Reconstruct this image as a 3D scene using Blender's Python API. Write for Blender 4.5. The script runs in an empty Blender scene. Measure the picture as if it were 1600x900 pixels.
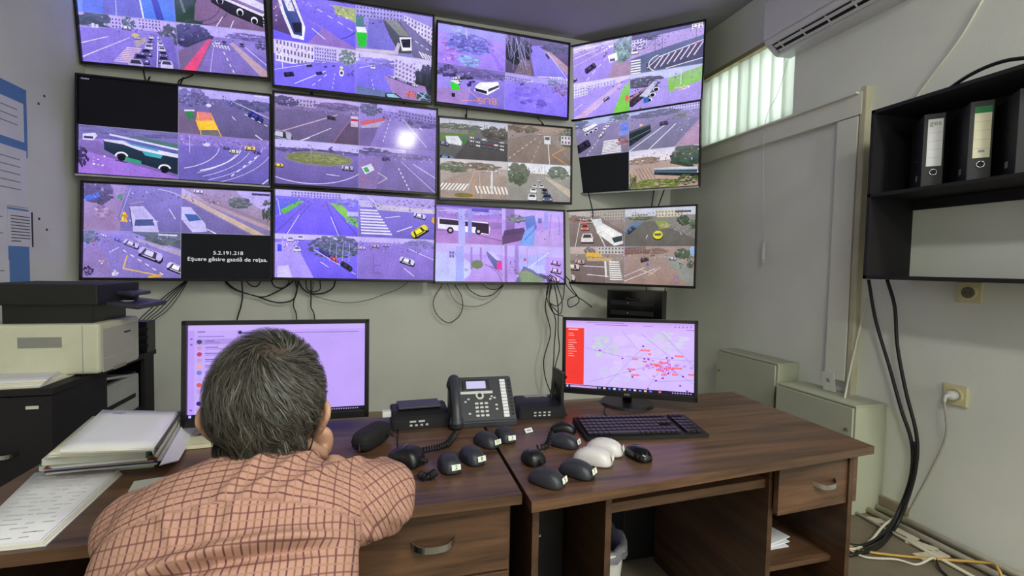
import bpy, bmesh, math, random
import numpy as np
from mathutils import Vector, Matrix, Euler, noise
PI = math.pi
R = math.radians
random.seed(7)
SC = bpy.context.scene
COL = SC.collection

# ---------------------------------------------------------------- camera
EYE = 1.31
FPX = 735.0
yaw, pit, rol = R(15.64), R(2.6), R(1.187)
cy_, sy_, cp_, sp_, cr_, sr_ = math.cos(yaw), math.sin(yaw), math.cos(pit), math.sin(pit), math.cos(rol), math.sin(rol)
M_ = np.array([[cr_, -sr_, 0], [sr_, cr_, 0], [0, 0, 1]]) @ np.array([[1, 0, 0], [0, cp_, -sp_], [0, sp_, cp_]]) @ np.array([[cy_, 0, -sy_], [0, 1, 0], [sy_, 0, cy_]])
cam_d = bpy.data.cameras.new('camera')
cam = bpy.data.objects.new('camera', cam_d)
COL.objects.link(cam)
rt = Vector((M_[0, 0], M_[0, 2], -M_[0, 1]))
dn = Vector((M_[1, 0], M_[1, 2], -M_[1, 1]))
fw = Vector((M_[2, 0], M_[2, 2], -M_[2, 1]))
mw = Matrix.Identity(4)
for i in range(3):
    mw[i][0] = rt[i]; mw[i][1] = -dn[i]; mw[i][2] = -fw[i]
mw[2][3] = EYE
cam.matrix_world = mw
cam_d.sensor_width = 36.0
cam_d.lens = FPX / 1600 * 36.0
cam_d.clip_start = 0.02
SC.camera = cam

# ---------------------------------------------------------------- world, exposure, lamps
w = bpy.data.worlds.new('world'); SC.world = w; w.use_nodes = True
w.node_tree.nodes['Background'].inputs[0].default_value = (0.62, 0.75, 0.95, 1)
w.node_tree.nodes['Background'].inputs[1].default_value = 1.2
SC.view_settings.view_transform = 'Standard'
SC.view_settings.look = 'None'
SC.view_settings.gamma = 1.0
SC.view_settings.exposure = 0.0

def area(name, loc, rot, sx, sy, power, col):
    l = bpy.data.lights.new(name, 'AREA'); l.shape = 'RECTANGLE'; l.size = sx; l.size_y = sy
    l.energy = power; l.color = col
    o = bpy.data.objects.new(name, l); COL.objects.link(o); o.location = loc; o.rotation_euler = rot
    o['kind'] = 'helper'
    return o
area('ceiling_lamp_light', (0.42, -0.80, 3.26), (0, 0, 0), 0.26, 1.15, 46, (1.0, 1.0, 0.92))
area('rear_fill_light', (1.9, -1.5, 3.26), (0, 0, 0), 0.26, 1.15, 84, (1.0, 1.0, 0.92))  # added fill out of view, brightens the right side of the room
area('rear_window_light', (1.55, -2.40, 1.75), (R(90), 0, 0), 1.1, 1.3, 20, (0.97, 1.0, 1.0))

# ---------------------------------------------------------------- helpers
def ray(x, y):
    d = M_.T @ np.array([(x - 800) / FPX, (y - 450) / FPX, 1.0])
    return Vector((d[0], d[2], -d[1]))
def hit(x, y, ax, val):                     # where the sight line of a photo pixel meets the plane axis=val
    d = ray(x, y); o = Vector((0, 0, EYE))
    return o + d * ((val - o[ax]) / d[ax])
DZ = 0.74
def dk(x, y, z=DZ): return hit(x, y, 2, z)
RW = 2.686
def rw(x, y, off=0.0): return hit(x, y, 0, RW - off)

def lin(c):
    return tuple(((v / 255) / 12.92 if v / 255 <= 0.04045 else ((v / 255 + 0.055) / 1.055) ** 2.4) for v in c[:3])

MATS = {}
def mat(name, col, rough=0.5, metal=0.0, noise_amt=0.0, scale=20.0, bump=0.0, bump_scale=200.0, spec=0.5, emit=None, estr=1.0, stretch=None, trans=0.0, coat=0.0):
    if name in MATS: return MATS[name]
    m = bpy.data.materials.new(name); m.use_nodes = True
    nt = m.node_tree; b = nt.nodes['Principled BSDF']; N = nt.nodes.new; L = nt.links.new
    c = lin(col)
    b.inputs['Base Color'].default_value = (*c, 1)
    b.inputs['Roughness'].default_value = rough; b.inputs['Metallic'].default_value = metal
    b.inputs['Specular IOR Level'].default_value = spec
    b.inputs['Coat Weight'].default_value = coat
    if trans: b.inputs['Transmission Weight'].default_value = trans
    tc = N('ShaderNodeTexCoord')
    vec = tc.outputs['Object']
    if stretch:
        mp = N('ShaderNodeMapping'); mp.inputs['Scale'].default_value = stretch; L(vec, mp.inputs['Vector']); vec = mp.outputs['Vector']
    nz = N('ShaderNodeTexNoise'); nz.inputs['Scale'].default_value = scale; nz.inputs['Detail'].default_value = 6; L(vec, nz.inputs['Vector'])
    mr = N('ShaderNodeMapRange'); mr.inputs['From Min'].default_value = 0.3; mr.inputs['From Max'].default_value = 0.7
    a = max(noise_amt, 0.02)
    mr.inputs['To Min'].default_value = 1 - a; mr.inputs['To Max'].default_value = 1 + a
    L(nz.outputs['Fac'], mr.inputs['Value'])
    mx = N('ShaderNodeVectorMath'); mx.operation = 'SCALE'; mx.inputs[0].default_value = c
    L(mr.outputs['Result'], mx.inputs['Scale']); L(mx.outputs['Vector'], b.inputs['Base Color'])
    if bump:
        n2 = N('ShaderNodeTexNoise'); n2.inputs['Scale'].default_value = bump_scale; n2.inputs['Detail'].default_value = 4; L(vec, n2.inputs['Vector'])
        bp = N('ShaderNodeBump'); bp.inputs['Strength'].default_value = bump; bp.inputs['Distance'].default_value = 0.002
        L(n2.outputs['Fac'], bp.inputs['Height']); L(bp.outputs['Normal'], b.inputs['Normal'])
    if emit is not None:
        b.inputs['Emission Color'].default_value = (*lin(emit), 1); b.inputs['Emission Strength'].default_value = estr
    MATS[name] = m
    return m

def attr_mat(name, emission=False, rough=0.5, nscale=90.0, namt=0.10, estr=1.0):
    """colour read from the mesh attribute Col; as light for screens, as paint otherwise"""
    if name in MATS: return MATS[name]
    m = bpy.data.materials.new(name); m.use_nodes = True
    nt = m.node_tree; b = nt.nodes['Principled BSDF']; N = nt.nodes.new; L = nt.links.new
    at = N('ShaderNodeAttribute'); at.attribute_name = 'Col'
    tc = N('ShaderNodeTexCoord')
    nz = N('ShaderNodeTexNoise'); nz.inputs['Scale'].default_value = nscale; nz.inputs['Detail'].default_value = 5; L(tc.outputs['Object'], nz.inputs['Vector'])
    mr = N('ShaderNodeMapRange'); mr.inputs['From Min'].default_value = 0.3; mr.inputs['From Max'].default_value = 0.7
    mr.inputs['To Min'].default_value = 1 - namt; mr.inputs['To Max'].default_value = 1 + namt
    L(nz.outputs['Fac'], mr.inputs['Value'])
    mx = N('ShaderNodeVectorMath'); mx.operation = 'SCALE'
    L(at.outputs['Color'], mx.inputs[0]); L(mr.outputs['Result'], mx.inputs['Scale'])
    b.inputs['Roughness'].default_value = rough
    if emission:
        b.inputs['Specular IOR Level'].default_value = 0.35 if rough < .2 else 0.12
        n3 = N('ShaderNodeTexNoise'); n3.inputs['Scale'].default_value = 9; n3.inputs['Detail'].default_value = 3; L(tc.outputs['Object'], n3.inputs['Vector'])
        m3 = N('ShaderNodeMapRange'); m3.inputs['From Min'].default_value = 0.3; m3.inputs['From Max'].default_value = 0.7; m3.inputs['To Min'].default_value = 1 - namt * .9; m3.inputs['To Max'].default_value = 1 + namt * .9
        L(n3.outputs['Fac'], m3.inputs['Value'])
        m4 = N('ShaderNodeVectorMath'); m4.operation = 'SCALE'; L(mx.outputs['Vector'], m4.inputs[0]); L(m3.outputs['Result'], m4.inputs['Scale']); mx = m4
        b.inputs['Base Color'].default_value = (0.006, 0.006, 0.007, 1)
        L(mx.outputs['Vector'], b.inputs['Emission Color']); b.inputs['Emission Strength'].default_value = estr
    else:
        L(mx.outputs['Vector'], b.inputs['Base Color'])
    MATS[name] = m
    return m

def tagp(o, label=None, cat=None, group=None, kind=None):
    if label: o['label'] = label
    if cat: o['category'] = cat
    if group: o['group'] = group
    if kind: o['kind'] = kind
    return o
def thing(name, label, cat, loc=(0, 0, 0), rot=(0, 0, 0), group=None):
    o = bpy.data.objects.new(name, None); COL.objects.link(o); o.location = loc; o.rotation_euler = rot
    o.empty_display_size = 0.05
    return tagp(o, label, cat, group)
def link(name, me, m, parent=None, smooth=False):
    o = bpy.data.objects.new(name, me); COL.objects.link(o)
    if m is not None:
        for q in (m if isinstance(m, (list, tuple)) else [m]): me.materials.append(q)
    if parent is not None: o.parent = parent
    if smooth:
        for p in me.polygons: p.use_smooth = True
    return o
def obj(name, bm, m, parent=None, smooth=False, loc=None, rot=None):
    me = bpy.data.meshes.new(name)
    bmesh.ops.recalc_face_normals(bm, faces=bm.faces)
    bm.to_mesh(me); bm.free()
    o = link(name, me, m, parent, smooth)
    if loc is not None: o.location = loc
    if rot is not None: o.rotation_euler = rot
    return o
def BM(): return bmesh.new()
def box(bm, c, s, rot=None, bev=0.0, seg=2, mi=0):
    r = bmesh.ops.create_cube(bm, size=1.0)
    vs = r['verts']
    bmesh.ops.scale(bm, vec=s, verts=vs)
    if bev > 0:
        es = list({e for v in vs for e in v.link_edges})
        g = bmesh.ops.bevel(bm, geom=es, offset=bev, segments=seg, profile=0.6, affect='EDGES')
        vs = list({v for v in g['verts']} | {v for f in g['faces'] for v in f.verts})
        # gather the island
        seen = set(vs); st = list(vs)
        while st:
            v = st.pop()
            for e in v.link_edges:
                o2 = e.other_vert(v)
                if o2 not in seen: seen.add(o2); st.append(o2)
        vs = list(seen)
    if rot: bmesh.ops.rotate(bm, cent=(0, 0, 0), matrix=Euler(rot).to_matrix(), verts=vs)
    bmesh.ops.translate(bm, vec=c, verts=vs)
    if mi:
        for f in {f for v in vs for f in v.link_faces}: f.material_index = mi
    return vs
def bx(name, c, s, m, parent=None, bev=0.0, rot=None, seg=2):
    bm = BM(); box(bm, (0, 0, 0), s, None, bev, seg)
    return obj(name, bm, m, parent, loc=c, rot=rot)
def cyl(bm, p0, p1, r0, r1=None, n=16, cap=True):
    r1 = r0 if r1 is None else r1
    p0 = Vector(p0); p1 = Vector(p1); d = p1 - p0
    q = d.to_track_quat('Z', 'Y').to_matrix().to_4x4(); q.translation = (p0 + p1) / 2
    return bmesh.ops.create_cone(bm, cap_ends=cap, segments=n, radius1=r0, radius2=r1, depth=d.length, matrix=q)['verts']
def smoothpts(pts, n=6):
    P = [Vector(p) for p in pts]
    if len(P) < 3: return P
    out = []
    for i in range(len(P) - 1):
        a = P[i - 1] if i else P[0] * 2 - P[1]; b = P[i]; c = P[i + 1]; d = P[i + 2] if i + 2 < len(P) else P[-1] * 2 - P[-2]
        for k in range(n):
            t = k / n
            out.append(0.5 * ((2 * b) + (c - a) * t + (2 * a - 5 * b + 4 * c - d) * t * t + (3 * b - a - 3 * c + d) * t ** 3))
    out.append(P[-1])
    return out
def sweep(bm, pts, r, n=8, cap=True):
    """tube along pts; r a number or a list"""
    P = [Vector(p) for p in pts]
    rings = []
    up = Vector((0.13, 0.31, 0.94))
    t0 = (P[1] - P[0]).normalized()
    nrm = t0.cross(up)
    if nrm.length < 1e-3: nrm = t0.cross(Vector((1, 0, 0)))
    nrm.normalize()
    for i, p in enumerate(P):
        t = (P[min(i + 1, len(P) - 1)] - P[max(i - 1, 0)])
        t = t.normalized() if t.length > 1e-9 else t0
        nrm = (nrm - t * nrm.dot(t))
        if nrm.length < 1e-6: nrm = t.orthogonal()
        nrm.normalize(); b = t.cross(nrm)
        rr = r[i] if isinstance(r, (list, tuple)) else r
        rings.append([bm.verts.new(p + (nrm * math.cos(2 * PI * k / n) + b * math.sin(2 * PI * k / n)) * rr) for k in range(n)])
    for a, b in zip(rings, rings[1:]):
        for k in range(n):
            f = bm.faces.new((a[k], a[(k + 1) % n], b[(k + 1) % n], b[k])); f.smooth = True
    if cap:
        bm.faces.new(rings[0]); bm.faces.new(rings[-1])
    return rings
def cable(pts, r, m, label, group=None, name='cable', cat='cable', n=7, parent=None):
    bm = BM(); sweep(bm, smoothpts(pts), r, n)
    o = obj(name, bm, m, parent)
    if parent is None: tagp(o, label, cat, group)
    return o
def prism(bm, outline, h0, h1, axis='z'):
    """extrude a 2-D outline between h0 and h1 along an axis"""
    def mk(p, h):
        return {'z': (p[0], p[1], h), 'x': (h, p[0], p[1]), 'y': (p[0], h, p[1])}[axis]
    a = [bm.verts.new(mk(p, h0)) for p in outline]; b = [bm.verts.new(mk(p, h1)) for p in outline]
    n = len(outline)
    bm.faces.new(a); bm.faces.new(b[::-1])
    for i in range(n): bm.faces.new((a[i], a[(i + 1) % n], b[(i + 1) % n], b[i]))
def text(name, body, size, m, parent, loc, rot, align='CENTER', ext=0.0003, sx=1.0):
    cu = bpy.data.curves.new(name, 'FONT'); cu.body = body; cu.size = size; cu.extrude = ext
    cu.align_x = align; cu.align_y = 'CENTER'
    tmp = bpy.data.objects.new(name, cu); COL.objects.link(tmp)
    me = bpy.data.meshes.new_from_object(tmp.evaluated_get(bpy.context.evaluated_depsgraph_get())); bpy.data.objects.remove(tmp)
    me.materials.clear(); me.materials.append(m)
    o = bpy.data.objects.new(name, me); COL.objects.link(o); o.parent = parent; o.location = loc; o.rotation_euler = rot
    o.scale = (sx, 1, 1)
    return o
def copy_tree(o, parent=None):
    c = o.copy(); COL.objects.link(c); c.parent = parent
    for ch in list(o.children): copy_tree(ch, c)
    return c

# ---------------------------------------------------------------- shared materials
m_wall = mat('wall_paint', (226, 228, 218), 0.85, noise_amt=0.05, scale=2.2, bump=0.35, bump_scale=90)
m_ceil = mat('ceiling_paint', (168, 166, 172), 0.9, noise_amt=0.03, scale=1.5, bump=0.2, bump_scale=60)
m_floor = mat('floor_lino', (112, 102, 84), 0.6, noise_amt=0.25, scale=5, bump=0.3, bump_scale=30)
m_black = mat('black_plastic', (16, 16, 18), 0.38, noise_amt=0.1, scale=40)
m_blackm = mat('black_matt_plastic', (20, 20, 22), 0.6, noise_amt=0.1, scale=60, bump=0.2, bump_scale=500)
m_bezel = mat('bezel_plastic', (22, 18, 26), 0.35, noise_amt=0.08, scale=40)
m_glass = mat('dark_screen_glass', (6, 6, 8), 0.12, spec=0.6)
m_silver = mat('silver_strip', (200, 200, 198), 0.45, metal=0.2, noise_amt=0.05)
m_paper = mat('white_paper', (226, 226, 230), 0.8, noise_amt=0.03, scale=8)
m_cream = mat('cream_paper', (222, 218, 190), 0.8, noise_amt=0.04, scale=8)
m_white = mat('white_plastic', (214, 214, 208), 0.4, noise_amt=0.03, scale=10)
m_chrome = mat('chrome', (190, 190, 192), 0.22, metal=1.0)
m_ink = mat('black_ink', (28, 28, 32), 0.8)
m_greyink = mat('faded_grey_ink', (150, 150, 156), 0.9)
m_trim = mat('painted_trim', (222, 223, 208), 0.6, noise_amt=0.06, scale=3, bump=0.3, bump_scale=40)
m_cab = mat('grey_green_enamel', (176, 180, 156), 0.55, noise_amt=0.04, scale=6, bump=0.15, bump_scale=50)
m_shelf = mat('black_stained_board', (20, 17, 21), 0.7, noise_amt=0.15, scale=10, bump=0.2, bump_scale=80)
m_cord = mat('black_rubber_cord', (14, 14, 15), 0.5)
m_pipe = mat('painted_pipe', (186, 180, 158), 0.5, noise_amt=0.12, scale=15, bump=0.2, bump_scale=60)
m_screen = attr_mat('matt_screen_light', emission=True, rough=0.5, nscale=75, namt=0.13, estr=1.0)
m_screen_gl = attr_mat('glossy_screen_light', emission=True, rough=0.10, nscale=75, namt=0.13, estr=1.0)
m_screen_mon = attr_mat('monitor_light', emission=True, rough=0.42, nscale=220, namt=0.05, estr=1.0)
m_lit = mat('screen_white_text', (10, 10, 10), 0.5, emit=(235, 235, 240), estr=1.0)

def wood(name, dark, light, axis=0, rough=0.35):
    """dark walnut laminate with long streaky grain running along one axis"""
    if name in MATS: return MATS[name]
    m = bpy.data.materials.new(name); m.use_nodes = True
    nt = m.node_tree; b = nt.nodes['Principled BSDF']; N = nt.nodes.new; L = nt.links.new
    tc = N('ShaderNodeTexCoord'); mp = N('ShaderNodeMapping')
    s = [26, 26, 26]; s[axis] = 1.5
    mp.inputs['Scale'].default_value = s; L(tc.outputs['Object'], mp.inputs['Vector'])
    n1 = N('ShaderNodeTexNoise'); n1.inputs['Scale'].default_value = 0.8; n1.inputs['Detail'].default_value = 9; n1.inputs['Roughness'].default_value = 0.65; n1.inputs['Distortion'].default_value = 0.8
    L(mp.outputs['Vector'], n1.inputs['Vector'])
    cr = N('ShaderNodeValToRGB'); cr.color_ramp.elements[0].position = 0.32; cr.color_ramp.elements[1].position = 0.68
    cr.color_ramp.elements[0].color = (*lin(dark), 1); cr.color_ramp.elements[1].color = (*lin(light), 1)
    L(n1.outputs['Fac'], cr.inputs['Fac']); L(cr.outputs['Color'], b.inputs['Base Color'])
    b.inputs['Roughness'].default_value = rough
    bp = N('ShaderNodeBump'); bp.inputs['Strength'].default_value = 0.12; bp.inputs['Distance'].default_value = 0.001
    L(n1.outputs['Fac'], bp.inputs['Height']); L(bp.outputs['Normal'], b.inputs['Normal'])
    MATS[name] = m
    return m
m_wood = wood('walnut_laminate_long', (52, 37, 26), (110, 80, 58), 0)
m_woodv = wood('walnut_laminate_upright', (48, 33, 22), (90, 62, 42), 2, 0.45)
m_woody = wood('walnut_laminate_deep', (48, 33, 22), (90, 62, 42), 1, 0.45)
# ---------------------------------------------------------------- the room
X0, X1, Y0, Y1, ZC = -1.98, RW, -2.5, 4.0, 3.35
def struct(name, bm, m): return tagp(obj(name, bm, m), kind='structure')
bm = BM(); box(bm, ((X0 + X1) / 2, (Y0 + Y1) / 2, -0.05), (X1 - X0 + .3, Y1 - Y0 + .3, 0.1)); struct('floor', bm, m_floor)
bm = BM(); box(bm, ((X0 + X1) / 2, (Y0 + Y1) / 2, ZC + 0.05), (X1 - X0 + .3, Y1 - Y0 + .3, 0.1)); struct('ceiling', bm, m_ceil)
bm = BM(); box(bm, ((X0 + X1) / 2, Y1 + 0.06, ZC / 2), (X1 - X0 + .3, 0.12, ZC)); struct('wall_back', bm, m_wall)
bm = BM(); box(bm, (X0 - 0.06, (Y0 + Y1) / 2, ZC / 2), (0.12, Y1 - Y0, ZC)); struct('wall_left', bm, m_wall)
# right wall with the high window opening (y 2.62..3.72, z 2.32..2.95)
WY0, WY1, WZ0, WZ1 = 2.62, 3.60, 2.345, 2.985
bm = BM()
for (a, b, c, d) in ((Y0, WY0, 0, ZC), (WY1, Y1, 0, ZC), (WY0, WY1, 0, WZ0), (WY0, WY1, WZ1, ZC)):
    box(bm, (X1 + 0.12, (a + b) / 2, (c + d) / 2), (0.24, b - a, d - c))
struct('wall_right', bm, m_wall)
# rear wall with a window behind the photographer
RY0, RY1, RZ0, RZ1 = 1.0, 2.1, 1.1, 2.4
bm = BM()
for (a, b, c, d) in ((X0 - .1, RY0, 0, ZC), (RY1, X1 + .1, 0, ZC), (RY0, RY1, 0, RZ0), (RY0, RY1, RZ1, ZC)):
    box(bm, ((a + b) / 2, Y0 - 0.06, (c + d) / 2), (b - a, 0.12, d - c))
struct('wall_rear', bm, m_wall)
wf = BM()
for (c, s) in (((RY0 + .03, 0, (RZ0 + RZ1) / 2), (.06, .06, RZ1 - RZ0)), ((RY1 - .03, 0, (RZ0 + RZ1) / 2), (.06, .06, RZ1 - RZ0)), (((RY0 + RY1) / 2, 0, RZ0 + .03), (RY1 - RY0, .06, .06)), (((RY0 + RY1) / 2, 0, RZ1 - .03), (RY1 - RY0, .06, .06)), (((RY0 + RY1) / 2, 0, (RZ0 + RZ1) / 2), (.05, .05, RZ1 - RZ0))):
    box(wf, (c[0], Y0 - .06, c[2]), s)
struct('window_2', wf, m_white)

# ceiling light fittings (front one mirrors in a screen, rear one is added fill)
m_tube = mat('lamp_diffuser', (240, 240, 225), 0.5, emit=(255, 250, 225), estr=5.0)
for nm, (x, y) in (('fluorescent lamp fitting flush with the ceiling behind the camera', (0.42, -0.80)), ('added fill light fitting flush with the ceiling nearest the rear wall', (1.9, -1.5))):
    t = thing('ceiling_lamp', nm, 'lamp', (x, y, ZC))
    bx('lamp_housing', (0, 0, -0.02), (0.32, 1.24, 0.04), m_white, t, 0.004)
    bx('diffuser', (0, 0, -0.05), (0.27, 1.18, 0.02), m_tube, t, 0.004)

# window 1: frame, glass, lit from the daylight outside
bm = BM()
xm = X1 + 0.16
for (c, s) in (((xm, WY0 + .025, (WZ0 + WZ1) / 2), (.05, .05, WZ1 - WZ0)), ((xm, WY1 - .025, (WZ0 + WZ1) / 2), (.05, .05, WZ1 - WZ0)), ((xm, (WY0 + WY1) / 2, WZ0 + .025), (.05, WY1 - WY0, .05)), ((xm, (WY0 + WY1) / 2, WZ1 - .025), (.05, WY1 - WY0, .05)), ((xm, (WY0 + WY1) / 2, (WZ0 + WZ1) / 2), (.04, .04, WZ1 - WZ0))):
    box(bm, c, s)
wn = struct('window_1', bm, m_white)
m_pane = bpy.data.materials.new('window_glass'); m_pane.use_nodes = True
_n = m_pane.node_tree; _n.nodes.clear(); _o = _n.nodes.new('ShaderNodeOutputMaterial'); _t = _n.nodes.new('ShaderNodeBsdfTransparent'); _g = _n.nodes.new('ShaderNodeBsdfGlossy'); _m = _n.nodes.new('ShaderNodeMixShader'); _f = _n.nodes.new('ShaderNodeFresnel')
_t.inputs[0].default_value = (.93, .97, .95, 1); _g.inputs['Roughness'].default_value = .02
_n.links.new(_f.outputs[0], _m.inputs[0]); _n.links.new(_t.outputs[0], _m.inputs[1]); _n.links.new(_g.outputs[0], _m.inputs[2]); _n.links.new(_m.outputs[0], _o.inputs[0])
bx('window_pane', (xm, (WY0 + WY1) / 2, (WZ0 + WZ1) / 2), (.004, WY1 - WY0 - .08, WZ1 - WZ0 - .08), m_pane, wn)
area('daylight_through_side_window', (X1 + 0.75, (WY0 + WY1) / 2, 2.75), (0, R(90), 0), 1.2, 1.6, 28, (1.0, 1.0, 0.97))

# boxed-in trim: ledge under the window and upright casing
bm = BM(); box(bm, (X1 - 0.02, (WY1 + 0.02 + 2.10) / 2, 2.29), (0.05, WY1 + 0.02 - 2.10, 0.13), bev=.004)
# ledge nose
box(bm, (X1 - 0.03, (WY1 + 2.12) / 2, 2.349), (0.08, WY1 - 2.12, 0.014), bev=.003)
struct('trim_1', bm, m_trim)
bm = BM(); box(bm, (X1 - 0.018, 2.185, 1.445), (0.05, 0.13, 1.55), bev=.004); box(bm, (X1 - 0.008, 2.262, 1.50), (0.02, 0.03, 1.5), bev=.003)
struct('trim_2', bm, m_trim)
bm = BM(); box(bm, (X1 - 0.02, 2.095, 1.45), (0.045, 0.035, 1.86), bev=.006)
struct('trim_3', bm, mat('yellowed_conduit_cover', (190, 186, 158), 0.6, noise_amt=0.12, scale=6, bump=.2))
# nearer stretch of wall stands a little proud of the rest
bm = BM(); box(bm, (X1 - 0.012, (1.775 + Y0) / 2, 1.60), (0.03, 1.775 - Y0, 3.2 - .02)); 
m_base = mat('baseboard_paint', (150, 138, 112), 0.6, noise_amt=0.1, scale=8)
bm.free()
bm = BM(); box(bm, (X1 - 0.012, 1.865, 0.045), (0.025, 0.21, 0.09), bev=.003); struct('baseboard_right', bm, m_base)
bm = BM(); box(bm, ((X0 + X1) / 2, Y1 - 0.012, 0.045), (X1 - X0, 0.024, 0.09), bev=.003); struct('baseboard_back', bm, m_base)
bm = BM(); box(bm, (X0 + 0.012, (Y0 + Y1) / 2, 0.045), (0.024, Y1 - Y0 - .06, 0.09), bev=.003); struct('baseboard_left', bm, m_base)

# vertical blind
m_slat = bpy.data.materials.new('translucent_blind_fabric'); m_slat.use_nodes = True
nt = m_slat.node_tree; nt.nodes.clear()
o_ = nt.nodes.new('ShaderNodeOutputMaterial'); df = nt.nodes.new('ShaderNodeBsdfDiffuse'); tl = nt.nodes.new('ShaderNodeBsdfTranslucent'); mxs = nt.nodes.new('ShaderNodeMixShader')
nzs = nt.nodes.new('ShaderNodeTexNoise'); nzs.inputs['Scale'].default_value = 60
rp = nt.nodes.new('ShaderNodeValToRGB'); rp.color_ramp.elements[0].color = (0.82, 0.85, 0.80, 1); rp.color_ramp.elements[1].color = (0.89, 0.91, 0.87, 1)
nt.links.new(nzs.outputs['Fac'], rp.inputs['Fac'])
for n_ in (df, tl): nt.links.new(rp.outputs['Color'], n_.inputs['Color'])
mxs.inputs[0].default_value = 0.82
nt.links.new(df.outputs[0], mxs.inputs[1]); nt.links.new(tl.outputs[0], mxs.inputs[2]); nt.links.new(mxs.outputs[0], o_.inputs[0])
bl = thing('vertical_blind', 'pale green vertical slat blind hanging in the high side window', 'blind', (X1, 0, 0))
bx('headrail', (0.01, (WY0 + WY1) / 2, WZ1 - .02), (.045, WY1 - WY0 - .01, .035), mat('brass_headrail', (190, 176, 130), .35, metal=.4), bl, .003)
nsl = 9
sl_me = None
for i in range(nsl):
    y = WY0 + 0.05 + (WY1 - WY0 - 0.1) * i / (nsl - 1)
    bm = BM(); vs = box(bm, (0, 0, 0), (.0015, .140, WZ1 - WZ0 - .05))
    if sl_me is None:
        s = obj('slat', bm, m_slat, bl); sl_me = s.data
    else:
        bm.free(); s = link('slat', sl_me, None, bl)
    s.location = (0.040 + 0.003 * (i % 2), y, (WZ0 + WZ1) / 2 - .01); s.rotation_euler = (0, 0, R(16))
# tile fringe: pull cord
cable([(RW - .045, 2.62, 2.78), (RW - .05, 2.70, 2.55), (RW - .055, 2.80, 2.36), (RW - .05, 2.79, 1.9), (RW - .04, 2.775, 1.5)], .0016, m_white, '', parent=bl, name='pull_cord')
bm = BM(); cyl(bm, (RW - .04, 2.775, 1.52), (RW - .04, 2.775, 1.40), .012, .015, 12); cyl(bm, (RW - .04, 2.775, 1.41), (RW - .04, 2.775, 1.375), .006, .007, 10)
o = obj('cord_weight', bm, m_white, bl); o.location = (-X1, 0, 0)
for c in bl.children:
    if c.name.startswith('pull_cord'): c.location = (-X1, 0, 0)

# wall marks (anchor holes)
m_hole = mat('anchor_hole', (60, 58, 60), 0.9)
for (x, y) in ((60, 162), (69, 150), (61, 342), (73, 359)):
    p = hit(x, y, 0, X0)
    bm = BM(); cyl(bm, (0, 0, 0), (.002, 0, 0), .008, .008, 10)
    tagp(obj('anchor_hole', bm, m_hole, loc=p), 'small dark anchor hole in the left wall beside the papers', 'hole', 'anchor holes in the left wall')

# ---------------------------------------------------------------- air conditioner
m_ac = mat('white_appliance_plastic', (214, 214, 216), 0.35, noise_amt=.02)
ac = thing('air_conditioner', 'white split air conditioner mounted high on the right wall', 'air conditioner', (X1, 2.66, 2.77))
prof = [(0, 0), (-.115, -.006), (-.130, .0), (-.205, .052), (-.222, .08), (-.225, .30), (-.20, .33), (0, .33)]
bm = BM(); prism(bm, [(p[0], p[1]) for p in prof], 0, -0.86, 'y'); obj('casing', bm, m_ac, ac)
bm = BM(); box(bm, (-.232, -.43, .20), (.012, .845, .24), bev=.004); obj('front_panel', bm, m_ac, ac)
bm = BM(); box(bm, (-.1665, -.43, .0245), (.075, .77, .006), rot=(0, R(35), 0)); obj('outlet_slot', bm, m_black, ac)
for k in range(2):
    bm = BM(); box(bm, (0, 0, 0), (.022, .75, .003)); obj('louver', bm, m_ac, ac, loc=(-.185 + .034 * k, -.43, .030 - .024 * k), rot=(0, R(25), 0))
for k in range(5):
    bm = BM(); box(bm, (0, 0, 0), (.070, .008, .010)); obj('divider', bm, m_ac, ac, loc=(-.168, -.10 - .165 * k, .022), rot=(0, R(35), 0))
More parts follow.
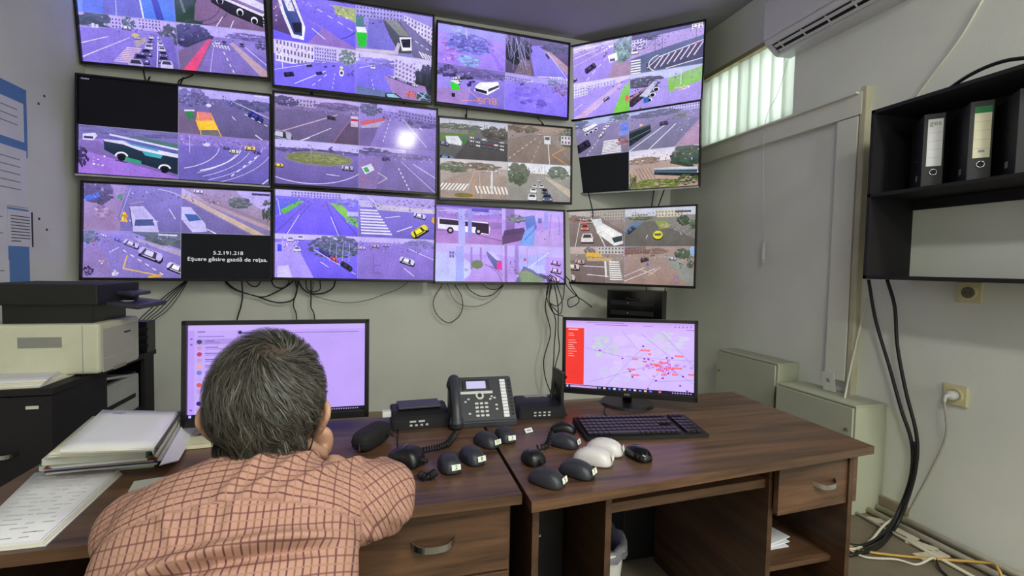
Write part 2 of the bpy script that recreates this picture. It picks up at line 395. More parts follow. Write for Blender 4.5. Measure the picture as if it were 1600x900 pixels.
# ---------------------------------------------------------------- pictures on the screens: flat shapes drawn in thin layers
def clip(poly, x0, y0, x1, y1):
    def cl(P, f, g):
        out = []
        for i in range(len(P)):
            a, b = P[i - 1], P[i]
            fa, fb = f(a), f(b)
            if (fa >= 0) != (fb >= 0):
                t = fa / (fa - fb); out.append((a[0] + (b[0] - a[0]) * t, a[1] + (b[1] - a[1]) * t))
            if fb >= 0: out.append(b)
        return out
    for f in (lambda p: p[0] - x0, lambda p: x1 - p[0], lambda p: p[1] - y0, lambda p: y1 - p[1]):
        if len(poly) < 3: return []
        poly = cl(poly, f, None)
    return poly
class Tile:
    """canvas of 100 x 100 units; y runs down"""
    def __init__(s, tint=(1, 1, 1), seed=1):
        s.l = []; s.tint = tint; s.haze = .06; s.hz = (150, 135, 215); s.r = random.Random(seed)
    def P(s, pts, c):
        p = clip([tuple(q) for q in pts], 0, 0, 100, 100)
        if len(p) >= 3: s.l.append((p, c))
    def bg(s, c): s.P([(0, 0), (100, 0), (100, 100), (0, 100)], c)
    def R(s, x, y, w_, h, c): s.P([(x, y), (x + w_, y), (x + w_, y + h), (x, y + h)], c)
    def grad(s, y0, y1, c0, c1, n=8):
        for i in range(n):
            t = i / (n - 1); a = y0 + (y1 - y0) * i / n; b = y0 + (y1 - y0) * (i + 1) / n
            s.R(0, a, 100, b - a, [c0[k] + (c1[k] - c0[k]) * t for k in range(3)])
    def L(s, x0, y0, x1, y1, w_, c, w2=None):
        w2 = w_ if w2 is None else w2
        dx, dy = x1 - x0, (y1 - y0) * .5625; d = math.hypot(dx, dy) or 1; nx, ny = -dy / d, dx / d / .5625
        s.P([(x0 + nx * w_ / 2, y0 + ny * w_ / 2), (x1 + nx * w2 / 2, y1 + ny * w2 / 2), (x1 - nx * w2 / 2, y1 - ny * w2 / 2), (x0 - nx * w_ / 2, y0 - ny * w_ / 2)], c)
    def D(s, x0, y0, x1, y1, w_, n, c, w2=None):
        w2 = w_ if w2 is None else w2
        for i in range(n):
            a = (i + .2) / n; b = (i + .7) / n
            s.L(x0 + (x1 - x0) * a, y0 + (y1 - y0) * a, x0 + (x1 - x0) * b, y0 + (y1 - y0) * b, w_ + (w2 - w_) * a, c, w_ + (w2 - w_) * b)
    def E(s, x, y, rx, ry, c, n=14, a0=0, a1=2 * PI):
        s.P([(x + rx * math.cos(a0 + (a1 - a0) * k / n), y + ry * math.sin(a0 + (a1 - a0) * k / n)) for k in range(n)], c)
    def arc(s, x, y, rx, ry, w_, c, a0, a1, n=12):
        for k in range(n):
            t0 = R(a0 + (a1 - a0) * k / n); t1 = R(a0 + (a1 - a0) * (k + 1) / n)
            s.L(x + rx * math.cos(t0), y + ry * math.sin(t0), x + rx * math.cos(t1), y + ry * math.sin(t1), w_, c)
    def T(s, x, y, rx, ry, c, n=26, sz=.33, j=1.0):
        n = int(n * 2.2); sz = sz * .68
        for i in range(n):
            a = s.r.uniform(0, 2 * PI); q = math.sqrt(s.r.random()) * (1 - sz * .5)
            px, py = x + rx * q * math.cos(a), y + ry * q * math.sin(a); f = 1 + j * s.r.uniform(-.26, .26); f2 = sz * s.r.uniform(.5, 1.1)
            k = s.r.randint(5, 8)
            s.P([(px + rx * f2 * math.cos(2 * PI * j / k) * s.r.uniform(.7, 1.2), py + ry * f2 * math.sin(2 * PI * j / k) * s.r.uniform(.7, 1.2)) for j in range(k)], [min(255, v * f) for v in c])
    def Q(s, x, y, pts, sc, ang, c):
        ca, sa = math.cos(R(ang)), math.sin(R(ang))
        s.P([(x + (p[0] * ca - p[1] * sa) * sc, y + (p[0] * sa + p[1] * ca) * sc / .5625) for p in pts], c)
    def C(s, x, y, sc, c, ang=0):
        """a car: length 2*sc, seen obliquely from above"""
        dk_ = [v * .28 for v in c]; hi = [min(255, v * 1.15) for v in c]
        s.Q(x + sc * .08, y + sc * .3, [(-1.02, -.3), (.9, -.34), (1.05, .1), (.95, .42), (-.95, .44), (-1.08, .1)], sc, ang, (28, 24, 40))
        s.Q(x, y, [(-1, -.2), (-.85, -.38), (.8, -.4), (1, -.2), (1, .22), (.85, .38), (-.85, .38), (-1, .2)], sc, ang, c)
        s.Q(x, y, [(-.62, -.33), (.42, -.33), (.6, .3), (-.75, .3)], sc, ang, dk_)
        s.Q(x, y, [(-.45, -.27), (.2, -.27), (.24, .2), (-.5, .2)], sc, ang, hi)
        s.Q(x, y, [(-.85, .3), (-.6, .3), (-.6, .46), (-.85, .46)], sc, ang, (15, 15, 22))
        s.Q(x, y, [(.55, .3), (.8, .3), (.8, .46), (.55, .46)], sc, ang, (15, 15, 22))
    def F(s, x, y, sc, c):
        """a car seen from the front or back"""
        dk_ = [v * .3 for v in c]
        s.R(x - sc, y + sc * .2, sc * 2.1, sc * 1.3, (26, 22, 36))
        s.P([(x - sc, y), (x - sc * .7, y - sc * 1.3), (x + sc * .7, y - sc * 1.3), (x + sc, y), (x + sc, y + sc * 1.1), (x - sc, y + sc * 1.1)], c)
        s.P([(x - sc * .75, y - sc * .1), (x - sc * .55, y - sc * 1.05), (x + sc * .55, y - sc * 1.05), (x + sc * .75, y - sc * .1)], dk_)
        s.R(x - sc * .9, y + sc * .35, sc * .35, sc * .3, (235, 225, 220)); s.R(x + sc * .55, y + sc * .35, sc * .35, sc * .3, (235, 225, 220))
    def Z(s, x, y, w_, h, n, skew, c, fall=0):
        """zebra crossing: n bars stacked down"""
        for i in range(n):
            t = i / n
            s.P([(x + skew * t, y + h * t), (x + w_ * (1 + fall * t) + skew * t, y + h * t), (x + w_ * (1 + fall * t) + skew * (t + .55 / n), y + h * (t + .55 / n)), (x + skew * (t + .55 / n), y + h * (t + .55 / n))], c)
    def Zv(s, x, y, w_, h, n, skew, c, drop=0):
        """zebra crossing: n bars side by side"""
        for i in range(n):
            a = x + w_ * i / n; b = a + w_ / n * .5; yy = y + drop * i / n
            s.P([(a, yy), (b, yy), (b + skew, yy + h), (a + skew, yy + h)], c)
    def B(s, x, y, w_, h, c, nx, ny, wc=(60, 52, 92), drop=0):
        s.P([(x, y), (x + w_, y + drop), (x + w_, y + h + drop), (x, y + h)], c)
        for i in range(nx):
            for j in range(ny):
                ww, hh = w_ / nx, h / ny; dd = drop * (i + .5) / nx
                s.R(x + ww * (i + .28), y + hh * (j + .25) + dd, ww * .44, hh * .5, wc)
    def bus(s, pts_roof, drop, roof, side, win):
        """pts_roof: 4 points of the roof, the 3rd-4th edge carries the visible side, drop tall"""
        a, b, c, d = pts_roof
        s.P([d, c, (c[0], c[1] + drop), (d[0], d[1] + drop)], side)
        for i in range(9):
            t0, t1 = (i + .1) / 9, (i + .88) / 9
            p = (d[0] + (c[0] - d[0]) * t0, d[1] + (c[1] - d[1]) * t0 + drop * .15); q = (d[0] + (c[0] - d[0]) * t1, d[1] + (c[1] - d[1]) * t1 + drop * .15)
            s.P([p, q, (q[0], q[1] + drop * .45), (p[0], p[1] + drop * .45)], win)
        for t in (.16, .5, .86):
            px, py = d[0] + (c[0] - d[0]) * t, d[1] + (c[1] - d[1]) * t + drop
            s.E(px, py, abs(drop) * .32, abs(drop) * .42, (235, 235, 245), 10); s.E(px, py + drop * .06, abs(drop) * .24, abs(drop) * .33, (14, 14, 20), 10)
        s.P([a, b, c, d], roof)
    def speck(s, n, c, x0=0, y0=0, x1=100, y1=100, sz=2):
        for i in range(n):
            x, y = s.r.uniform(x0, x1), s.r.uniform(y0, y1); a = s.r.uniform(.4, 1) * sz; b = s.r.uniform(.4, 1.2) * sz; f = s.r.uniform(.6, 1.4)
            s.R(x, y, a, b * 1.3, [min(255, v * f) for v in c])
    def detail(s):
        # small far-off things near the horizon and faint patches on the road
        for i in range(64):
            y = s.r.uniform(8, 32); x = s.r.uniform(0, 100); k = s.r.random(); a = s.r.uniform(.4, 1.8)
            c = (70, 62, 96) if k < .5 else ((176, 166, 206) if k < .7 else (130, 104, 130))
            if s.hz[2] < 180: c = (74, 72, 66) if k < .5 else ((186, 180, 176) if k < .7 else (140, 110, 96))
            s.R(x, y, a, a * s.r.uniform(.8, 2.4), c)
        for i in range(26):
            x, y = s.r.uniform(0, 100), s.r.uniform(40, 98); s.L(x, y, x + s.r.uniform(-8, 8), y + s.r.uniform(1, 4), .25, (96, 86, 140) if s.hz[2] > 180 else (96, 88, 80))
    def build(s, name, w_, h, parent, loc, m=None):
        bm = BM(); lay = bm.loops.layers.float_color.new('Col'); m = m or m_screen
        for i, (p, c) in enumerate(s.l):
            vs = [bm.verts.new(((q[0] / 100 - .5) * w_, -i * 1.0e-5, (.5 - q[1] / 100) * h)) for q in p]
            try: f = bm.faces.new(vs)
            except ValueError: continue
            for l, q in zip(f.loops, p):
                hy = s.haze + (.28 * max(0, 1 - q[1] / 62) if s.haze else 0)
                cc = lin([min(255, (c[k] * (1 - hy) + s.hz[k] * (1 + .28 * (hy - s.haze) / .28) * hy) * s.tint[k] * 1.04) for k in range(3)])
                l[lay] = (*cc, 1)
        me = bpy.data.meshes.new(name); bm.to_mesh(me); bm.free()
        return link(name, me, m, parent) if loc is None else _at(link(name, me, m, parent), loc)
def _at(o, loc): o.location = loc; return o

ROAD = (128, 112, 205); ROADD = (98, 86, 160); LT = (225, 222, 255); TREE = (70, 84, 110)
def gen(kind, tint, seed):
    t = Tile(tint, seed); r = t.r
    k = kind
    if k[:2] in ('23', '34') or k == '24d': t.hz = (150, 146, 150)
    if k == '11a':   # blue road from above
        t.bg((122, 150, 240)); t.P([(10, 0), (30, 0), (26, 100), (4, 100)], (100, 125, 225)); t.P([(42, 0), (100, 0), (100, 100), (55, 100)], (84, 130, 250))
        t.P([(28, 40), (62, 30), (66, 100), (24, 100)], (112, 112, 195)); t.L(60, 0, 66, 100, 1.6, (235, 240, 255)); t.L(72, 0, 84, 100, 5, (60, 70, 170), 8); t.L(40, 20, 38, 100, .6, LT)
    elif k == '11b':
        t.bg((120, 96, 132)); t.P([(0, 0), (38, 0), (22, 60), (30, 100), (0, 100)], (42, 66, 52)); t.L(5, 40, 10, 78, 3, (110, 120, 120))
        t.T(14, 20, 20, 18, (60, 90, 60), 20); t.P([(30, 20), (60, 30), (100, 70), (100, 100), (20, 92), (22, 60)], (126, 98, 128))
        t.arc(20, 50, 30, 44, .8, (70, 55, 90), -30, 80); t.arc(24, 50, 36, 50, .8, (70, 55, 90), -30, 80)
        t.bus([(42, 22), (60, 14), (104, 44), (100, 56)], 22, (225, 220, 240), (26, 26, 34), (12, 12, 18)); t.P([(40, 28), (58, 36), (98, 64), (98, 92), (60, 70), (40, 50)], (26, 26, 30)); t.P([(40, 27), (98, 62), (98, 68), (40, 33)], (230, 225, 245))
        for q in (50, 72, 88): t.E(q, 44 + (q - 50) * .9, 4, 8, (235, 235, 245)); t.E(q, 46 + (q - 50) * .9, 3, 6, (18, 18, 24))
        t.L(44, 100, 52, 78, 1, LT); t.L(60, 100, 64, 84, 1, LT); t.speck(20, (170, 150, 200), 60, 0, 100, 16)
    elif k == '11c':  # traffic jam
        t.bg((128, 112, 190)); t.R(0, 0, 100, 24, (190, 175, 235)); t.T(15, 14, 20, 18, (44, 66, 60), 40); t.B(32, 4, 14, 22, (190, 176, 220), 4, 3); t.T(50, 12, 8, 14, (58, 88, 74), 20); t.B(60, 0, 24, 20, (196, 180, 230), 7, 3)
        t.T(92, 30, 12, 24, (60, 72, 66), 30); t.R(0, 26, 60, 5, (160, 140, 200)); t.R(12, 20, 3, 9, LT); t.R(16, 22, 3, 9, LT)
        t.P([(0, 32), (60, 22), (52, 62), (26, 100), (0, 100)], (132, 116, 202)); t.L(0, 62, 28, 44, .9, LT); t.L(0, 90, 50, 42, 1.2, LT, .6)
        t.P([(72, 30), (96, 34), (100, 100), (68, 100)], (112, 98, 176)); t.L(80, 34, 76, 100, 1, LT)
        t.P([(54, 48), (66, 38), (68, 46), (56, 62)], (176, 160, 150)); t.Z(46, 62, 16, 34, 9, -16, (220, 190, 190), .2)
        for (x, y, s_) in ((60, 84, 8), (66, 70, 5.5), (69, 58, 4.2), (70, 50, 3.4), (72, 43, 2.8), (73, 37, 2.2), (84, 70, 4.6), (84, 82, 6), (87, 92, 7), (83, 60, 3.8), (82, 50, 3), (81, 42, 2.4), (54, 96, 8), (58, 40, 3)):
            t.F(x, y, s_, r.choice([(236, 232, 250), (200, 196, 226), (90, 84, 140), (170, 160, 205)]))
        t.C(47, 22, 5, (220, 215, 240), 5); t.E(56, 36, 4, 4, (205, 195, 90))
    elif k == '11d':
        t.bg((126, 108, 168)); t.R(0, 0, 100, 22, (186, 172, 228)); t.T(16, 26, 24, 26, (44, 48, 74), 60); t.T(80, 16, 26, 9, (90, 84, 130), 30); t.T(96, 30, 10, 12, (58, 60, 84), 16)
        t.P([(0, 60), (32, 30), (40, 30), (20, 100), (0, 100)], (116, 96, 128)); t.P([(4, 100), (34, 28), (38, 28), (18, 100)], (236, 70, 110))
        t.P([(40, 24), (60, 24), (100, 78), (100, 100), (26, 100)], (124, 108, 172)); t.P([(62, 30), (100, 88), (100, 100), (92, 100), (58, 34)], (190, 160, 160)); t.P([(64, 28), (100, 60), (100, 84)], (118, 104, 178))
        t.L(70, 30, 100, 74, .8, LT); t.Zv(38, 36, 20, 8, 6, 2, LT, 4); t.D(50, 50, 62, 100, 1.2, 4, LT); t.L(40, 40, 34, 100, .8, (190, 175, 215)); t.F(44, 34, 3, (220, 215, 240)); t.F(52, 33, 3, (70, 66, 110)); t.F(72, 34, 3, (60, 54, 90))
    elif k == '12a':
        t.bg((98, 84, 240)); t.arc(10, 40, 95, 62, 1, (60, 50, 130), -60, 60, 24); t.P([(40, 100), (60, 60), (30, 40), (100, 96), (100, 100)], (138, 108, 190)); t.P([(70, 8), (100, 8), (100, 40), (78, 26)], (150, 168, 80)); t.T(86, 22, 14, 12, (160, 175, 80), 12)
        t.P([(0, 10), (10, 0), (12, 40), (28, 90), (0, 80)], (80, 60, 110)); t.P([(4, 0), (24, 0), (38, 66), (36, 94), (22, 92), (10, 40)], (228, 226, 250)); t.P([(8, 0), (20, 0), (34, 60), (34, 86), (24, 84), (14, 40)], (40, 60, 120)); t.P([(12, 10), (20, 8), (26, 34), (18, 36)], (228, 226, 250)); t.P([(22, 60), (33, 56), (34, 78), (25, 80)], (24, 26, 46))
        t.D(50, 20, 100, 62, 1, 4, (200, 196, 255)); t.L(46, 66, 62, 86, .8, LT); t.E(32, 4, 5, 4, (60, 200, 180)); t.speck(12, (190, 130, 160), 0, 26, 8, 60)
    elif k == '12b':
        t.bg((128, 122, 190)); t.B(0, 0, 60, 26, (150, 146, 210), 14, 3, drop=-4); t.B(62, 6, 40, 40, (205, 196, 226), 9, 4, (84, 80, 120), 20)
        t.P([(16, 26), (36, 22), (52, 90), (14, 92)], (108, 104, 196)); t.P([(50, 20), (62, 20), (100, 66), (100, 100), (76, 100)], (100, 96, 138)); t.R(0, 22, 10, 30, (60, 110, 110))
        t.P([(0, 48), (12, 46), (14, 58), (2, 60)], (225, 225, 240)); t.P([(0, 60), (14, 58), (13, 90), (4, 92)], (34, 190, 44))
        t.P([(34, 24), (56, 22), (74, 60), (72, 92), (56, 94), (44, 60)], (64, 70, 80)); t.P([(36, 22), (52, 20), (70, 52), (56, 54)], (120, 126, 116)); t.P([(56, 58), (72, 54), (73, 84), (60, 88)], (226, 224, 240)); t.P([(58, 62), (71, 58), (71, 78), (61, 80)], (26, 28, 44))
        t.P([(0, 96), (50, 90), (54, 70), (58, 72), (54, 98), (0, 104)], (190, 178, 200)); t.Zv(82, 84, 20, 14, 5, 6, LT, 8); t.speck(16, (30, 26, 60), 10, 28, 40, 46, 1.6); t.D(76, 60, 98, 80, 1, 3, LT)
    elif k == '12c':
        t.bg((110, 96, 238)); t.R(0, 0, 100, 30, (196, 190, 250)); t.B(2, -4, 46, 50, (214, 208, 246), 11, 3, (70, 62, 120), 8); t.B(48, 4, 28, 30, (176, 168, 236), 9, 4); t.T(90, 20, 12, 18, (84, 110, 84), 24)
        t.P([(0, 58), (60, 34), (84, 34), (100, 60), (100, 100), (0, 100)], (112, 98, 240)); t.L(24, 92, 62, 56, .8, LT); t.D(44, 94, 66, 60, .8, 3, LT); t.D(70, 96, 74, 56, .7, 4, LT); t.L(0, 66, 44, 44, .6, LT)
        for (x, y, s_, c) in ((17, 72, 6, (40, 34, 70)), (54, 62, 4, (44, 30, 110)), (42, 48, 3.4, (40, 36, 90)), (62, 46, 2, (40, 34, 90)), (72, 42, 2, (60, 54, 120)), (52, 40, 2.4, (170, 165, 230)), (60, 38, 2, (210, 200, 240))): t.C(x, y, s_, c, -12)
        t.E(82, 44, 2, 3.4, (230, 220, 60)); t.E(82, 56, 3, 8, (225, 225, 250)); t.E(82, 56, 1.8, 4, (50, 46, 90)); t.L(8, 10, 10, 60, .8, (230, 228, 255)); t.speck(20, (80, 70, 130), 88, 34, 100, 60, 2)
    elif k == '12d':
        t.bg((120, 108, 226)); t.R(0, 0, 100, 24, (200, 196, 250)); t.T(30, 22, 30, 12, (120, 110, 200), 30); t.B(50, 6, 44, 50, (196, 184, 216), 9, 5, (94, 86, 130), 22); t.T(92, 50, 14, 40, (34, 40, 44), 60)
        t.P([(0, 30), (44, 28), (64, 100), (0, 100)], (112, 102, 224)); t.P([(0, 80), (60, 88), (60, 100), (0, 100)], (96, 110, 160)); t.P([(36, 50), (92, 64), (100, 100), (52, 100)], (150, 120, 180))
        for i in range(9): t.C(46 + i * 4, 50 + i * 1.8, 3.4, r.choice([(150, 146, 200), (80, 76, 120), (200, 196, 230)]), 10)
        t.P([(38, 90), (52, 88), (62, 100), (38, 100)], (40, 42, 70)); t.P([(40, 92), (50, 90), (58, 98), (42, 99)], (140, 190, 205)); t.T(72, 86, 9, 10, (200, 90, 80), 12); t.T(90, 90, 10, 14, (52, 76, 60), 22); t.L(82, 80, 96, 96, 1, (120, 200, 240)); t.L(94, 78, 84, 98, 1, (120, 200, 240))
        t.D(20, 60, 24, 90, .7, 3, LT); t.L(4, 40, 20, 30, .6, LT); t.F(22, 34, 3, (220, 216, 250))
    elif k == '13a':
        t.bg((150, 120, 250)); t.R(0, 0, 100, 20, (140, 140, 245)); t.T(44, 42, 40, 28, (110, 110, 205), 90, .2); t.T(46, 40, 30, 20, (84, 84, 170), 60, .14); t.T(30, 10, 12, 14, (130, 150, 205), 20); t.T(46, 84, 18, 14, (120, 150, 205), 26)
        t.L(62, 10, 100, 66, .8, (180, 150, 255)); t.L(70, 30, 96, 100, 3, (140, 110, 238), 8); t.L(0, 50, 30, 74, .8, (184, 130, 250)); t.L(40, 4, 42, 30, .8, LT); t.R(6, 44, 7, 3, (250, 90, 170)); t.T(16, 76, 14, 20, (168, 124, 250), 12)
    elif k == '13b':
        t.bg((70, 60, 90)); t.P([(36, 20), (60, 14), (100, 70), (100, 100), (46, 100)], (128, 116, 225)); t.P([(58, 14), (100, 60), (100, 84), (62, 30)], (170, 140, 160)); t.T(80, 14, 26, 16, (64, 68, 90), 40); t.T(20, 40, 22, 40, (30, 36, 40), 50)
        t.P([(24, 60), (40, 60), (44, 100), (14, 100)], (112, 96, 110))
        for i in range(16): t.L(r.uniform(0, 30), r.uniform(-10, 20), r.uniform(6, 40), r.uniform(50, 96), .6, (146, 140, 190))
        t.L(36, 0, 42, 100, 2, (84, 76, 110)); t.speck(26, (130, 110, 150), 16, 50, 44, 96, 2); t.L(66, 30, 100, 96, .8, LT); t.L(50, 100, 92, 92, 1, LT); t.C(66, 40, 4, (60, 54, 120), 50); t.Zv(70, 94, 30, 8, 7, 3, LT)
    elif k == '13c':
        t.bg((134, 118, 215)); t.R(0, 0, 100, 30, (90, 82, 150))
        for i in range(26): t.C(r.uniform(0, 52), r.uniform(4, 46), 5, r.choice([(50, 44, 90), (200, 196, 235), (90, 80, 150), (30, 26, 60)]), -14)
        t.T(60, 12, 40, 12, (70, 60, 110), 40); t.P([(0, 66), (34, 52), (60, 74), (30, 100), (0, 100)], (150, 120, 190)); t.P([(50, 40), (100, 20), (100, 100), (44, 100)], (116, 104, 200))
        t.P([(18, 44), (30, 46), (34, 62), (22, 66)], (40, 200, 40)); t.P([(18, 42), (26, 38), (34, 44), (30, 48)], (225, 225, 250)); t.R(21, 72, 5, 10, (20, 20, 34))
        t.P([(56, 46), (62, 36), (90, 28), (92, 44), (74, 66), (54, 60)], (230, 228, 246)); t.P([(55, 52), (73, 56), (73, 64), (56, 60)], (20, 20, 34)); t.P([(75, 50), (91, 36), (91, 42), (75, 58)], (40, 38, 70)); t.P([(62, 37), (89, 30), (87, 36), (66, 44)], (250, 250, 255))
        t.L(46, 60, 64, 84, .9, (232, 150, 70)); t.L(64, 84, 36, 88, .9, (232, 150, 70)); t.C(94, 20, 3, (60, 54, 110), 20)
    elif k == '13d':
        t.bg((124, 106, 245)); t.R(0, 0, 100, 16, (150, 140, 230)); t.B(0, 6, 40, 14, (150, 140, 200), 12, 2, drop=2); t.L(0, 40, 44, 12, .8, LT); t.T(20, 18, 18, 8, (120, 110, 190), 20); t.T(74, 10, 10, 8, (74, 100, 96), 20); t.T(90, 26, 12, 20, (110, 90, 150), 26)
        t.P([(0, 30), (60, 14), (100, 50), (100, 100), (0, 100)], (124, 106, 246)); t.C(26, 24, 3, (60, 54, 120), -30); t.T(40, 60, 36, 30, (120, 102, 238), 20); t.L(84, 30, 100, 70, 1, (190, 120, 200)); t.speck(20, (84, 76, 140), 66, 16, 96, 40, 2)
    elif k == '14a':
        t.bg((158, 138, 222)); t.T(50, 8, 60, 12, (186, 176, 235), 40); t.P([(0, 30), (60, 10), (100, 60), (60, 100), (0, 100)], (148, 128, 215)); t.P([(100, 66), (74, 60), (66, 100), (100, 100)], (158, 130, 160)); t.T(88, 30, 16, 34, (110, 140, 130), 50)
        t.L(0, 36, 60, 14, 1.2, LT); t.L(0, 60, 70, 18, .8, (205, 190, 190)); t.D(30, 100, 66, 40, .8, 4, LT); t.C(37, 64, 9, (66, 54, 90), -28); t.C(5, 90, 10, (140, 136, 175), -20)
        t.P([(64, 40), (78, 36), (80, 56), (68, 60)], (236, 234, 250)); t.R(68, 50, 8, 7, (80, 84, 120)); t.C(60, 34, 4, (150, 140, 210), -50); t.speck(18, (214, 190, 190), 40, 12, 70, 30, 3)
    elif k == '14b':
        t.bg((88, 96, 128)); t.R(0, 0, 100, 14, (60, 64, 88)); t.P([(0, 30), (40, 10), (100, 6), (100, 40), (0, 66)], (164, 146, 196)); t.B(0, 12, 22, 16, (200, 196, 226), 5, 2); t.T(30, 12, 14, 8, (46, 58, 56), 20); t.B(84, 0, 14, 12, (230, 226, 245), 3, 2)
        t.P([(0, 60), (50, 44), (100, 30), (100, 44), (40, 66), (0, 84)], (84, 96, 130)); t.P([(22, 78), (60, 60), (100, 46), (100, 86), (50, 98), (24, 96)], (70, 72, 100)); t.arc(46, 82, 20, 22, 1.2, (228, 222, 240), 90, 250)
        for i in range(7): t.L(34 + i * 9, 94 - i * 3, 46 + i * 9, 66 - i * 3.4, 1.6, (216, 200, 214))
        t.L(24, 90, 40, 68, 1, (230, 220, 236)); t.L(40, 66, 100, 42, 1, (230, 220, 236)); t.L(50, 98, 100, 86, 1, (230, 220, 236)); t.Z(0, 64, 14, 40, 6, -2, LT, .2); t.F(5, 42, 5, (215, 210, 240)); t.F(12, 34, 4, (220, 216, 240))
        for x in (34, 44, 90): t.L(x, 10, x, 50, .6, (60, 56, 80))
        t.speck(24, (120, 110, 170), 0, 14, 40, 36, 3); t.R(88, 44, 3, 6, (255, 120, 140))
    elif k == '14c':
        t.bg((150, 130, 232)); t.R(0, 0, 100, 16, (206, 200, 245)); t.P([(0, 50), (100, 8), (100, 90), (60, 100), (0, 100)], (150, 132, 232)); t.B(0, 18, 34, 24, (206, 204, 246), 8, 3, (120, 110, 190), -6); t.B(34, 12, 44, 12, (190, 188, 240), 9, 2, (110, 100, 190), -6)
        t.P([(10, 100), (84, 16), (90, 20), (30, 100)], (188, 160, 196)); t.P([(90, 30), (100, 16), (100, 100), (74, 100)], (110, 190, 60)); t.E(96, 60, 3, 8, (226, 90, 90)); t.C(64, 54, 5, (92, 78, 130), -24); t.L(46, 80, 66, 50, .7, LT); t.L(0, 90, 26, 60, .7, LT)
    elif k == '14d':
        t.bg((150, 134, 205)); t.R(0, 0, 100, 22, (176, 190, 235)); t.T(20, 24, 30, 14, (54, 60, 60), 40); t.P([(54, 24), (100, 4), (100, 40), (56, 60)], (120, 180, 70)); t.T(74, 52, 12, 6, (200, 180, 170), 14); t.L(72, 8, 72, 44, .8, (226, 226, 240))
        t.P([(0, 56), (28, 40), (34, 48), (4, 86), (0, 84)], (40, 34, 50)); t.bus([(14, 60), (34, 26), (40, 28), (26, 64)], 14, (180, 186, 205), (20, 20, 26), (60, 80, 110)); t.L(0, 64, 24, 40, 3, (160, 120, 120)); t.P([(20, 66), (28, 64), (28, 78), (21, 80)], (40, 90, 160)); t.speck(12, (80, 50, 60), 0, 40, 16, 90, 3)
    elif k == 'black':
        t.haze = 0; t.bg((13, 12, 17)); t.L(2, 4, 10, 4.3, 1.6, (120, 116, 140))
    elif k == 'blank':
        t.haze = 0; t.bg((17, 19, 20))
    elif k == '21b':
        t.bg((96, 86, 132)); t.R(0, 0, 100, 18, (176, 168, 222)); t.T(14, 22, 18, 22, (86, 84, 124), 50); t.T(80, 26, 28, 14, (62, 64, 96), 50); t.P([(34, 20), (46, 18), (100, 66), (100, 100), (30, 100)], (92, 84, 122)); t.P([(0, 50), (20, 44), (22, 100), (0, 100)], (112, 92, 120))
        t.P([(7, 52), (14, 50), (17, 66), (10, 68)], (40, 130, 60)); t.L(6, 50, 17, 48, 2, (225, 225, 240)); t.P([(20, 50), (34, 50), (38, 66), (18, 70)], (235, 130, 110)); t.P([(18, 70), (38, 66), (42, 86), (22, 90)], (250, 200, 50)); t.P([(22, 90), (42, 86), (46, 102), (24, 102)], (110, 106, 100)); t.L(34, 50, 46, 100, 1, (250, 180, 50)); t.L(20, 50, 24, 100, 1, (250, 190, 60))
        t.E(32, 34, 3, 4, (225, 225, 245)); t.C(84, 48, 9, (34, 44, 130), 28); t.D(56, 50, 64, 66, .9, 1, LT); t.D(70, 44, 100, 70, 1, 4, LT); t.L(84, 90, 92, 100, 1.2, LT); t.C(55, 28, 3, (80, 90, 190), 10); t.L(58, 20, 100, 50, .7, LT); t.L(82, 3, 98, 3, 2, (220, 220, 240)); t.speck(30, (110, 104, 160), 0, 20, 100, 34, 2)
    elif k == '21c':
        t.bg((150, 108, 200)); t.P([(0, 0), (100, 0), (100, 60), (30, 24), (0, 30)], (96, 92, 142)); t.T(50, 6, 60, 10, (76, 76, 110), 60); t.P([(50, 14), (100, 24), (100, 46), (54, 26)], (50, 100, 70)); t.P([(0, 30), (24, 40), (60, 80), (100, 90), (100, 100), (0, 100)], (156, 112, 206)); t.P([(0, 30), (20, 30), (40, 64), (100, 88), (100, 96), (0, 50)], (120, 98, 160))
        t.P([(4, 18), (16, 14), (18, 20), (14, 30), (4, 30)], (225, 222, 245)); t.R(5, 22, 9, 5, (30, 28, 50))
        t.P([(30, 16), (60, 20), (100, 40), (100, 56), (60, 36), (30, 30)], (74, 86, 150)); t.L(30, 15, 100, 36, 2.2, (222, 222, 246))
        t.P([(24, 28), (44, 30), (60, 44), (100, 52), (100, 90), (70, 76), (42, 64), (25, 48)], (16, 36, 44)); t.P([(24, 26), (44, 26), (58, 34), (100, 46), (100, 54), (60, 44), (44, 34), (25, 30)], (226, 224, 246)); t.P([(44, 28), (78, 38), (80, 44), (52, 34)], (70, 150, 170)); t.P([(42, 58), (62, 66), (62, 74), (46, 68)], (44, 150, 110)); t.P([(62, 44), (84, 50), (82, 58), (66, 54)], (60, 170, 170))
        for (x, y) in ((42, 58), (86, 78)): t.arc(x, y + 2, 6, 9, 1.8, (236, 234, 250), 180, 350, 8); t.E(x, y + 4, 4, 7, (10, 10, 16))
        t.L(36, 68, 48, 72, 1, (40, 30, 60)); t.T(4, 66, 6, 22, (50, 44, 76), 20); t.speck(8, (230, 220, 250), 8, 60, 28, 84, 2.4)
    elif k == '21d':
        t.bg((104, 92, 168)); t.R(0, 0, 100, 22, (120, 100, 165)); t.speck(90, (130, 110, 180), 0, 2, 100, 22, 3.4); t.P([(0, 26), (100, 20), (100, 100), (0, 100)], (100, 90, 165))
        t.arc(-20, 20, 64, 60, .8, LT, 4, 66, 16); t.arc(-30, 10, 100, 80, 1.4, LT, 12, 58, 11)
        for a in range(4): t.arc(-30, 0, 100 + a * 12, 96 + a * 8, .5, LT, 8, 60, 14)
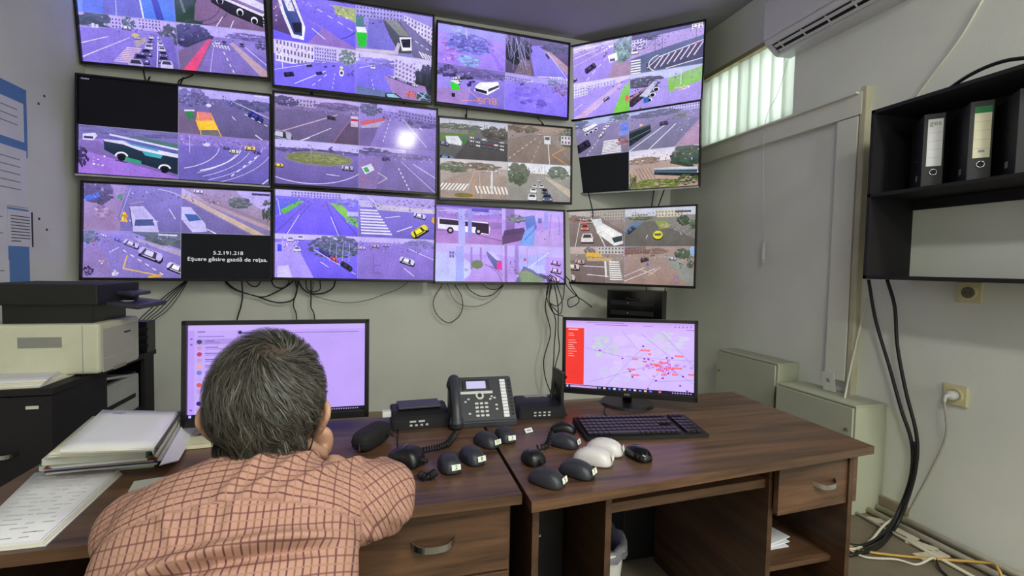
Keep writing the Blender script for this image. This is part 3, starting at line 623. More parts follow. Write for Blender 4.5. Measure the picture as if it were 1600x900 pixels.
        t.D(56, 88, 88, 34, 1.4, 5, LT); t.L(92, 100, 99, 88, 1.4, LT); t.C(60, 30, 5, (235, 230, 190), 5); t.C(52, 24, 4, (60, 70, 110), 5); t.C(78, 20, 6, (250, 200, 50), 0); t.C(86, 28, 4, (50, 44, 90), 10); t.E(30, 20, 4, 4, (225, 222, 245)); t.L(12, 2, 12, 40, .6, (210, 205, 230))
    elif k == '22a':
        t.bg((106, 92, 126)); t.R(0, 0, 100, 14, (190, 170, 205)); t.B(24, 6, 24, 18, (176, 160, 186), 6, 2); t.T(12, 14, 16, 12, (50, 46, 66), 30); t.T(76, 16, 30, 9, (90, 76, 110), 40); t.P([(0, 34), (60, 28), (90, 34), (80, 100), (0, 100)], (100, 88, 124)); t.P([(86, 50), (100, 46), (100, 100), (70, 100)], (92, 74, 100))
        t.L(0, 88, 74, 34, 1.4, (190, 164, 176)); t.L(30, 100, 66, 66, .8, LT); t.L(14, 112, 40, 92, 1.2, LT); t.C(66, 42, 5, (40, 40, 44), 6); t.R(90, 34, 9, 24, (210, 190, 210)); t.R(90, 40, 9, 5, (190, 30, 60)); t.C(6, 90, 13, (170, 168, 190), 8); t.L(68, 100, 88, 46, .8, (176, 110, 130)); t.speck(26, (150, 130, 170), 20, 24, 100, 32, 2)
    elif k == '22b':
        t.bg((134, 116, 186)); t.R(0, 0, 100, 14, (172, 158, 215)); t.T(14, 14, 16, 16, (76, 80, 96), 30); t.P([(40, 18), (54, 16), (100, 84), (100, 100), (20, 100)], (130, 114, 184)); t.P([(0, 44), (32, 30), (34, 36), (4, 54)], (205, 90, 96)); t.P([(2, 54), (34, 36), (20, 60), (8, 70)], (176, 166, 200)); t.T(80, 30, 24, 18, (88, 78, 132), 50)
        t.B(50, 8, 50, 16, (130, 116, 176), 12, 2, drop=10); t.D(40, 30, 30, 90, .8, 6, LT); t.L(56, 30, 88, 92, 1.2, (190, 176, 225)); t.D(76, 44, 84, 52, 1, 1, LT); t.C(66, 36, 4, (60, 50, 90), 30); t.P([(0, 60), (24, 54), (14, 100), (0, 100)], (112, 96, 150)); t.speck(20, (60, 50, 90), 30, 20, 60, 34, 2)
    elif k == '22c':
        t.bg((98, 84, 150)); t.R(0, 0, 100, 18, (196, 188, 238)); t.T(50, 22, 60, 7, (60, 54, 84), 90, .16); t.E(52, 38, 42, 17, (130, 118, 130)); t.E(52, 37, 40, 14, (112, 122, 54)); t.T(52, 38, 34, 10, (124, 134, 60), 40, .2)
        t.L(42, 8, 42, 50, 1, (150, 130, 140)); t.T(66, 14, 3, 8, (40, 34, 60), 8, .5); t.C(86, 54, 7, (176, 170, 200), 2); t.C(4, 58, 5, (225, 205, 70), 4); t.arc(40, 20, 76, 76, 1.1, (210, 196, 240), 30, 150, 18); t.L(60, 72, 76, 74, .8, LT)
    elif k == '22d':
        t.bg((112, 98, 158)); t.R(0, 0, 60, 10, (176, 160, 200)); t.T(20, 12, 22, 10, (60, 56, 74), 30); t.T(60, 18, 50, 8, (96, 84, 130), 40); t.P([(34, 24), (50, 20), (100, 90), (100, 100), (20, 100)], (108, 94, 150)); t.P([(0, 30), (30, 24), (22, 100), (0, 100)], (128, 106, 158))
        t.P([(3, 50), (15, 40), (20, 54), (8, 66)], (228, 226, 240)); t.P([(5, 52), (10, 48), (14, 58), (9, 62)], (60, 160, 80)); t.L(24, 60, 36, 72, .9, (210, 190, 200)); t.L(36, 72, 24, 86, .9, (210, 190, 200)); t.D(50, 44, 66, 100, 1.3, 6, LT); t.L(54, 30, 100, 100, 1, (190, 176, 225)); t.L(70, 34, 100, 64, .8, LT); t.C(34, 26, 5, (50, 46, 84), 0); t.T(5, 78, 4, 5, (210, 90, 110), 8); t.speck(18, (180, 160, 205), 40, 12, 100, 26, 2)
    elif k == '23a':
        t.bg((84, 84, 84)); t.grad(0, 22, (184, 190, 214), (206, 212, 226), 4); t.T(30, 18, 36, 8, (74, 84, 70), 40); t.T(84, 32, 24, 20, (70, 66, 60), 40); t.P([(0, 40), (50, 30), (52, 36), (0, 54)], (90, 120, 54)); t.P([(40, 50), (100, 54), (100, 100), (20, 100)], (70, 68, 68)); t.R(0, 26, 40, 10, (120, 124, 124))
        t.P([(8, 44), (26, 42), (32, 58), (30, 66), (10, 62)], (222, 224, 232)); t.R(32, 46, 5, 14, (40, 130, 54)); t.C(5, 62, 7, (120, 130, 150), 10); t.C(8, 100, 12, (96, 116, 150), 10)
        for i in range(18): t.C(46 + (i % 6) * 9, 44 + (i // 6) * 9 + (i % 6) * 1.5, 3.2, r.choice([(200, 204, 214), (150, 60, 60), (90, 96, 120), (225, 225, 230)]), 6)
        for x in (14, 44, 64): t.L(x, 2, x + 1, 26, .5, (96, 100, 100))
    elif k == '23b':
        t.bg((132, 118, 112)); t.R(0, 0, 100, 20, (150, 126, 110)); t.T(20, 10, 28, 12, (84, 72, 56), 30); t.T(94, 26, 14, 26, (70, 84, 60), 36); t.P([(0, 40), (40, 22), (62, 22), (100, 90), (100, 100), (0, 100)], (128, 112, 104)); t.D(0, 92, 46, 30, 1, 7, (214, 200, 190)); t.D(36, 100, 52, 36, .8, 5, (200, 180, 160)); t.L(62, 24, 66, 100, 1.2, (226, 222, 215))
        t.R(57, 24, 10, 22, (224, 226, 230)); t.R(58.5, 27, 7, 8, (60, 70, 70)); t.B(84, 20, 16, 24, (206, 200, 204), 3, 2); t.L(70, 74, 94, 50, 1, (230, 160, 70)); t.L(70, 74, 96, 100, 1, (230, 160, 70)); t.C(50, 22, 3, (190, 190, 200), 0)
    elif k == '23c':
        t.bg((160, 146, 138)); t.R(0, 0, 100, 20, (208, 200, 204)); t.T(20, 20, 24, 14, (80, 90, 66), 40); t.T(60, 16, 30, 10, (96, 84, 66), 40); t.P([(0, 60), (44, 26), (70, 24), (100, 40), (100, 100), (0, 100)], (158, 140, 130)); t.Zv(-2, 62, 46, 18, 9, -8, (236, 236, 236)); t.Zv(50, 66, 50, 20, 9, 4, (232, 226, 220)); t.L(46, 100, 52, 28, 1, (220, 140, 70)); t.L(34, 100, 50, 28, .8, (210, 180, 150))
        t.L(60, 100, 56, 28, .8, (210, 180, 150)); t.E(34, 92, 14, 6, (120, 110, 50)); t.R(74, 26, 3, 60, (214, 216, 218)); t.speck(16, (220, 216, 220), 30, 22, 100, 30, 2)
    elif k == '23d':
        t.bg((140, 136, 130)); t.grad(0, 26, (226, 232, 242), (236, 238, 242), 4); t.T(16, 30, 18, 30, (74, 86, 66), 60); t.T(80, 22, 18, 18, (88, 104, 84), 40); t.P([(30, 100), (46, 30), (56, 28), (100, 84), (100, 100)], (150, 146, 140)); t.P([(58, 32), (100, 66), (100, 88), (60, 40)], (190, 178, 160))
        for (x, y, s_, c) in ((38, 90, 7, (214, 216, 222)), (40, 72, 5, (226, 226, 232)), (42, 60, 4, (190, 192, 200)), (62, 90, 8, (84, 92, 120)), (58, 72, 5, (60, 64, 80)), (53, 60, 4, (200, 200, 206)), (50, 50, 3, (160, 160, 170)), (48, 44, 2.4, (220, 220, 226))): t.F(x, y, s_, c)
        for x in (58, 70, 84): t.L(x, 4, x, 40, .5, (120, 120, 120))
    elif k == '24a':
        t.bg((112, 108, 122)); t.R(0, 0, 100, 16, (150, 170, 180)); t.T(14, 10, 20, 14, (60, 80, 70), 30); t.T(86, 8, 18, 9, (60, 90, 60), 24); t.P([(0, 50), (44, 20), (96, 20), (80, 100), (0, 100)], (112, 106, 128)); t.D(30, 100, 66, 30, .8, 8, LT); t.Z(60, 64, 26, 36, 9, -4, (232, 232, 240), .25); t.R(88, 24, 10, 20, (70, 110, 200)); t.R(84, 44, 16, 12, (120, 130, 200)); t.T(90, 70, 10, 14, (130, 90, 90), 16)
        t.bus([(24, 24), (46, 14), (50, 18), (28, 32)], 10, (236, 238, 246), (196, 200, 216), (60, 66, 84)); t.C(24, 70, 13, (34, 30, 46), -24); t.C(56, 46, 5, (206, 206, 216), -40); t.F(62, 30, 3.4, (220, 220, 230)); t.F(66, 24, 3, (220, 220, 230)); t.F(68, 18, 2.4, (160, 160, 190))
    elif k == '24b':
        t.bg((112, 108, 124)); t.R(0, 0, 100, 12, (150, 168, 180)); t.B(58, 0, 42, 14, (180, 178, 205), 12, 2); t.T(40, 12, 40, 8, (70, 78, 76), 44); t.P([(62, 24), (84, 20), (80, 34), (60, 34)], (92, 106, 60)); t.P([(0, 80), (60, 24), (100, 36), (60, 100), (0, 100)], (108, 106, 126)); t.P([(66, 100), (100, 40), (100, 100)], (166, 136, 158))
        t.L(0, 100, 56, 40, 1, LT); t.L(30, 100, 68, 44, 1, LT); t.P([(0, 52), (32, 38), (33, 56), (0, 88)], (22, 34, 32)); t.P([(0, 48), (32, 36), (32, 40), (0, 54)], (60, 74, 70)); t.L(0, 70, 32, 50, 1, (90, 110, 104)); t.C(51, 38, 6, (60, 54, 70), -4); t.E(18, 36, 2.4, 3, (250, 180, 120)); t.speck(14, (190, 180, 205), 60, 34, 100, 60, 1.6)
    elif k == '24d':
        t.bg((150, 130, 120)); t.grad(0, 30, (196, 194, 214), (226, 212, 214), 4); t.T(22, 28, 26, 10, (120, 96, 80), 40); t.T(84, 26, 24, 30, (36, 54, 38), 80); t.P([(0, 50), (60, 40), (100, 60), (100, 100), (0, 100)], (166, 140, 124))
        for i in range(5): t.L(10 + i * 5, 46, 24 + i * 5, 90, 1, (120, 100, 96))
        t.bus([(38, 50), (60, 50), (98, 54), (98, 62)], 18, (190, 196, 205), (24, 24, 28), (40, 50, 56)); t.P([(38, 50), (98, 58), (98, 78), (38, 66)], (22, 24, 26)); t.P([(38, 49), (98, 56), (98, 61), (38, 53)], (170, 180, 190)); t.P([(38, 54), (98, 64), (98, 70), (38, 60)], (60, 84, 100))
        t.T(40, 92, 36, 16, (90, 104, 44), 80, .2); t.T(84, 84, 18, 14, (60, 76, 36), 30, .24); t.T(5, 84, 8, 30, (80, 88, 50), 20); t.L(68, 6, 68, 26, .6, (120, 120, 130)); t.L(64, 12, 72, 12, .5, (120, 120, 130)); t.R(90, 30, 1.6, 6, (120, 170, 230))
    elif k == '31a':
        t.bg((120, 108, 158)); t.P([(0, 0), (44, 0), (40, 40), (36, 100), (0, 100)], (150, 124, 160)); t.P([(44, 0), (100, 0), (100, 100), (40, 100), (34, 72)], (112, 104, 160)); t.T(14, 18, 16, 26, (66, 60, 84), 50); t.P([(0, 28), (14, 18), (16, 28), (2, 38)], (60, 100, 200)); t.T(20, 60, 10, 14, (160, 132, 164), 16); t.E(36, 26, 3, 5, (60, 150, 90))
        t.L(47, 4, 36, 72, .6, (190, 180, 205)); t.L(46, 40, 60, 34, 1, (190, 150, 130)); t.T(41, 70, 3.5, 12, (220, 170, 50), 12, .5); t.L(36, 78, 44, 80, 1.4, (220, 170, 50)); t.L(87, 48, 94, 70, .9, LT); t.arc(60, 30, 44, 26, .7, LT, -70, 0)
        t.P([(46, 46), (60, 44), (74, 76), (77, 104), (50, 104), (48, 70)], (196, 188, 226)); t.P([(52, 74), (70, 72), (72, 86), (51, 88)], (70, 86, 130)); t.P([(48, 50), (59, 49), (68, 70), (52, 72)], (184, 172, 216)); t.L(46, 76, 50, 80, .8, LT); t.L(70, 78, 76, 76, .8, LT); t.L(46, 50, 49, 90, 1, (60, 54, 84))
    elif k == '31b':
        t.bg((128, 116, 150)); t.R(0, 0, 100, 24, (184, 176, 214)); t.P([(0, 0), (70, 0), (100, 40), (100, 84), (30, 30)], (150, 130, 140)); t.P([(60, 0), (100, 0), (100, 46), (90, 42), (66, 14)], (184, 170, 210)); t.T(64, 28, 14, 14, (84, 96, 78), 40); t.T(96, 44, 7, 26, (60, 72, 60), 20); t.P([(10, 14), (100, 82), (100, 90), (10, 22)], (176, 150, 150)); t.P([(0, 10), (94, 100), (80, 100), (0, 20)], (200, 176, 140)); t.P([(0, 22), (76, 100), (0, 100)], (108, 98, 146))
        t.P([(24, 18), (100, 72), (100, 78), (20, 20)], (140, 120, 126)); t.P([(0, 42), (10, 42), (26, 78), (28, 96), (12, 98), (0, 70)], (196, 190, 228)); t.P([(3, 58), (16, 58), (22, 70), (8, 74)], (64, 96, 160)); t.L(28, 90, 38, 100, 1.2, LT); t.C(18, 6, 5, (220, 216, 240), 6); t.R(78, 4, 21, 5, (20, 18, 30)); t.speck(20, (150, 130, 140), 26, 6, 60, 30, 2)
    elif k == '31c':
        t.bg((132, 118, 180)); t.T(6, 12, 10, 16, (70, 96, 96), 24); t.P([(46, 0), (100, 0), (100, 36), (60, 10)], (60, 76, 64)); t.T(84, 14, 22, 14, (66, 86, 64), 60); t.P([(14, 6), (50, 10), (100, 44), (100, 100), (30, 100)], (126, 112, 172)); t.P([(0, 40), (14, 20), (34, 100), (0, 100)], (140, 118, 168)); t.P([(50, 12), (100, 40), (100, 52), (54, 20)], (170, 156, 170))
        for (x, y, s_, c) in ((20, 10, 3, (225, 220, 245)), (34, 18, 4, (90, 110, 200)), (48, 26, 8, (196, 190, 230)), (68, 48, 13, (190, 184, 222)), (96, 78, 11, (215, 210, 240))): t.C(x, y, s_, c, 24)
        t.L(44, 52, 40, 80, 1.4, (220, 180, 90)); t.L(40, 80, 76, 94, 1.6, (220, 180, 90)); t.L(66, 98, 80, 94, 3, (220, 170, 60)); t.D(38, 38, 84, 96, 1.2, 6, LT); t.L(26, 46, 36, 34, .8, LT); t.T(18, 66, 3, 6, (230, 190, 190), 6, .5); t.T(32, 90, 4, 7, (210, 200, 240), 8, .5); t.T(5, 86, 6, 12, (60, 50, 84), 12); t.L(76, 5, 96, 6, 2, (220, 220, 235)); t.T(9, 22, 3, 6, (130, 60, 80), 6)
    elif k == '32a':
        t.bg((108, 90, 236)); t.R(0, 0, 100, 14, (190, 184, 250)); t.B(18, 2, 60, 12, (176, 166, 224), 16, 2); t.P([(0, 66), (34, 20), (62, 20), (100, 86), (100, 100), (0, 100)], (112, 92, 238)); t.P([(0, 20), (34, 18), (0, 60)], (84, 90, 220)); t.P([(6, 46), (28, 22), (34, 24), (10, 56)], (90, 190, 60)); t.P([(62, 22), (80, 28), (100, 62), (100, 80), (84, 58)], (120, 200, 60)); t.T(92, 62, 8, 12, (110, 150, 130), 20); t.T(86, 20, 16, 10, (120, 120, 220), 20)
        for a, b in ((36, 0), (40, 12), (56, 78), (60, 100)): t.L(a + 4, 22, b, 100, .6, (66, 50, 130))
        t.L(28, 56, 14, 100, .8, LT); t.L(66, 56, 76, 100, .8, LT); t.R(86, 42, 14, 10, (196, 190, 235)); t.L(3, 24, 6, 58, .7, (220, 216, 255))
    elif k == '32b':
        t.bg((110, 98, 184)); t.R(0, 0, 100, 26, (170, 156, 205)); t.P([(20, 20), (100, 26), (100, 36), (24, 34)], (206, 196, 200)); t.Z(2, 34, 22, 62, 9, 2, (226, 224, 255), .9); t.Z(0, 14, 12, 16, 4, 3, (210, 206, 250), .4); t.L(12, 2, 22, 20, 1, LT); t.speck(30, (120, 90, 120), 40, 4, 100, 20, 2.6)
        t.L(34, 52, 54, 46, .9, LT); t.L(50, 84, 70, 70, 1.2, LT); t.C(80, 42, 8, (206, 200, 236), 14); t.C(80, 80, 12, (236, 216, 40), -34); t.P([(97, 46), (100, 42), (100, 60), (96, 56)], (230, 170, 60))
    elif k == '32c':
        t.bg((112, 94, 232)); t.R(0, 0, 100, 12, (206, 196, 244)); t.P([(26, 14), (50, 10), (100, 86), (100, 100), (44, 100)], (108, 90, 228)); t.P([(0, 20), (22, 14), (46, 100), (0, 100)], (170, 150, 240)); t.T(72, 26, 34, 28, (56, 70, 74), 110, .17); t.T(76, 30, 26, 22, (90, 110, 110), 50, .1); t.L(46, 34, 98, 90, 1.4, (190, 180, 240))
        for x in (66, 74, 82, 90): t.L(x, 16, x - 1, 60, .5, (190, 184, 215))
        t.R(3, 24, 5, 16, (50, 60, 220)); t.P([(3, 74), (16, 72), (20, 100), (3, 100)], (206, 196, 246)); t.F(26, 34, 4, (226, 222, 250)); t.F(18, 12, 4, (220, 215, 245)); t.F(30, 8, 4, (226, 222, 250)); t.C(56, 38, 4, (50, 44, 160), 30); t.C(63, 46, 4.5, (60, 50, 150), 30); t.C(71, 55, 5, (226, 80, 90), 30); t.C(86, 70, 8, (40, 46, 60), 34); t.L(54, 62, 64, 74, .8, LT); t.speck(24, (226, 200, 240), 4, 14, 30, 40, 2)
    elif k == '32d':
        t.bg((132, 108, 190)); t.R(0, 0, 100, 12, (190, 176, 220)); t.T(80, 14, 24, 12, (110, 104, 150), 40); t.P([(0, 22), (70, 16), (100, 50), (100, 100), (0, 100)], (130, 108, 190)); t.C(64, 54, 10, (214, 210, 240), 18); t.C(22, 20, 5, (190, 160, 170), 6); t.C(36, 18, 4, (170, 150, 200), 4); t.L(60, 72, 74, 92, .9, LT); t.L(66, 24, 100, 50, .8, LT)
        t.L(20, 40, 20, 86, .7, (110, 80, 130)); t.L(20, 86, 30, 84, .7, (110, 80, 130)); t.L(20, 68, 30, 66, .7, (110, 80, 130)); t.L(78, 2, 78, 26, .6, (110, 96, 150)); t.C(4, 26, 5, (200, 190, 230), 0)
    elif k == '33a':
        t.bg((168, 120, 196)); t.R(0, 0, 100, 30, (150, 118, 196)); t.T(50, 10, 60, 12, (170, 150, 220), 40); t.R(0, 0, 100, 5, (96, 70, 160)); t.P([(0, 36), (100, 40), (100, 56), (0, 70)], (150, 112, 176)); t.P([(0, 80), (100, 72), (100, 100), (0, 100)], (176, 130, 200)); t.R(54, 5, 26, 8, (60, 50, 170))
        t.P([(4, 34), (78, 40), (82, 56), (80, 74), (4, 62)], (236, 232, 248)); t.P([(6, 36), (80, 44), (80, 56), (6, 50)], (36, 26, 40)); t.P([(60, 52), (80, 56), (80, 72), (60, 68)], (50, 30, 44))
        for x in (22, 64): t.E(x, 66, 5, 9, (40, 24, 36)); t.E(x, 66, 2.4, 4, (200, 190, 205))
        t.R(34, 8, 10, 92, (170, 174, 240)); t.R(48, 6, 6, 76, (140, 140, 210)); t.L(64, 76, 100, 90, 1, (110, 80, 130)); t.speck(30, (120, 84, 150), 0, 14, 100, 34, 2)
    elif k == '33b':
        t.bg((178, 140, 216)); t.R(0, 0, 100, 30, (196, 170, 230)); t.R(6, 0, 14, 60, (130, 100, 160)); t.T(22, 26, 18, 12, (100, 110, 96), 20); t.P([(4, 60), (34, 50), (40, 66), (0, 84)], (84, 64, 100)); t.P([(0, 76), (34, 66), (34, 84), (0, 100)], (100, 70, 110)); t.P([(36, 20), (52, 14), (56, 50), (40, 70)], (90, 120, 190))
        t.P([(36, 60), (52, 40), (52, 100), (28, 100)], (120, 160, 230)); t.L(36, 84, 54, 50, .8, (60, 60, 120)); t.R(68, 4, 6, 60, (150, 150, 220)); t.R(58, 22, 6, 14, (96, 100, 170)); t.P([(54, 60), (100, 40), (100, 100), (50, 100)], (190, 160, 226)); t.L(80, 10, 76, 70, .6, (120, 60, 110)); t.L(92, 10, 94, 60, .8, (140, 90, 150)); t.speck(14, (110, 70, 120), 60, 50, 100, 80, 2)
    elif k == '33c':
        t.bg((184, 150, 226)); t.R(0, 0, 100, 26, (196, 180, 238)); t.E(18, 66, 36, 40, (196, 200, 245)); t.R(30, 6, 12, 94, (160, 170, 240)); t.R(52, 8, 3, 60, (150, 120, 190)); t.R(66, 8, 3, 50, (150, 120, 190)); t.E(62, 54, 9, 12, (110, 126, 84)); t.P([(0, 24), (20, 24), (20, 100), (0, 100)], (190, 196, 245)); t.B(20, 20, 8, 18, (160, 150, 220), 2, 2)
        t.P([(76, 18), (86, 20), (100, 46), (100, 68), (90, 66), (78, 34)], (90, 96, 150)); t.P([(77, 18), (86, 20), (99, 42), (92, 42)], (200, 196, 235)); t.P([(92, 46), (100, 44), (100, 68), (92, 66)], (236, 60, 150)); t.arc(60, 110, 40, 60, .8, (96, 70, 120), -70, -10); t.arc(70, 110, 34, 56, .8, (96, 70, 120), -70, -10); t.T(46, 70, 3, 6, (100, 70, 120), 6)
    elif k == '33d':
        t.bg((180, 150, 226)); t.R(0, 0, 100, 30, (196, 180, 236)); t.R(4, 0, 4, 100, (150, 110, 170)); t.R(20, 0, 6, 80, (150, 120, 190)); t.P([(26, 30), (70, 20), (70, 60), (30, 90)], (176, 180, 240)); t.L(24, 84, 76, 16, 1.8, (220, 224, 255)); t.P([(34, 56), (74, 84), (60, 100), (20, 100)], (110, 110, 150)); t.P([(24, 76), (38, 66), (70, 96), (60, 100), (30, 100)], (130, 150, 110)); t.P([(40, 54), (66, 52), (70, 74), (56, 76)], (190, 196, 245))
        t.C(86, 44, 8, (200, 160, 214), 10); t.C(86, 66, 9, (206, 176, 224), 10); t.C(84, 90, 8, (226, 190, 226), 10); t.R(34, 34, 4, 8, (230, 60, 130)); t.speck(20, (120, 80, 130), 8, 40, 28, 80, 2.4); t.L(40, 4, 40, 60, .8, (150, 130, 200)); t.L(56, 4, 56, 50, .8, (150, 130, 200))
    elif k == '34a':
        t.bg((128, 110, 106)); t.R(0, 0, 100, 16, (176, 168, 160)); t.B(44, 2, 56, 24, (166, 158, 146), 14, 3, (96, 92, 84)); t.P([(0, 22), (44, 16), (60, 16), (100, 60), (100, 100), (0, 100)], (118, 104, 100)); t.L(20, 100, 28, 26, .9, (230, 220, 214)); t.L(46, 20, 70, 100, 1.6, (222, 218, 210)); t.T(18, 20, 20, 10, (110, 84, 74), 26)
        for (x, y, s_, c) in ((40, 76, 10, (216, 206, 204)), (36, 46, 6.5, (214, 96, 84)), (34, 30, 4.6, (210, 110, 96)), (36, 22, 3.6, (190, 180, 176)), (44, 30, 4, (150, 120, 110)), (28, 60, 0.1, (0, 0, 0))): t.F(x, y, s_, c)
        t.P([(54, 40), (66, 36), (96, 66), (98, 92), (84, 98), (56, 62)], (230, 230, 228)); t.P([(80, 76), (96, 70), (97, 84), (84, 90)], (50, 62, 70)); t.P([(56, 42), (64, 40), (88, 66), (80, 72)], (244, 244, 242)); t.P([(48, 24), (62, 22), (66, 40), (54, 44)], (216, 222, 226)); t.speck(16, (170, 120, 110), 0, 18, 30, 34, 3)
    elif k == '34b':
        t.bg((112, 108, 100)); t.R(0, 0, 100, 20, (198, 206, 226)); t.B(44, 6, 40, 18, (206, 200, 176), 9, 2, (120, 112, 90)); t.B(10, 14, 24, 12, (170, 166, 150), 6, 2); t.T(84, 34, 9, 14, (40, 56, 34), 34); t.T(24, 26, 20, 5, (60, 80, 50), 24); t.T(96, 44, 5, 14, (60, 84, 50), 14); t.P([(0, 60), (30, 34), (52, 34), (74, 60), (100, 80), (100, 100), (0, 100)], (96, 92, 86)); t.P([(44, 34), (62, 34), (66, 52), (52, 56)], (128, 150, 60)); t.T(60, 46, 9, 5, (190, 170, 130), 14)
        t.P([(12, 36), (24, 32), (24, 42), (4, 66), (0, 60)], (90, 120, 150)); t.C(9, 54, 7, (70, 90, 130), -40); t.E(49, 72, 7.4, 12, (30, 28, 26)); t.E(49, 70, 7, 11, (216, 206, 52)); t.P([(43.6, 66), (54, 66), (53, 72), (45, 72)], (84, 84, 80)); t.L(32, 80, 34, 70, .8, (220, 220, 210)); t.R(72, 9, 22, 5, (50, 48, 60)); t.speck(18, (150, 140, 170), 60, 50, 96, 70, 2)
    elif k == '34c':
        t.bg((126, 112, 104)); t.R(0, 0, 60, 20, (186, 160, 150)); t.T(44, 12, 10, 14, (96, 88, 70), 24); t.B(58, 0, 42, 20, (190, 186, 176), 8, 2); t.P([(0, 40), (70, 34), (70, 100), (0, 100)], (112, 96, 92)); t.R(38, 16, 26, 12, (226, 170, 40)); t.R(40, 30, 40, 10, (190, 160, 110)); t.L(34, 54, 70, 56, 1, LT); t.L(40, 78, 76, 82, 1, LT); t.L(70, 40, 72, 84, 3, (222, 222, 218)); t.Z(76, 40, 16, 54, 9, 2, (232, 232, 230), .3)
        t.C(28, 42, 8, (190, 160, 154), 4); t.C(16, 56, 11, (206, 190, 184), 4); t.C(8, 86, 12, (200, 180, 176), 10); t.speck(20, (170, 150, 140), 60, 18, 100, 36, 2)
    elif k == '34d':
        t.bg((150, 116, 104)); t.P([(0, 20), (70, 4), (100, 30), (100, 100), (0, 100)], (150, 124, 114)); t.B(0, 2, 32, 20, (110, 70, 60), 7, 3, (70, 44, 38), -4); t.P([(60, 30), (76, 26), (100, 60), (100, 96), (92, 100)], (134, 136, 130)); t.T(44, 12, 22, 8, (96, 70, 54), 30); t.T(84, 18, 12, 14, (44, 64, 40), 44); t.T(95, 40, 6, 18, (70, 84, 66), 18); t.T(82, 48, 3.4, 8, (70, 100, 60), 10)
        t.L(0, 94, 46, 58, .8, LT); t.L(0, 80, 30, 56, .8, LT); t.L(36, 76, 54, 54, .8, (220, 200, 176)); t.L(26, 62, 44, 72, .8, (220, 200, 176)); t.C(30, 34, 6, (70, 44, 50), -14); t.C(42, 22, 3, (160, 90, 90), -8); t.C(70, 30, 5, (190, 196, 210), 6); t.T(76, 84, 3, 9, (150, 120, 190), 8, .4); t.L(36, 46, 36, 72, .6, (130, 110, 130)); t.E(35, 47, 2, 4, (90, 90, 180)); t.E(98, 10, 4, 14, (120, 180, 230))
    return t
# ---------------------------------------------------------------- the video wall
TW, TH = 1.165, 0.666
V = (1.0, 1.0, 1.06)
TVS = [ # key, centre, rotation (yaw, tilt, roll) in degrees, tiles, label, strip, tint
 ('11', (-1.393, 3.90, 2.968), (-.7, 5.4, -1.5), ['11a', '11b', '11c', '11d'], 'top row wall television showing a jam of cars and a road with a red lane', 0, (1, 1, 1.08)),
 ('12', (-.194, 3.852, 2.926), (-.4, 7.4, .1), ['12a', '12b', '12c', '12d'], 'wall television, top row, showing a tram in its first picture and violet avenues', 0, (1.06, 1.06, 1.06)),
 ('13', (.998, 3.93, 2.942), (.7, -1, .3), ['13a', '13b', '13c', '13d'], 'wall television, top row, showing a road painted BUS and a hazy violet bush', 0, (1.08, 1.08, 1.06)),
 ('14', (2.033, 3.66, 2.952), (-43, 1.5, .6), ['14a', '14b', '14c', '14d'], 'top row corner television beside the blind, showing a striped traffic island', 0, (1.1, 1.1, 1.1)),
 ('21', (-1.345, 3.787, 2.176), (-.5, -1.4, .3), ['black', '21b', '21c', '21d'], 'middle row wall television with a black first picture and green and white bus', 1, (1, 1, 1.04)),
 ('22', (-.163, 3.745, 2.186), (.1, .9, -.1), ['22a', '22b', '22c', '22d'], 'middle row wall television showing a round grassy island, a lamp mirrored in it', 0, (1, 1, 1.02)),
 ('23', (1.022, 3.872, 2.184), (1.1, .7, -1.4), ['23a', '23b', '23c', '23d'], 'wall television, middle row, showing car park and daylight avenues in natural colours', 0, (1, 1, 1)),
 ('24', (2.035, 3.645, 2.305), (-50, 7, .7), ['24a', '24b', 'blank', '24d'], 'middle row corner television with one blank picture and a dark bus', 1, (1.08, 1.08, 1.1)),
 ('31', (-1.346, 3.818, 1.494), (-.6, -3.7, -.3), ['31a', '31b', '31c', 'blank'], 'wall television, bottom row, with a white error message on a black picture', 0, (1, 1, 1.06)),
 ('32', (-.166, 3.752, 1.508), (.2, -.2, .4), ['32a', '32b', '32c', '32d'], 'wall television, bottom row, showing a zebra crossing and a yellow car', 0, (1, 1, 1.04)),
 ('33', (.998, 3.922, 1.489), (1, -5.4, 0), ['33a', '33b', '33c', '33d'], 'wall television, bottom row, showing bus and tram stops in pink and violet', 0, (1, 1, 1.02)),
 ('34', (2.016, 3.638, 1.498), (-46.6, 2.7, 0), ['34a', '34b', '34c', '34d'], 'bottom row corner television showing a yellow car on a grey square', 0, (1, 1, 1)),
]
bz = 0.013
bm = BM()
for (c, s) in (((0, -.012, TH / 2 - bz / 2), (TW, .03, bz)), ((0, -.012, -TH / 2 + bz / 2 + .003), (TW, .03, bz + .006)), ((-TW / 2 + bz / 2, -.012, 0), (bz, .03, TH)), ((TW / 2 - bz / 2, -.012, 0), (bz, .03, TH))):
    box(bm, c, s, bev=.003)
me_bezel = bpy.data.meshes.new('bezel'); bm.to_mesh(me_bezel); bm.free(); me_bezel.materials.append(m_bezel)
bm = BM(); box(bm, (0, .008, 0), (TW - .004, .024, TH - .004), bev=.004); box(bm, (0, .032, -.06), (TW * .7, .03, TH * .55), bev=.01)
me_back = bpy.data.meshes.new('rear_housing'); bm.to_mesh(me_back); bm.free(); me_back.materials.append(m_blackm)
bm = BM(); box(bm, (0, -.0065, .0), (TW - 2 * bz + .002, .004, TH - 2 * bz + .002))
me_panel = bpy.data.meshes.new('screen'); bm.to_mesh(me_panel); bm.free(); me_panel.materials.append(m_glass)
iw, ih = TW - 2 * bz, TH - 2 * bz - .006
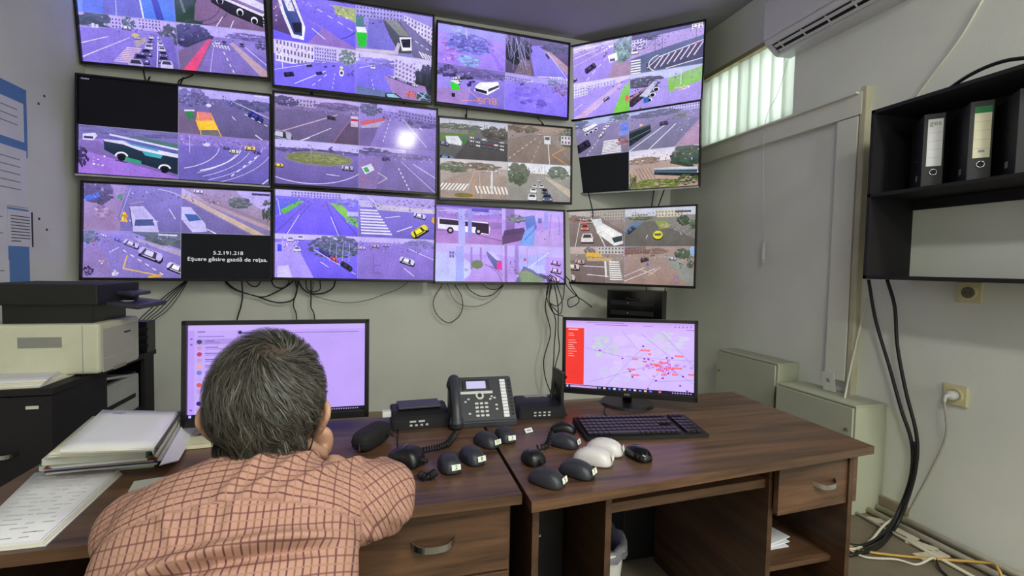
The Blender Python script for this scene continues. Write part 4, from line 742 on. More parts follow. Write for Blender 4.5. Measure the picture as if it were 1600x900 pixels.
for ti, (key, c, rot, tl_, lab, strip, tint) in enumerate(TVS):
    t = thing('wall_television', lab, 'television', c, (0, 0, 0))
    t.rotation_mode = 'QUATERNION'
    Rm = Matrix.Rotation(R(rot[0]), 3, 'Z') @ Matrix.Rotation(R(rot[1]), 3, 'X') @ Matrix.Rotation(R(rot[2]), 3, 'Y')
    t.rotation_quaternion = Rm.to_quaternion()
    link('bezel', me_bezel, None, t); link('rear_housing', me_back, None, t); link('screen', me_panel, None, t)
    for k, kk in enumerate(tl_):
        if kk is None: continue
        tt = gen(kk, tint, ti * 10 + k + 1)
        if kk not in ('blank', 'black', '13a', '33a', '33b', '33c', '33d', '21c'): tt.detail()
        cx, cz = (-.25 + .5 * (k % 2)) * iw, (.25 - .5 * (k // 2)) * ih + .003
        # thin divider shows between the four pictures
        o = tt.build('video_picture', iw / 2 - .0016, ih / 2 - .0016, t, (cx, -.0092, cz), m_screen_gl if key == '22' else m_screen)
        if kk in ('blank', 'black'): o['label'] = 'black picture without video'
    for c2, s2 in (((0, -.0122, .003), (.0018, .0006, ih)), ((0, -.0122, .003), (iw, .0006, .0018))):
        bm = BM(); box(bm, c2, s2); obj('divider_line', bm, mat('divider_glow', (20, 20, 20), .5, emit=(190, 184, 225), estr=.8), t)
    if key == '31':
        f_ = (iw * .25 + .01, -.0105, -ih * .25 - .02)
        text('message_text', '5.2.191.218', .036, m_lit, t, (f_[0], f_[1], f_[2] + .046), (R(90), 0, 0), ext=.0002, sx=1.15)
        text('message_text', 'E\u015fuare g\u0103sire gazd\u0103 de re\u0163ea.', .038, m_lit, t, f_, (R(90), 0, 0), ext=.0002, sx=1.12)
    if key == '13':
        text('road_lettering', 'BUS', .075, mat('orange_road_paint', (10, 10, 10), .5, emit=(228, 150, 80), estr=1.0), t, (-iw * .13, -.0125, -ih * .40), (R(90), R(176), 0), ext=.0002, sx=1.3)
    if strip:
        bx('silver_trim', (0, -.026, -TH / 2 + .006), (TW * .995, .004, .012), m_silver, t)
    # wall bracket: an arm that reaches the wall behind
    nrm = Rm @ Vector((0, 1, 0))
    dist = (Y1 - .004 - (c[1] + nrm.y * .06)) / nrm.y if key[1] != '4' else .28
    dist = max(dist, .03)
    bm = BM(); box(bm, (0, .047 + dist / 2, 0), (.06, dist + .03, .05)); box(bm, (0, .05, 0), (.36, .012, .22), bev=.002)
    if key[1] == '4': box(bm, (0, .047 + dist, 0), (.30, .012, .30))
    obj('wall_bracket', bm, m_blackm, t)
# ---------------------------------------------------------------- desks
def quad_slab(bm, corners, z0, z1):
    prism(bm, [(c[0], c[1]) for c in corners], z0, z1, 'z')
def handle(parent, loc, wd=.10, name='handle'):
    bm = BM(); pts = [(-wd / 2, 0, .004), (-wd / 2 + .012, -.016, .0), (-wd * .2, -.024, -.004), (wd * .2, -.024, -.004), (wd / 2 - .012, -.016, 0), (wd / 2, 0, .004)]
    P = smoothpts(pts, 4)
    for i in range(len(P) - 1):
        a, b = P[i], P[i + 1]
        vs = [bm.verts.new((q.x, q.y + dy, q.z + dz)) for q in (a, b) for dy, dz in ((0, -.008), (0, .008), (.003, .008), (.003, -.008))]
        for k in range(4): bm.faces.new((vs[k], vs[(k + 1) % 4], vs[4 + (k + 1) % 4], vs[4 + k]))
    return obj(name, bm, m_chrome, parent, loc=loc)

dl = thing('desk', 'walnut desk on the left with the man leaning on it', 'desk', (-.275, 1.445, 0))
def L_(x, y, z=0): return (x + .275, y - 1.445, z)
bm = BM(); quad_slab(bm, [L_(-.90, 1.10), L_(.347, 1.104), L_(.357, 1.79), L_(-.90, 1.79)], DZ - .026, DZ); obj('desktop', bm, m_wood, dl)
bx('side_panel', L_(-.87, 1.45, .357), (.018, .64, .714), m_woody, dl)
bx('side_panel', L_(.318, 1.455, .357), (.018, .63, .714), m_woody, dl)
bx('side_panel', L_(-.06, 1.455, .357), (.018, .63, .714), m_woody, dl)
bx('back_panel', L_(-.28, 1.75, .50), (1.17, .016, .40), m_wood, dl)
bx('pedestal_base', L_(.13, 1.46, .04), (.36, .60, .06), m_woodv, dl)
for z0, z1 in ((.535, .705), (.33, .53), (.08, .325)):
    d = bx('drawer', L_(.129, 1.138, (z0 + z1) / 2), (.385, .018, z1 - z0), m_wood, dl, .0015)
    handle(d, (.0, -.009, .01), .11)

dr = thing('desk', 'walnut desk on the right with keyboard and mice on it', 'desk', (.98, 1.45, 0))
def Q_(x, y, z=0): return (x - .98, y - 1.45, z)
bm = BM(); quad_slab(bm, [Q_(.357, 1.058), Q_(1.582, 1.152), Q_(1.608, 1.840), Q_(.368, 1.83)], DZ - .026, DZ); obj('desktop', bm, m_wood, dr)
bx('side_panel', Q_(.385, 1.455, .357), (.018, .70, .714), m_woody, dr)
bx('middle_panel', Q_(.60, 1.475, .357), (.018, .70, .714), m_woody, dr)
bx('pedestal_side', Q_(1.206, 1.50, .357), (.018, .62, .714), m_woody, dr)
bx('side_panel', Q_(1.512, 1.50, .357), (.018, .66, .714), m_woody, dr)
bx('keyboard_tray', Q_(.903, 1.36, .632), (.585, .34, .028), m_wood, dr, rot=(0, 0, R(3)))
bx('rear_rail', Q_(.895, 1.80, .60), (.57, .016, .2), m_wood, dr)
bx('pedestal_back', Q_(1.351, 1.79, .36), (.305, .01, .70), m_woodv, dr)
d = bx('drawer', Q_(1.378, 1.180, .627), (.345, .018, .165), m_wood, dr, .0015, rot=(0, 0, R(3))); handle(d, (.02, -.009, .0), .095)
bx('drawer_bottom', Q_(1.351, 1.50, .545), (.305, .60, .012), m_woodv, dr)
bx('open_shelf', Q_(1.351, 1.50, .33), (.305, .56, .018), m_wood, dr)
bx('pedestal_base', Q_(1.351, 1.50, .04), (.305, .60, .018), m_wood, dr)
# papers left on the open shelf
p = thing('paper_sheaf', 'few white sheets lying on the open shelf of the right desk', 'paper', (1.31, 1.42, .339))
for k in range(3): bx('sheet', (.01 * k, .008 * k, .0015 + .0035 * k), (.18, .25, .003), m_paper, p, rot=(0, 0, R(6 * k)))

# computer tower in the left bay of the right desk
pc = thing('computer_tower', 'black computer tower with a green light in the left bay of the desk', 'computer', (.495, 1.605, .159))
bx('tower_shelf', Q_(.492, 1.475, .15), (.196, .68, .018), m_woody, dr)
bx('case', (0, 0, .23), (.165, .42, .43), m_black, pc, .006)
bx('plinth', (0, 0, .01), (.16, .40, .02), m_black, pc)
bx('front_panel', (0, -.215, .23), (.167, .014, .43), m_blackm, pc, .005)
bx('drive_door', (0, -.2225, .36), (.13, .003, .035), m_black, pc, .001)
for k in range(5):
    bm = BM(); box(bm, (0, 0, 0), (.009, .003, .006)); obj('port', bm, m_silver if k > 0 else mat('green_led', (30, 220, 80), .4, emit=(60, 255, 110), estr=3), pc, loc=(-.068 + k * .017, -.2235, .295))
bx('badge', (.030, -.2235, .415), (.018, .002, .006), m_white, pc)
pc2 = thing('computer_tower', 'plain black computer tower standing on the floor behind the waste bin', 'computer', (1.125, 2.03, 0))
bx('case', (0, 0, .24), (.16, .40, .47), m_blackm, pc2, .005); bx('front_panel', (0, -.205, .24), (.158, .012, .46), m_black, pc2, .004)

# waste bin
wb = thing('waste_bin', 'white plastic waste bin with a bag under the right desk', 'bin', (.775, 1.56, 0))
bm = BM(); cyl(bm, (0, 0, .002), (0, 0, .30), .085, .11, 28, cap=False); cyl(bm, (0, 0, .0), (0, 0, .006), .085, .085, 28); obj('bucket', bm, m_white, wb, True)
bm = BM(); sweep(bm, [(.113 * math.cos(2 * PI * k / 28), .113 * math.sin(2 * PI * k / 28), .30) for k in range(29)], .006, 8, False); obj('rim', bm, m_white, wb)
bm = BM(); rr = random.Random(3)
ring0 = []
for j, (rad, z) in enumerate(((.119, .27), (.121, .312), (.10, .318), (.09, .22), (.04, .16), (.0, .15))):
    ring0.append([bm.verts.new((rad * math.cos(2 * PI * k / 24) * rr.uniform(.95, 1.05), rad * math.sin(2 * PI * k / 24) * rr.uniform(.95, 1.05), z + rr.uniform(-.008, .008))) for k in range(24)])
for a, b in zip(ring0, ring0[1:]):
    for k in range(24): bm.faces.new((a[k], a[(k + 1) % 24], b[(k + 1) % 24], b[k]))
obj('bin_bag', bm, mat('grey_bag_film', (120, 120, 126), .3, noise_amt=.2, scale=30), wb, True)

# power strip with violet lamp at the back under the desk
ps = thing('power_adapter', 'white power box with a violet lamp on the floor under the desk', 'power box', (1.275, 1.955, 0))
bx_g = bx('grey_board', (1.285, 2.02, .35), (.17, .018, .70), mat('grey_board', (150, 148, 142), .7)); tagp(bx_g, 'grey board standing upright behind the white power box under the desk', 'board')
bx('body', (0, 0, .048), (.15, .07, .096), m_white, ps, .006)
bx('lamp', (.045, -.038, .03), (.022, .01, .022), mat('violet_led', (90, 50, 255), .4, emit=(90, 40, 255), estr=14), ps, .003)
cable([(.62, 1.66, .40), (.80, 1.72, .34), (.95, 1.76, .16), (1.02, 1.79, .01), (1.04, 1.95, .008)], .0022, mat('blue_cord', (30, 70, 130), .5), 'thin blue network cable running down behind the waste bin')

# ---------------------------------------------------------------- desktop monitors
def monitor(c, rotd, lab, width=.545, ht=.325, strip=True):
    base = thing('desktop_monitor', lab, 'monitor', (c[0], c[1], DZ), (0, 0, R(rotd[0])))
    piv = bpy.data.objects.new('display', None); 
    tilt = R(rotd[1]); roll = R(rotd[2]); hz = c[2] - DZ
    def part(name, bm, m):
        bmesh.ops.transform(bm, matrix=Matrix.Translation((0, 0, hz)) @ Matrix.Rotation(tilt, 4, 'X') @ Matrix.Rotation(roll, 4, 'Y'), verts=bm.verts)
        return obj(name, bm, m, base)
    bm = BM(); b_, bb = .014, .024
    for (q, s) in (((0, -.008, ht / 2 - b_ / 2), (width, .02, b_)), ((0, -.008, -ht / 2 + bb / 2), (width, .02, bb)), ((-width / 2 + b_ / 2, -.008, 0), (b_, .02, ht)), ((width / 2 - b_ / 2, -.008, 0), (b_, .02, ht))): box(bm, q, s, bev=.002)
    part('bezel', bm, m_black)
    bm = BM(); box(bm, (0, .012, 0), (width - .004, .022, ht - .004), bev=.004); box(bm, (0, .03, 0), (width * .5, .03, ht * .6), bev=.012); part('rear_housing', bm, m_blackm)
    bm = BM(); box(bm, (0, -.003, .005), (width - 2 * b_ + .002, .004, ht - b_ - bb + .002)); part('screen', bm, m_glass)
    bpy.data.objects.remove(piv)
    bm = BM(); sweep(bm, [(0, .055, .012), (0, .052, hz * .5), (0, .042, hz)], [.02, .017, .02], 12); obj('stand_neck', bm, m_black, base)
    bm = BM(); cyl(bm, (0, .03, .0), (0, .03, .010), .115, .105, 36); obj('stand_foot', bm, m_black, base)
    return base, part, (width - 2 * b_, ht - b_ - bb), (b_, bb)
def put_picture(base, part_fn, t, sz, off=.005):
    o = t.build('screen_picture', sz[0], sz[1], base, None)
    return o
LAV = (196, 164, 246)
def monpic(kind):
    t = Tile((1, 1, 1), 5)
    if kind == 'L':
        t.haze = 0; t.bg((186, 158, 240)); t.R(0, 0, 100, 6, (196, 170, 244)); t.R(0, 6, 26, 90, (190, 164, 242)); t.R(26, 6, .3, 90, (160, 130, 220)); t.R(0, 6, 3.4, 90, (182, 150, 238))
        t.R(5, 6.6, 4, 1.2, (120, 90, 170)); t.R(28, 8, 8, 1.6, (110, 84, 160)); t.E(27.6, 8.4, 1.1, 2, (60, 50, 90)); t.R(36, 9.2, 60, .5, (90, 70, 140)); t.R(5, 12, 14, .8, (130, 100, 190))
        cs = [(70, 70, 110), (200, 140, 200), (190, 60, 100), (186, 150, 210), (236, 160, 150), (120, 120, 200), (190, 160, 220), (210, 90, 90), (180, 150, 215), (190, 170, 225), (60, 30, 120), (186, 150, 210)]
        for i in range(12):
            y = 18 + i * 6.6
            if i == 0: t.R(4, y - 3, 21, 6, (170, 144, 222))
            t.E(6, y, 1.4, 2.4, cs[i], 12); t.R(9, y - 1.2, 5 + (i * 37 % 5), .9, (110, 84, 160)); t.R(9, y + .8, 8 + (i * 53 % 7), .7, (140, 112, 200))
        for y in (14, 20, 90): t.R(1.2, y, 1.2, 1.6, (120, 90, 180))
        t.R(0, 95.5, 100, 4.5, (24, 20, 34)); t.R(.6, 96.4, 1.4, 2.6, (190, 180, 240))
        for i in range(12): t.R(80 + i * 1.4, 97, .8, 1.4, (150, 140, 190))
        for i in range(6): t.R(20 + i * 3, 96.6, 1.6, 2.4, (90, 110, 190))
    else:
        t.bg((206, 182, 246)); t.R(0, 0, 100, 3.6, (196, 160, 236)); t.R(0, 3.6, 100, 4, (206, 172, 240)); t.R(15, 8, 85, 6, (208, 178, 244)); t.R(17, 2, 30, .6, (120, 90, 170)); t.R(24, 5, 26, .7, (120, 90, 170)); t.R(62, 5, 8, .7, (130, 100, 190)); t.R(94, 9, 6, .8, (120, 80, 180))
        for i in range(5): t.E(86 + i * 2.9, 5.4, .5, .9, (130, 96, 190))
        # map
        t.haze = 0; t.T(34, 36, 14, 18, (196, 206, 216), 14, .3, .04); t.T(60, 50, 30, 34, (212, 190, 248), 30, .3, .04); t.T(80, 26, 16, 14, (204, 200, 226), 12, .3, .04); t.T(40, 78, 16, 16, (202, 192, 232), 12, .25, .04)
        for a in ((16, 40, 44, 50), (44, 50, 100, 52), (30, 100, 60, 40), (76, 14, 100, 60), (60, 16, 84, 50), (20, 90, 70, 60), (66, 92, 78, 58), (78, 58, 100, 84), (70, 84, 100, 78), (46, 14, 58, 40)): t.L(*a, .4, (168, 150, 226))
        t.R(0, 11, 15, 84, (236, 58, 50)); t.R(2, 12.6, 8, 1.6, (250, 190, 186))
        for i, y in enumerate((19, 22, 29, 32.6, 36, 39, 42, 45.6, 49, 52.4)): t.R(2, y, 4 + (i * 29 % 4), .9, (250, 170, 160))
        r = random.Random(11)
        for i in range(44):
            x, y = r.gauss(75, 7), r.gauss(62, 7)
            if 20 < x < 99: t.E(x, y, 1.0, 1.3, (190, 40, 200), 8); t.E(x, y, .5, .7, (236, 200, 250), 6)
        for x, y in ((62, 34), (28, 43), (46, 53), (80, 49), (84, 49), (63, 52), (66, 52), (52, 71), (54, 79), (72, 82), (77, 78), (90, 87), (95, 94), (97, 96), (66, 94), (64, 98), (92, 74), (81, 71)): t.E(x, y, .9, 1.3, (140, 40, 190), 8)
        for x, y, l in ((60, 39, 7), (86, 45, 6), (50, 67, 6), (53, 75, 6), (68, 58, 6), (74, 55, 7), (78, 63, 8), (96, 70, 5), (72, 66, 4), (76, 72, 3), (84, 71, 4), (54, 52, 4), (62, 55, 3), (71, 60, 5), (66, 44, 2), (84, 62, 7)):
            t.R(x, y, l, 2.1, (240, 56, 84)); t.R(x + .6, y + .8, l - 1.2, .5, (250, 180, 190))
        t.R(0, 95.4, 100, 4.6, (30, 22, 48)); t.R(.8, 96.2, 1.6, 3, (200, 190, 230)); t.R(4, 96.4, 22, 2.8, (196, 166, 226))
        for i in range(11): t.R(27 + i * 4, 96.6, 2, 2.4, [(120, 140, 230), (236, 200, 160), (90, 120, 220), (220, 220, 240)][i % 4])
        t.R(74, 96.6, 2, 2.4, (240, 110, 90))
        for i in range(8): t.R(84 + i * 1.9, 97, 1, 1.6, (170, 160, 210))
    return t
MON = [((-.307, 1.640, .962), (-.5, -3, -.1), 'L', 'black desktop monitor behind the man showing a lavender message list'),
       ((.993, 1.74, .942), (-33.0, -3.0, -1.4), 'R', 'black desktop monitor on the right desk showing a map and a red menu')]
for c, rt_, k, lab in MON:
    base, part, sz, bb_ = monitor(c, rt_, lab)
    o = monpic(k).build('screen_picture', sz[0], sz[1], base, None, m_screen_mon)
    hz = c[2] - DZ
    o.matrix_local = Matrix.Translation((0, 0, hz)) @ Matrix.Rotation(R(rt_[1]), 4, 'X') @ Matrix.Rotation(R(rt_[2]), 4, 'Y') @ Matrix.Translation((0, -.0056, .005))
    if k == 'R':
        tx = text('brand_lettering', 'AOC', .011, m_silver, base, (0, 0, 0), (0, 0, 0), ext=.0003, sx=1.2)
        tx.matrix_local = Matrix.Translation((0, 0, hz)) @ Matrix.Rotation(R(rt_[1]), 4, 'X') @ Matrix.Rotation(R(rt_[2]), 4, 'Y') @ Matrix.Translation((0, -.0195, -.1505)) @ Matrix.Rotation(R(90), 4, 'X')
        bm = BM(); cyl(bm, (0, 0, 0), (0, -.003, 0), .002, .002, 8); q = obj('power_light', bm, mat('white_led', (220, 220, 230), .4, emit=(220, 225, 255), estr=2), base); q.matrix_local = Matrix.Translation((.225, -.006, hz - .1505))
    else:
        bm = BM(); box(bm, (0, 0, 0), (.014, .002, .014), bev=.0005); q = obj('sticker', bm, mat('grey_green_sticker', (90, 110, 110), .5), base); q.matrix_local = Matrix.Translation((-.258, -.0075, hz - .1455))

# ---------------------------------------------------------------- keyboard
kA, kB = dk(916, 690), dk(1109, 684)
ang = math.atan2(kB.y - kA.y, kB.x - kA.x)
kw, kd = (kB - kA).length, .175
kb = thing('keyboard', 'black wired keyboard lying in front of the right monitor', 'keyboard', (kA.x, kA.y, DZ), (0, 0, ang))
bm = BM(); prism(bm, [(0, 0), (0, .012), (kd, .026), (kd, 0)], 0, kw, 'x'); bmesh.ops.bevel(bm, geom=bm.edges[:], offset=.003, segments=2, affect='EDGES'); obj('keyboard_body', bm, m_blackm, kb)
bm = BM()
rows = [(.018, [6, 1.3, 1.3, 1.3]), ]
for rI in range(6):
    y = .022 + rI * .0245 + (.006 if rI == 5 else 0); z = .0145 + y * .08
    x = .010; xm_ = kw - .012
    unit = (kw - .03) / 22.2
    n = 0
    while x + unit <= xm_ + .001:
        wk = unit
        if rI == 0 and 3 < n < 5: wk = unit * 6
        if not (rI in (1, 2) and 15.2 * unit < x < 18.2 * unit and rI == 2) and not (abs(x - 15.1 * unit) < .3 * unit or abs(x - 18.5 * unit) < .3 * unit):
            box(bm, (x + wk / 2, y, z + .003), (wk - .0026, .0205 if rI < 5 else .016, .007))
        x += wk; n += 1
k_ = obj('keycaps', bm, m_black, kb); k_['kind'] = 'stuff'
bm = BM()
for k in range(3): box(bm, (kw * .9 + k * .009 - .02, kd - .012, .0265), (.004, .002, .001))
obj('indicator_light', bm, m_lit, kb)
cable([(kA.x + .20, kA.y + .16, DZ + .012), (kA.x + .19, kA.y + .24, DZ + .004), (kA.x + .24, kA.y + .34, DZ + .004), (kA.x + .30, kA.y + .42, DZ + .004)], .002, m_cord, 'black keyboard cord running back under the right monitor')

# ---------------------------------------------------------------- mice
def mouse(px, py, yawd, digit, lab, m_, grp=None, sc=1.0, wheel=True):
    p = dk(px, py)
    t = thing('computer_mouse', lab, 'mouse', (p.x, p.y, DZ), (0, 0, R(yawd)), grp)
    bm = BM(); bmesh.ops.create_uvsphere(bm, u_segments=28, v_segments=18, radius=1)
    for v in bm.verts:
        x, y, z = v.co
        hgt = .036 * (1 - .22 * max(0, y)) * sc; 
        x = math.copysign(abs(x) ** .68, x); y = math.copysign(abs(y) ** .72, y)
        v.co = Vector((x * .031 * sc, y * .052 * sc, (z * hgt * 1.0) if z > 0 else z * .004))
    for v in bm.verts: v.co.z += .004
    o = obj('shell', bm, m_, t, True)
    bm = BM()
    for i in range(7):
        y0_ = .008 + i * .006
        zz = .0045 + .036 * (1 - .22 * (y0_ / .052)) * math.sqrt(max(0, 1 - (y0_ / .052) ** 2)) * sc
        box(bm, (0, y0_ * sc, zz), (.0012, .0062 * sc, .001))
    obj('button_seam', bm, m_ink, t)
    if wheel:
        bm = BM(); cyl(bm, (-.0035, .027 * sc, .0275 * sc), (.0035, .027 * sc, .0275 * sc), .0065, .0065, 14); obj('scroll_wheel', bm, m_blackm, t)
    if digit is not None:
        sy = -.0515 * sc
        side = .008
        bm = BM(); box(bm, (0, 0, 0), (.026 * sc, .0012, .0150), bev=.0006); st = obj('number_sticker', bm, mat('pale_sticker', (224, 232, 214), .6), t, loc=(side, sy, .0215), rot=(R(-16), 0, R(6)))
        if digit: text('number', digit, .0150, m_ink, st, (0, -.0009, .0), (R(90), 0, 0), ext=.0002)
    return t
m_mouse = mat('dark_grey_mouse_plastic', (44, 46, 54), .45, noise_amt=.05)
for (px, py, yw, d, lab) in ((598, 744, 10, '6', 'dark mouse numbered 6 beside the man\'s sleeve'), (702, 731, 4, '2', 'dark mouse numbered 2 beside the coiled handset cord'), (737, 719, 14, '8', 'dark mouse numbered 8 to the right of the mouse numbered 2'),
    (760, 694, 22, '11', 'dark mouse numbered 11 in front of the office phone'), (789, 686, 2, '3', 'dark mouse numbered 3 just in front of the office phone\'s right corner'), (880, 696, 40, '4', 'dark mouse numbered 4 left of the keyboard'),
    (901, 741, 34, '7', 'dark mouse numbered 7 beside the white mice'), (854, 755, 36, '5', 'dark mouse numbered 5 nearest the desk edge by the desk seam')):
    mouse(px, py, yw, d, lab, m_mouse, 'numbered mice scattered over the desks', 1.0)
m_wm = mat('white_mouse_plastic', (206, 202, 202), .35)
mouse(926, 722, 48, '', 'white mouse nearer the desk edge', m_wm, None, 1.12)
mouse(944, 707, 48, '', 'white mouse behind the other white mouse, nearer the keyboard', m_wm, None, 1.12)
mouse(997, 715, 8, None, 'glossy black mouse right of the white mice', mat('glossy_black', (12, 12, 14), .12), None, .92)
mouse(880, 675, 60, None, 'small black mouse at the left corner of the keyboard', m_black, None, .85)

# ---------------------------------------------------------------- phones
m_ph = mat('charcoal_phone_plastic', (52, 54, 60), .42, noise_amt=.05)
m_phd = mat('black_phone_plastic', (24, 24, 27), .42, noise_amt=.05)
def handset(name, parent, loc, rotz, m_, L=.20, lab=None, tilt=0):
    bm = BM()
    pts = [(0, -L / 2, .018), (0, -L * .42, .026), (0, -L * .2, .040), (0, L * .2, .040), (0, L * .42, .026), (0, L / 2, .018)]
    rings = sweep(bm, smoothpts(pts, 4), [.021] * 3 + [.019] * 3 + [.0165] * 9 + [.019] * 3 + [.021] * 3, 14)
    for y in (-L * .43, L * .43): cyl(bm, (0, y, .0), (0, y, .024), .026, .024, 20)
    if parent is None:
        t = thing(name, lab, 'phone handset', loc, (R(tilt), 0, R(rotz)))
        obj('handle_bar', bm, m_, t, True)
        for y in (-L * .43, L * .43):
            b2 = BM(); cyl(b2, (0, y, -.002), (0, y, .003), .02, .022, 20); obj('earpiece', b2, m_blackm, t)
        return t
    o = obj(name, bm, m_, parent, True); o.location = loc; o.rotation_euler = (R(tilt), 0, R(rotz)); return o
# the large office phone
p0 = dk(757, 668)
op = thing('office_phone', 'large charcoal office phone with lit display and a column of paper-labelled keys', 'phone', (p0.x, p0.y, DZ), (0, 0, R(-2)))
SL = math.atan2(.125, .115)     # slope of the sloping face
bm = BM(); prism(bm, [(0, 0), (0, .022), (.118, .150), (.135, .150), (.135, 0)], -.118, .118, 'x'); bmesh.ops.bevel(bm, geom=[e for e in bm.edges], offset=.004, segments=2, affect='EDGES'); obj('console', bm, m_ph, op)
def onface(u, v, h=.001):       # u across, v up the slope from the front edge
    n = Vector((0, -math.sin(SL), math.cos(SL)))
    q = Vector((u, v * math.cos(SL), .022 + v * math.sin(SL))) + n * h
    return q
def facebox(name, u, v, su, sv, h, m_, par=op, bev=.0):
    bm = BM(); box(bm, (0, 0, 0), (su, sv, h), None, bev); return obj(name, bm, m_, par, loc=onface(u, v, h / 2), rot=(SL, 0, 0))
facebox('display_bezel', -.018, .142, .10, .044, .004, m_phd, bev=.002)
disp = facebox('display', -.018, .142, .072, .030, .0055, mat('phone_display', (20, 20, 30), .3, emit=(214, 210, 250), estr=.9))
facebox('softkey_strip', -.018, .112, .12, .011, .004, m_silver, bev=.002)
bm = BM(); cyl(bm, (0, 0, 0), (0, 0, .006), .0155, .015, 24); obj('ring_key', bm, m_silver, op, loc=onface(-.008, .098, 0), rot=(SL, 0, 0))
bm = BM(); cyl(bm, (0, 0, 0), (0, 0, .008), .0085, .008, 20); obj('centre_key', bm, m_phd, op, loc=onface(-.008, .098, 0), rot=(SL, 0, 0))
key_me = None
for i in range(4):
    for j in range(3):
        bm = BM(); box(bm, (0, 0, 0), (.0125, .008, .004), None, .001)
        if key_me is None: o = obj('key', bm, m_silver, op); key_me = o.data
        else: bm.free(); o = link('key', key_me, None, op)
        o.location = onface(-.022 + j * .0175, .068 - i * .0155, .002); o.rotation_euler = (SL, 0, 0)
for (u, v) in ((-.05, .086), (-.062, .076), (.036, .094), (.03, .084), (.046, .088), (.05, .06), (.05, .044), (-.05, .03)):
    o = link('key', key_me, None, op); o.location = onface(u, v, .002); o.rotation_euler = (SL, 0, 0); o.scale = (.7, .8, 1)
for i in range(12):
    facebox('label_key', .083, .158 - i * .0128, .020, .0105, .003, m_paper)
for i in range(10):
    facebox('side_key', .107, .156 - i * .0146, .010, .007, .003, m_phd)
h_ = handset('handset', op, (-.100, .052, .074), 0, m_ph, .178, tilt=math.degrees(SL) - 2)
# the flat black console left of it
p1 = dk(658, 668)
fp = thing('radio_console', 'low black radio console with small keys, left of the office phone', 'radio', (p1.x, p1.y - .02, DZ), (0, 0, R(3)))
bm = BM(); prism(bm, [(0, 0), (0, .034), (.010, .042), (.04, .056), (.10, .066), (.13, .060), (.14, 0)], -.098, .098, 'x'); bmesh.ops.bevel(bm, geom=bm.edges[:], offset=.004, segments=2, affect='EDGES'); obj('console', bm, m_phd, fp)
bm = BM(); box(bm, (0, .085, .0655), (.15, .09, .008), rot=None, bev=.003); obj('top_lid', bm, m_ph, fp)
for u in (-.03, .0):
    bm = BM(); box(bm, (u, -.001, .030), (.022, .004, .006), bev=.001); obj('key', bm, m_silver, fp)
for k in range(4):
    bm = BM(); box(bm, (-.036 + k * .018, -.001, .017), (.009, .004, .006), bev=.001); obj('key', bm, m_silver, fp)
bm = BM(); box(bm, (-.115, .05, .05), (.03, .03, .02), bev=.003); obj('plug', bm, m_white, fp)
# third phone, half hidden by the office phone
p2 = dk(848, 655)
tp = thing('radio_console', 'black radio console with two rows of keys beside the right monitor', 'radio', (p2.x, p2.y, DZ), (0, 0, R(-4)))
bm = BM(); prism(bm, [(0, 0), (0, .032), (.010, .040), (.05, .052), (.11, .062), (.13, .056), (.14, 0)], -.09, .09, 'x'); bmesh.ops.bevel(bm, geom=bm.edges[:], offset=.004, segments=2, affect='EDGES'); obj('console', bm, m_phd, tp)
for j in range(2):
    for k in range(4):
        bm = BM(); box(bm, (-.03 + k * .018, -.001, .026 - j * .011), (.010, .004, .005), bev=.001); obj('key', bm, m_silver, tp)
bm = BM(); box(bm, (0, .10, .0615), (.10, .002, .003)); obj('chrome_line', bm, m_chrome, tp)
# handsets off the hook and their coiled cords
def microphone(px, py, rz, lab, sc=1.0):
    q = dk(px, py); t = thing('hand_microphone', lab, 'microphone', (q.x, q.y, DZ), (0, 0, R(rz)))
    bm = BM(); bmesh.ops.create_uvsphere(bm, u_segments=28, v_segments=18, radius=1)
    for v in bm.verts:
        x, y, z = v.co; x = math.copysign(abs(x) ** .6, x); y = math.copysign(abs(y) ** .7, y)
        tp = 1 - .28 * y
        v.co = Vector((x * .033 * tp * sc, y * .046 * sc, (z * .038 * (1 - .15 * y) if z > 0 else z * .005) * sc + .005))
    obj('shell', bm, m_black, t, True)
    bm = BM(); box(bm, (.0, .0, .0445 * sc), (.030 * sc, .0022, .0022), rot=None); obj('chrome_clip', bm, m_chrome, t)
    bm = BM(); cyl(bm, (0, -.044 * sc, .015), (0, -.060 * sc, .013), .007, .005, 12); obj('cord_boot', bm, m_blackm, t)
    return t
microphone(633, 724, 62, 'black hand microphone lying beside mouse number 6', 1.15)
microphone(831, 722, 20, 'black hand microphone lying just right of the seam between the desks', .85)
def coil(p_from, p_to, label, turns, rad=.009, sag=None):
    P = smoothpts([p_from] + (sag or []) + [p_to], 10); n = turns * 10
    out = []
    L_seg = [0]
    for a, b in zip(P, P[1:]): L_seg.append(L_seg[-1] + (b - a).length)
    for i in range(n + 1):
        s_ = L_seg[-1] * i / n; k = 0
        while k < len(P) - 2 and L_seg[k + 1] < s_: k += 1
        f = (s_ - L_seg[k]) / max(1e-6, L_seg[k + 1] - L_seg[k]); c = P[k].lerp(P[k + 1], f); d = (P[k + 1] - P[k]).normalized()
        u = d.cross(Vector((0, 0, 1))).normalized(); v = u.cross(d)
        a = 2 * PI * turns * i / n
        out.append(c + (u * math.cos(a) + v * math.sin(a)) * rad)
    bm = BM(); sweep(bm, out, .0021, 5); return tagp(obj('coiled_cord', bm, m_cord), label, 'cord')
coil(dk(640, 708, DZ + .012), dk(712, 676, DZ + .014), 'coiled black cord running from the left radio console past the office phone', 26, .0085, [dk(668, 702, DZ + .012), dk(698, 694, DZ + .012)])
coil(dk(655, 742, DZ + .013), dk(680, 738, DZ + .013), 'short coiled black cord bunched beside the left hand microphone', 9, .0095, [dk(668, 745, DZ + .013)])
coil(dk(838, 700, DZ + .012), dk(862, 676, DZ + .014), 'coiled black cord between the seam microphone and the right radio console', 10, .0085, [dk(855, 695, DZ + .012)])
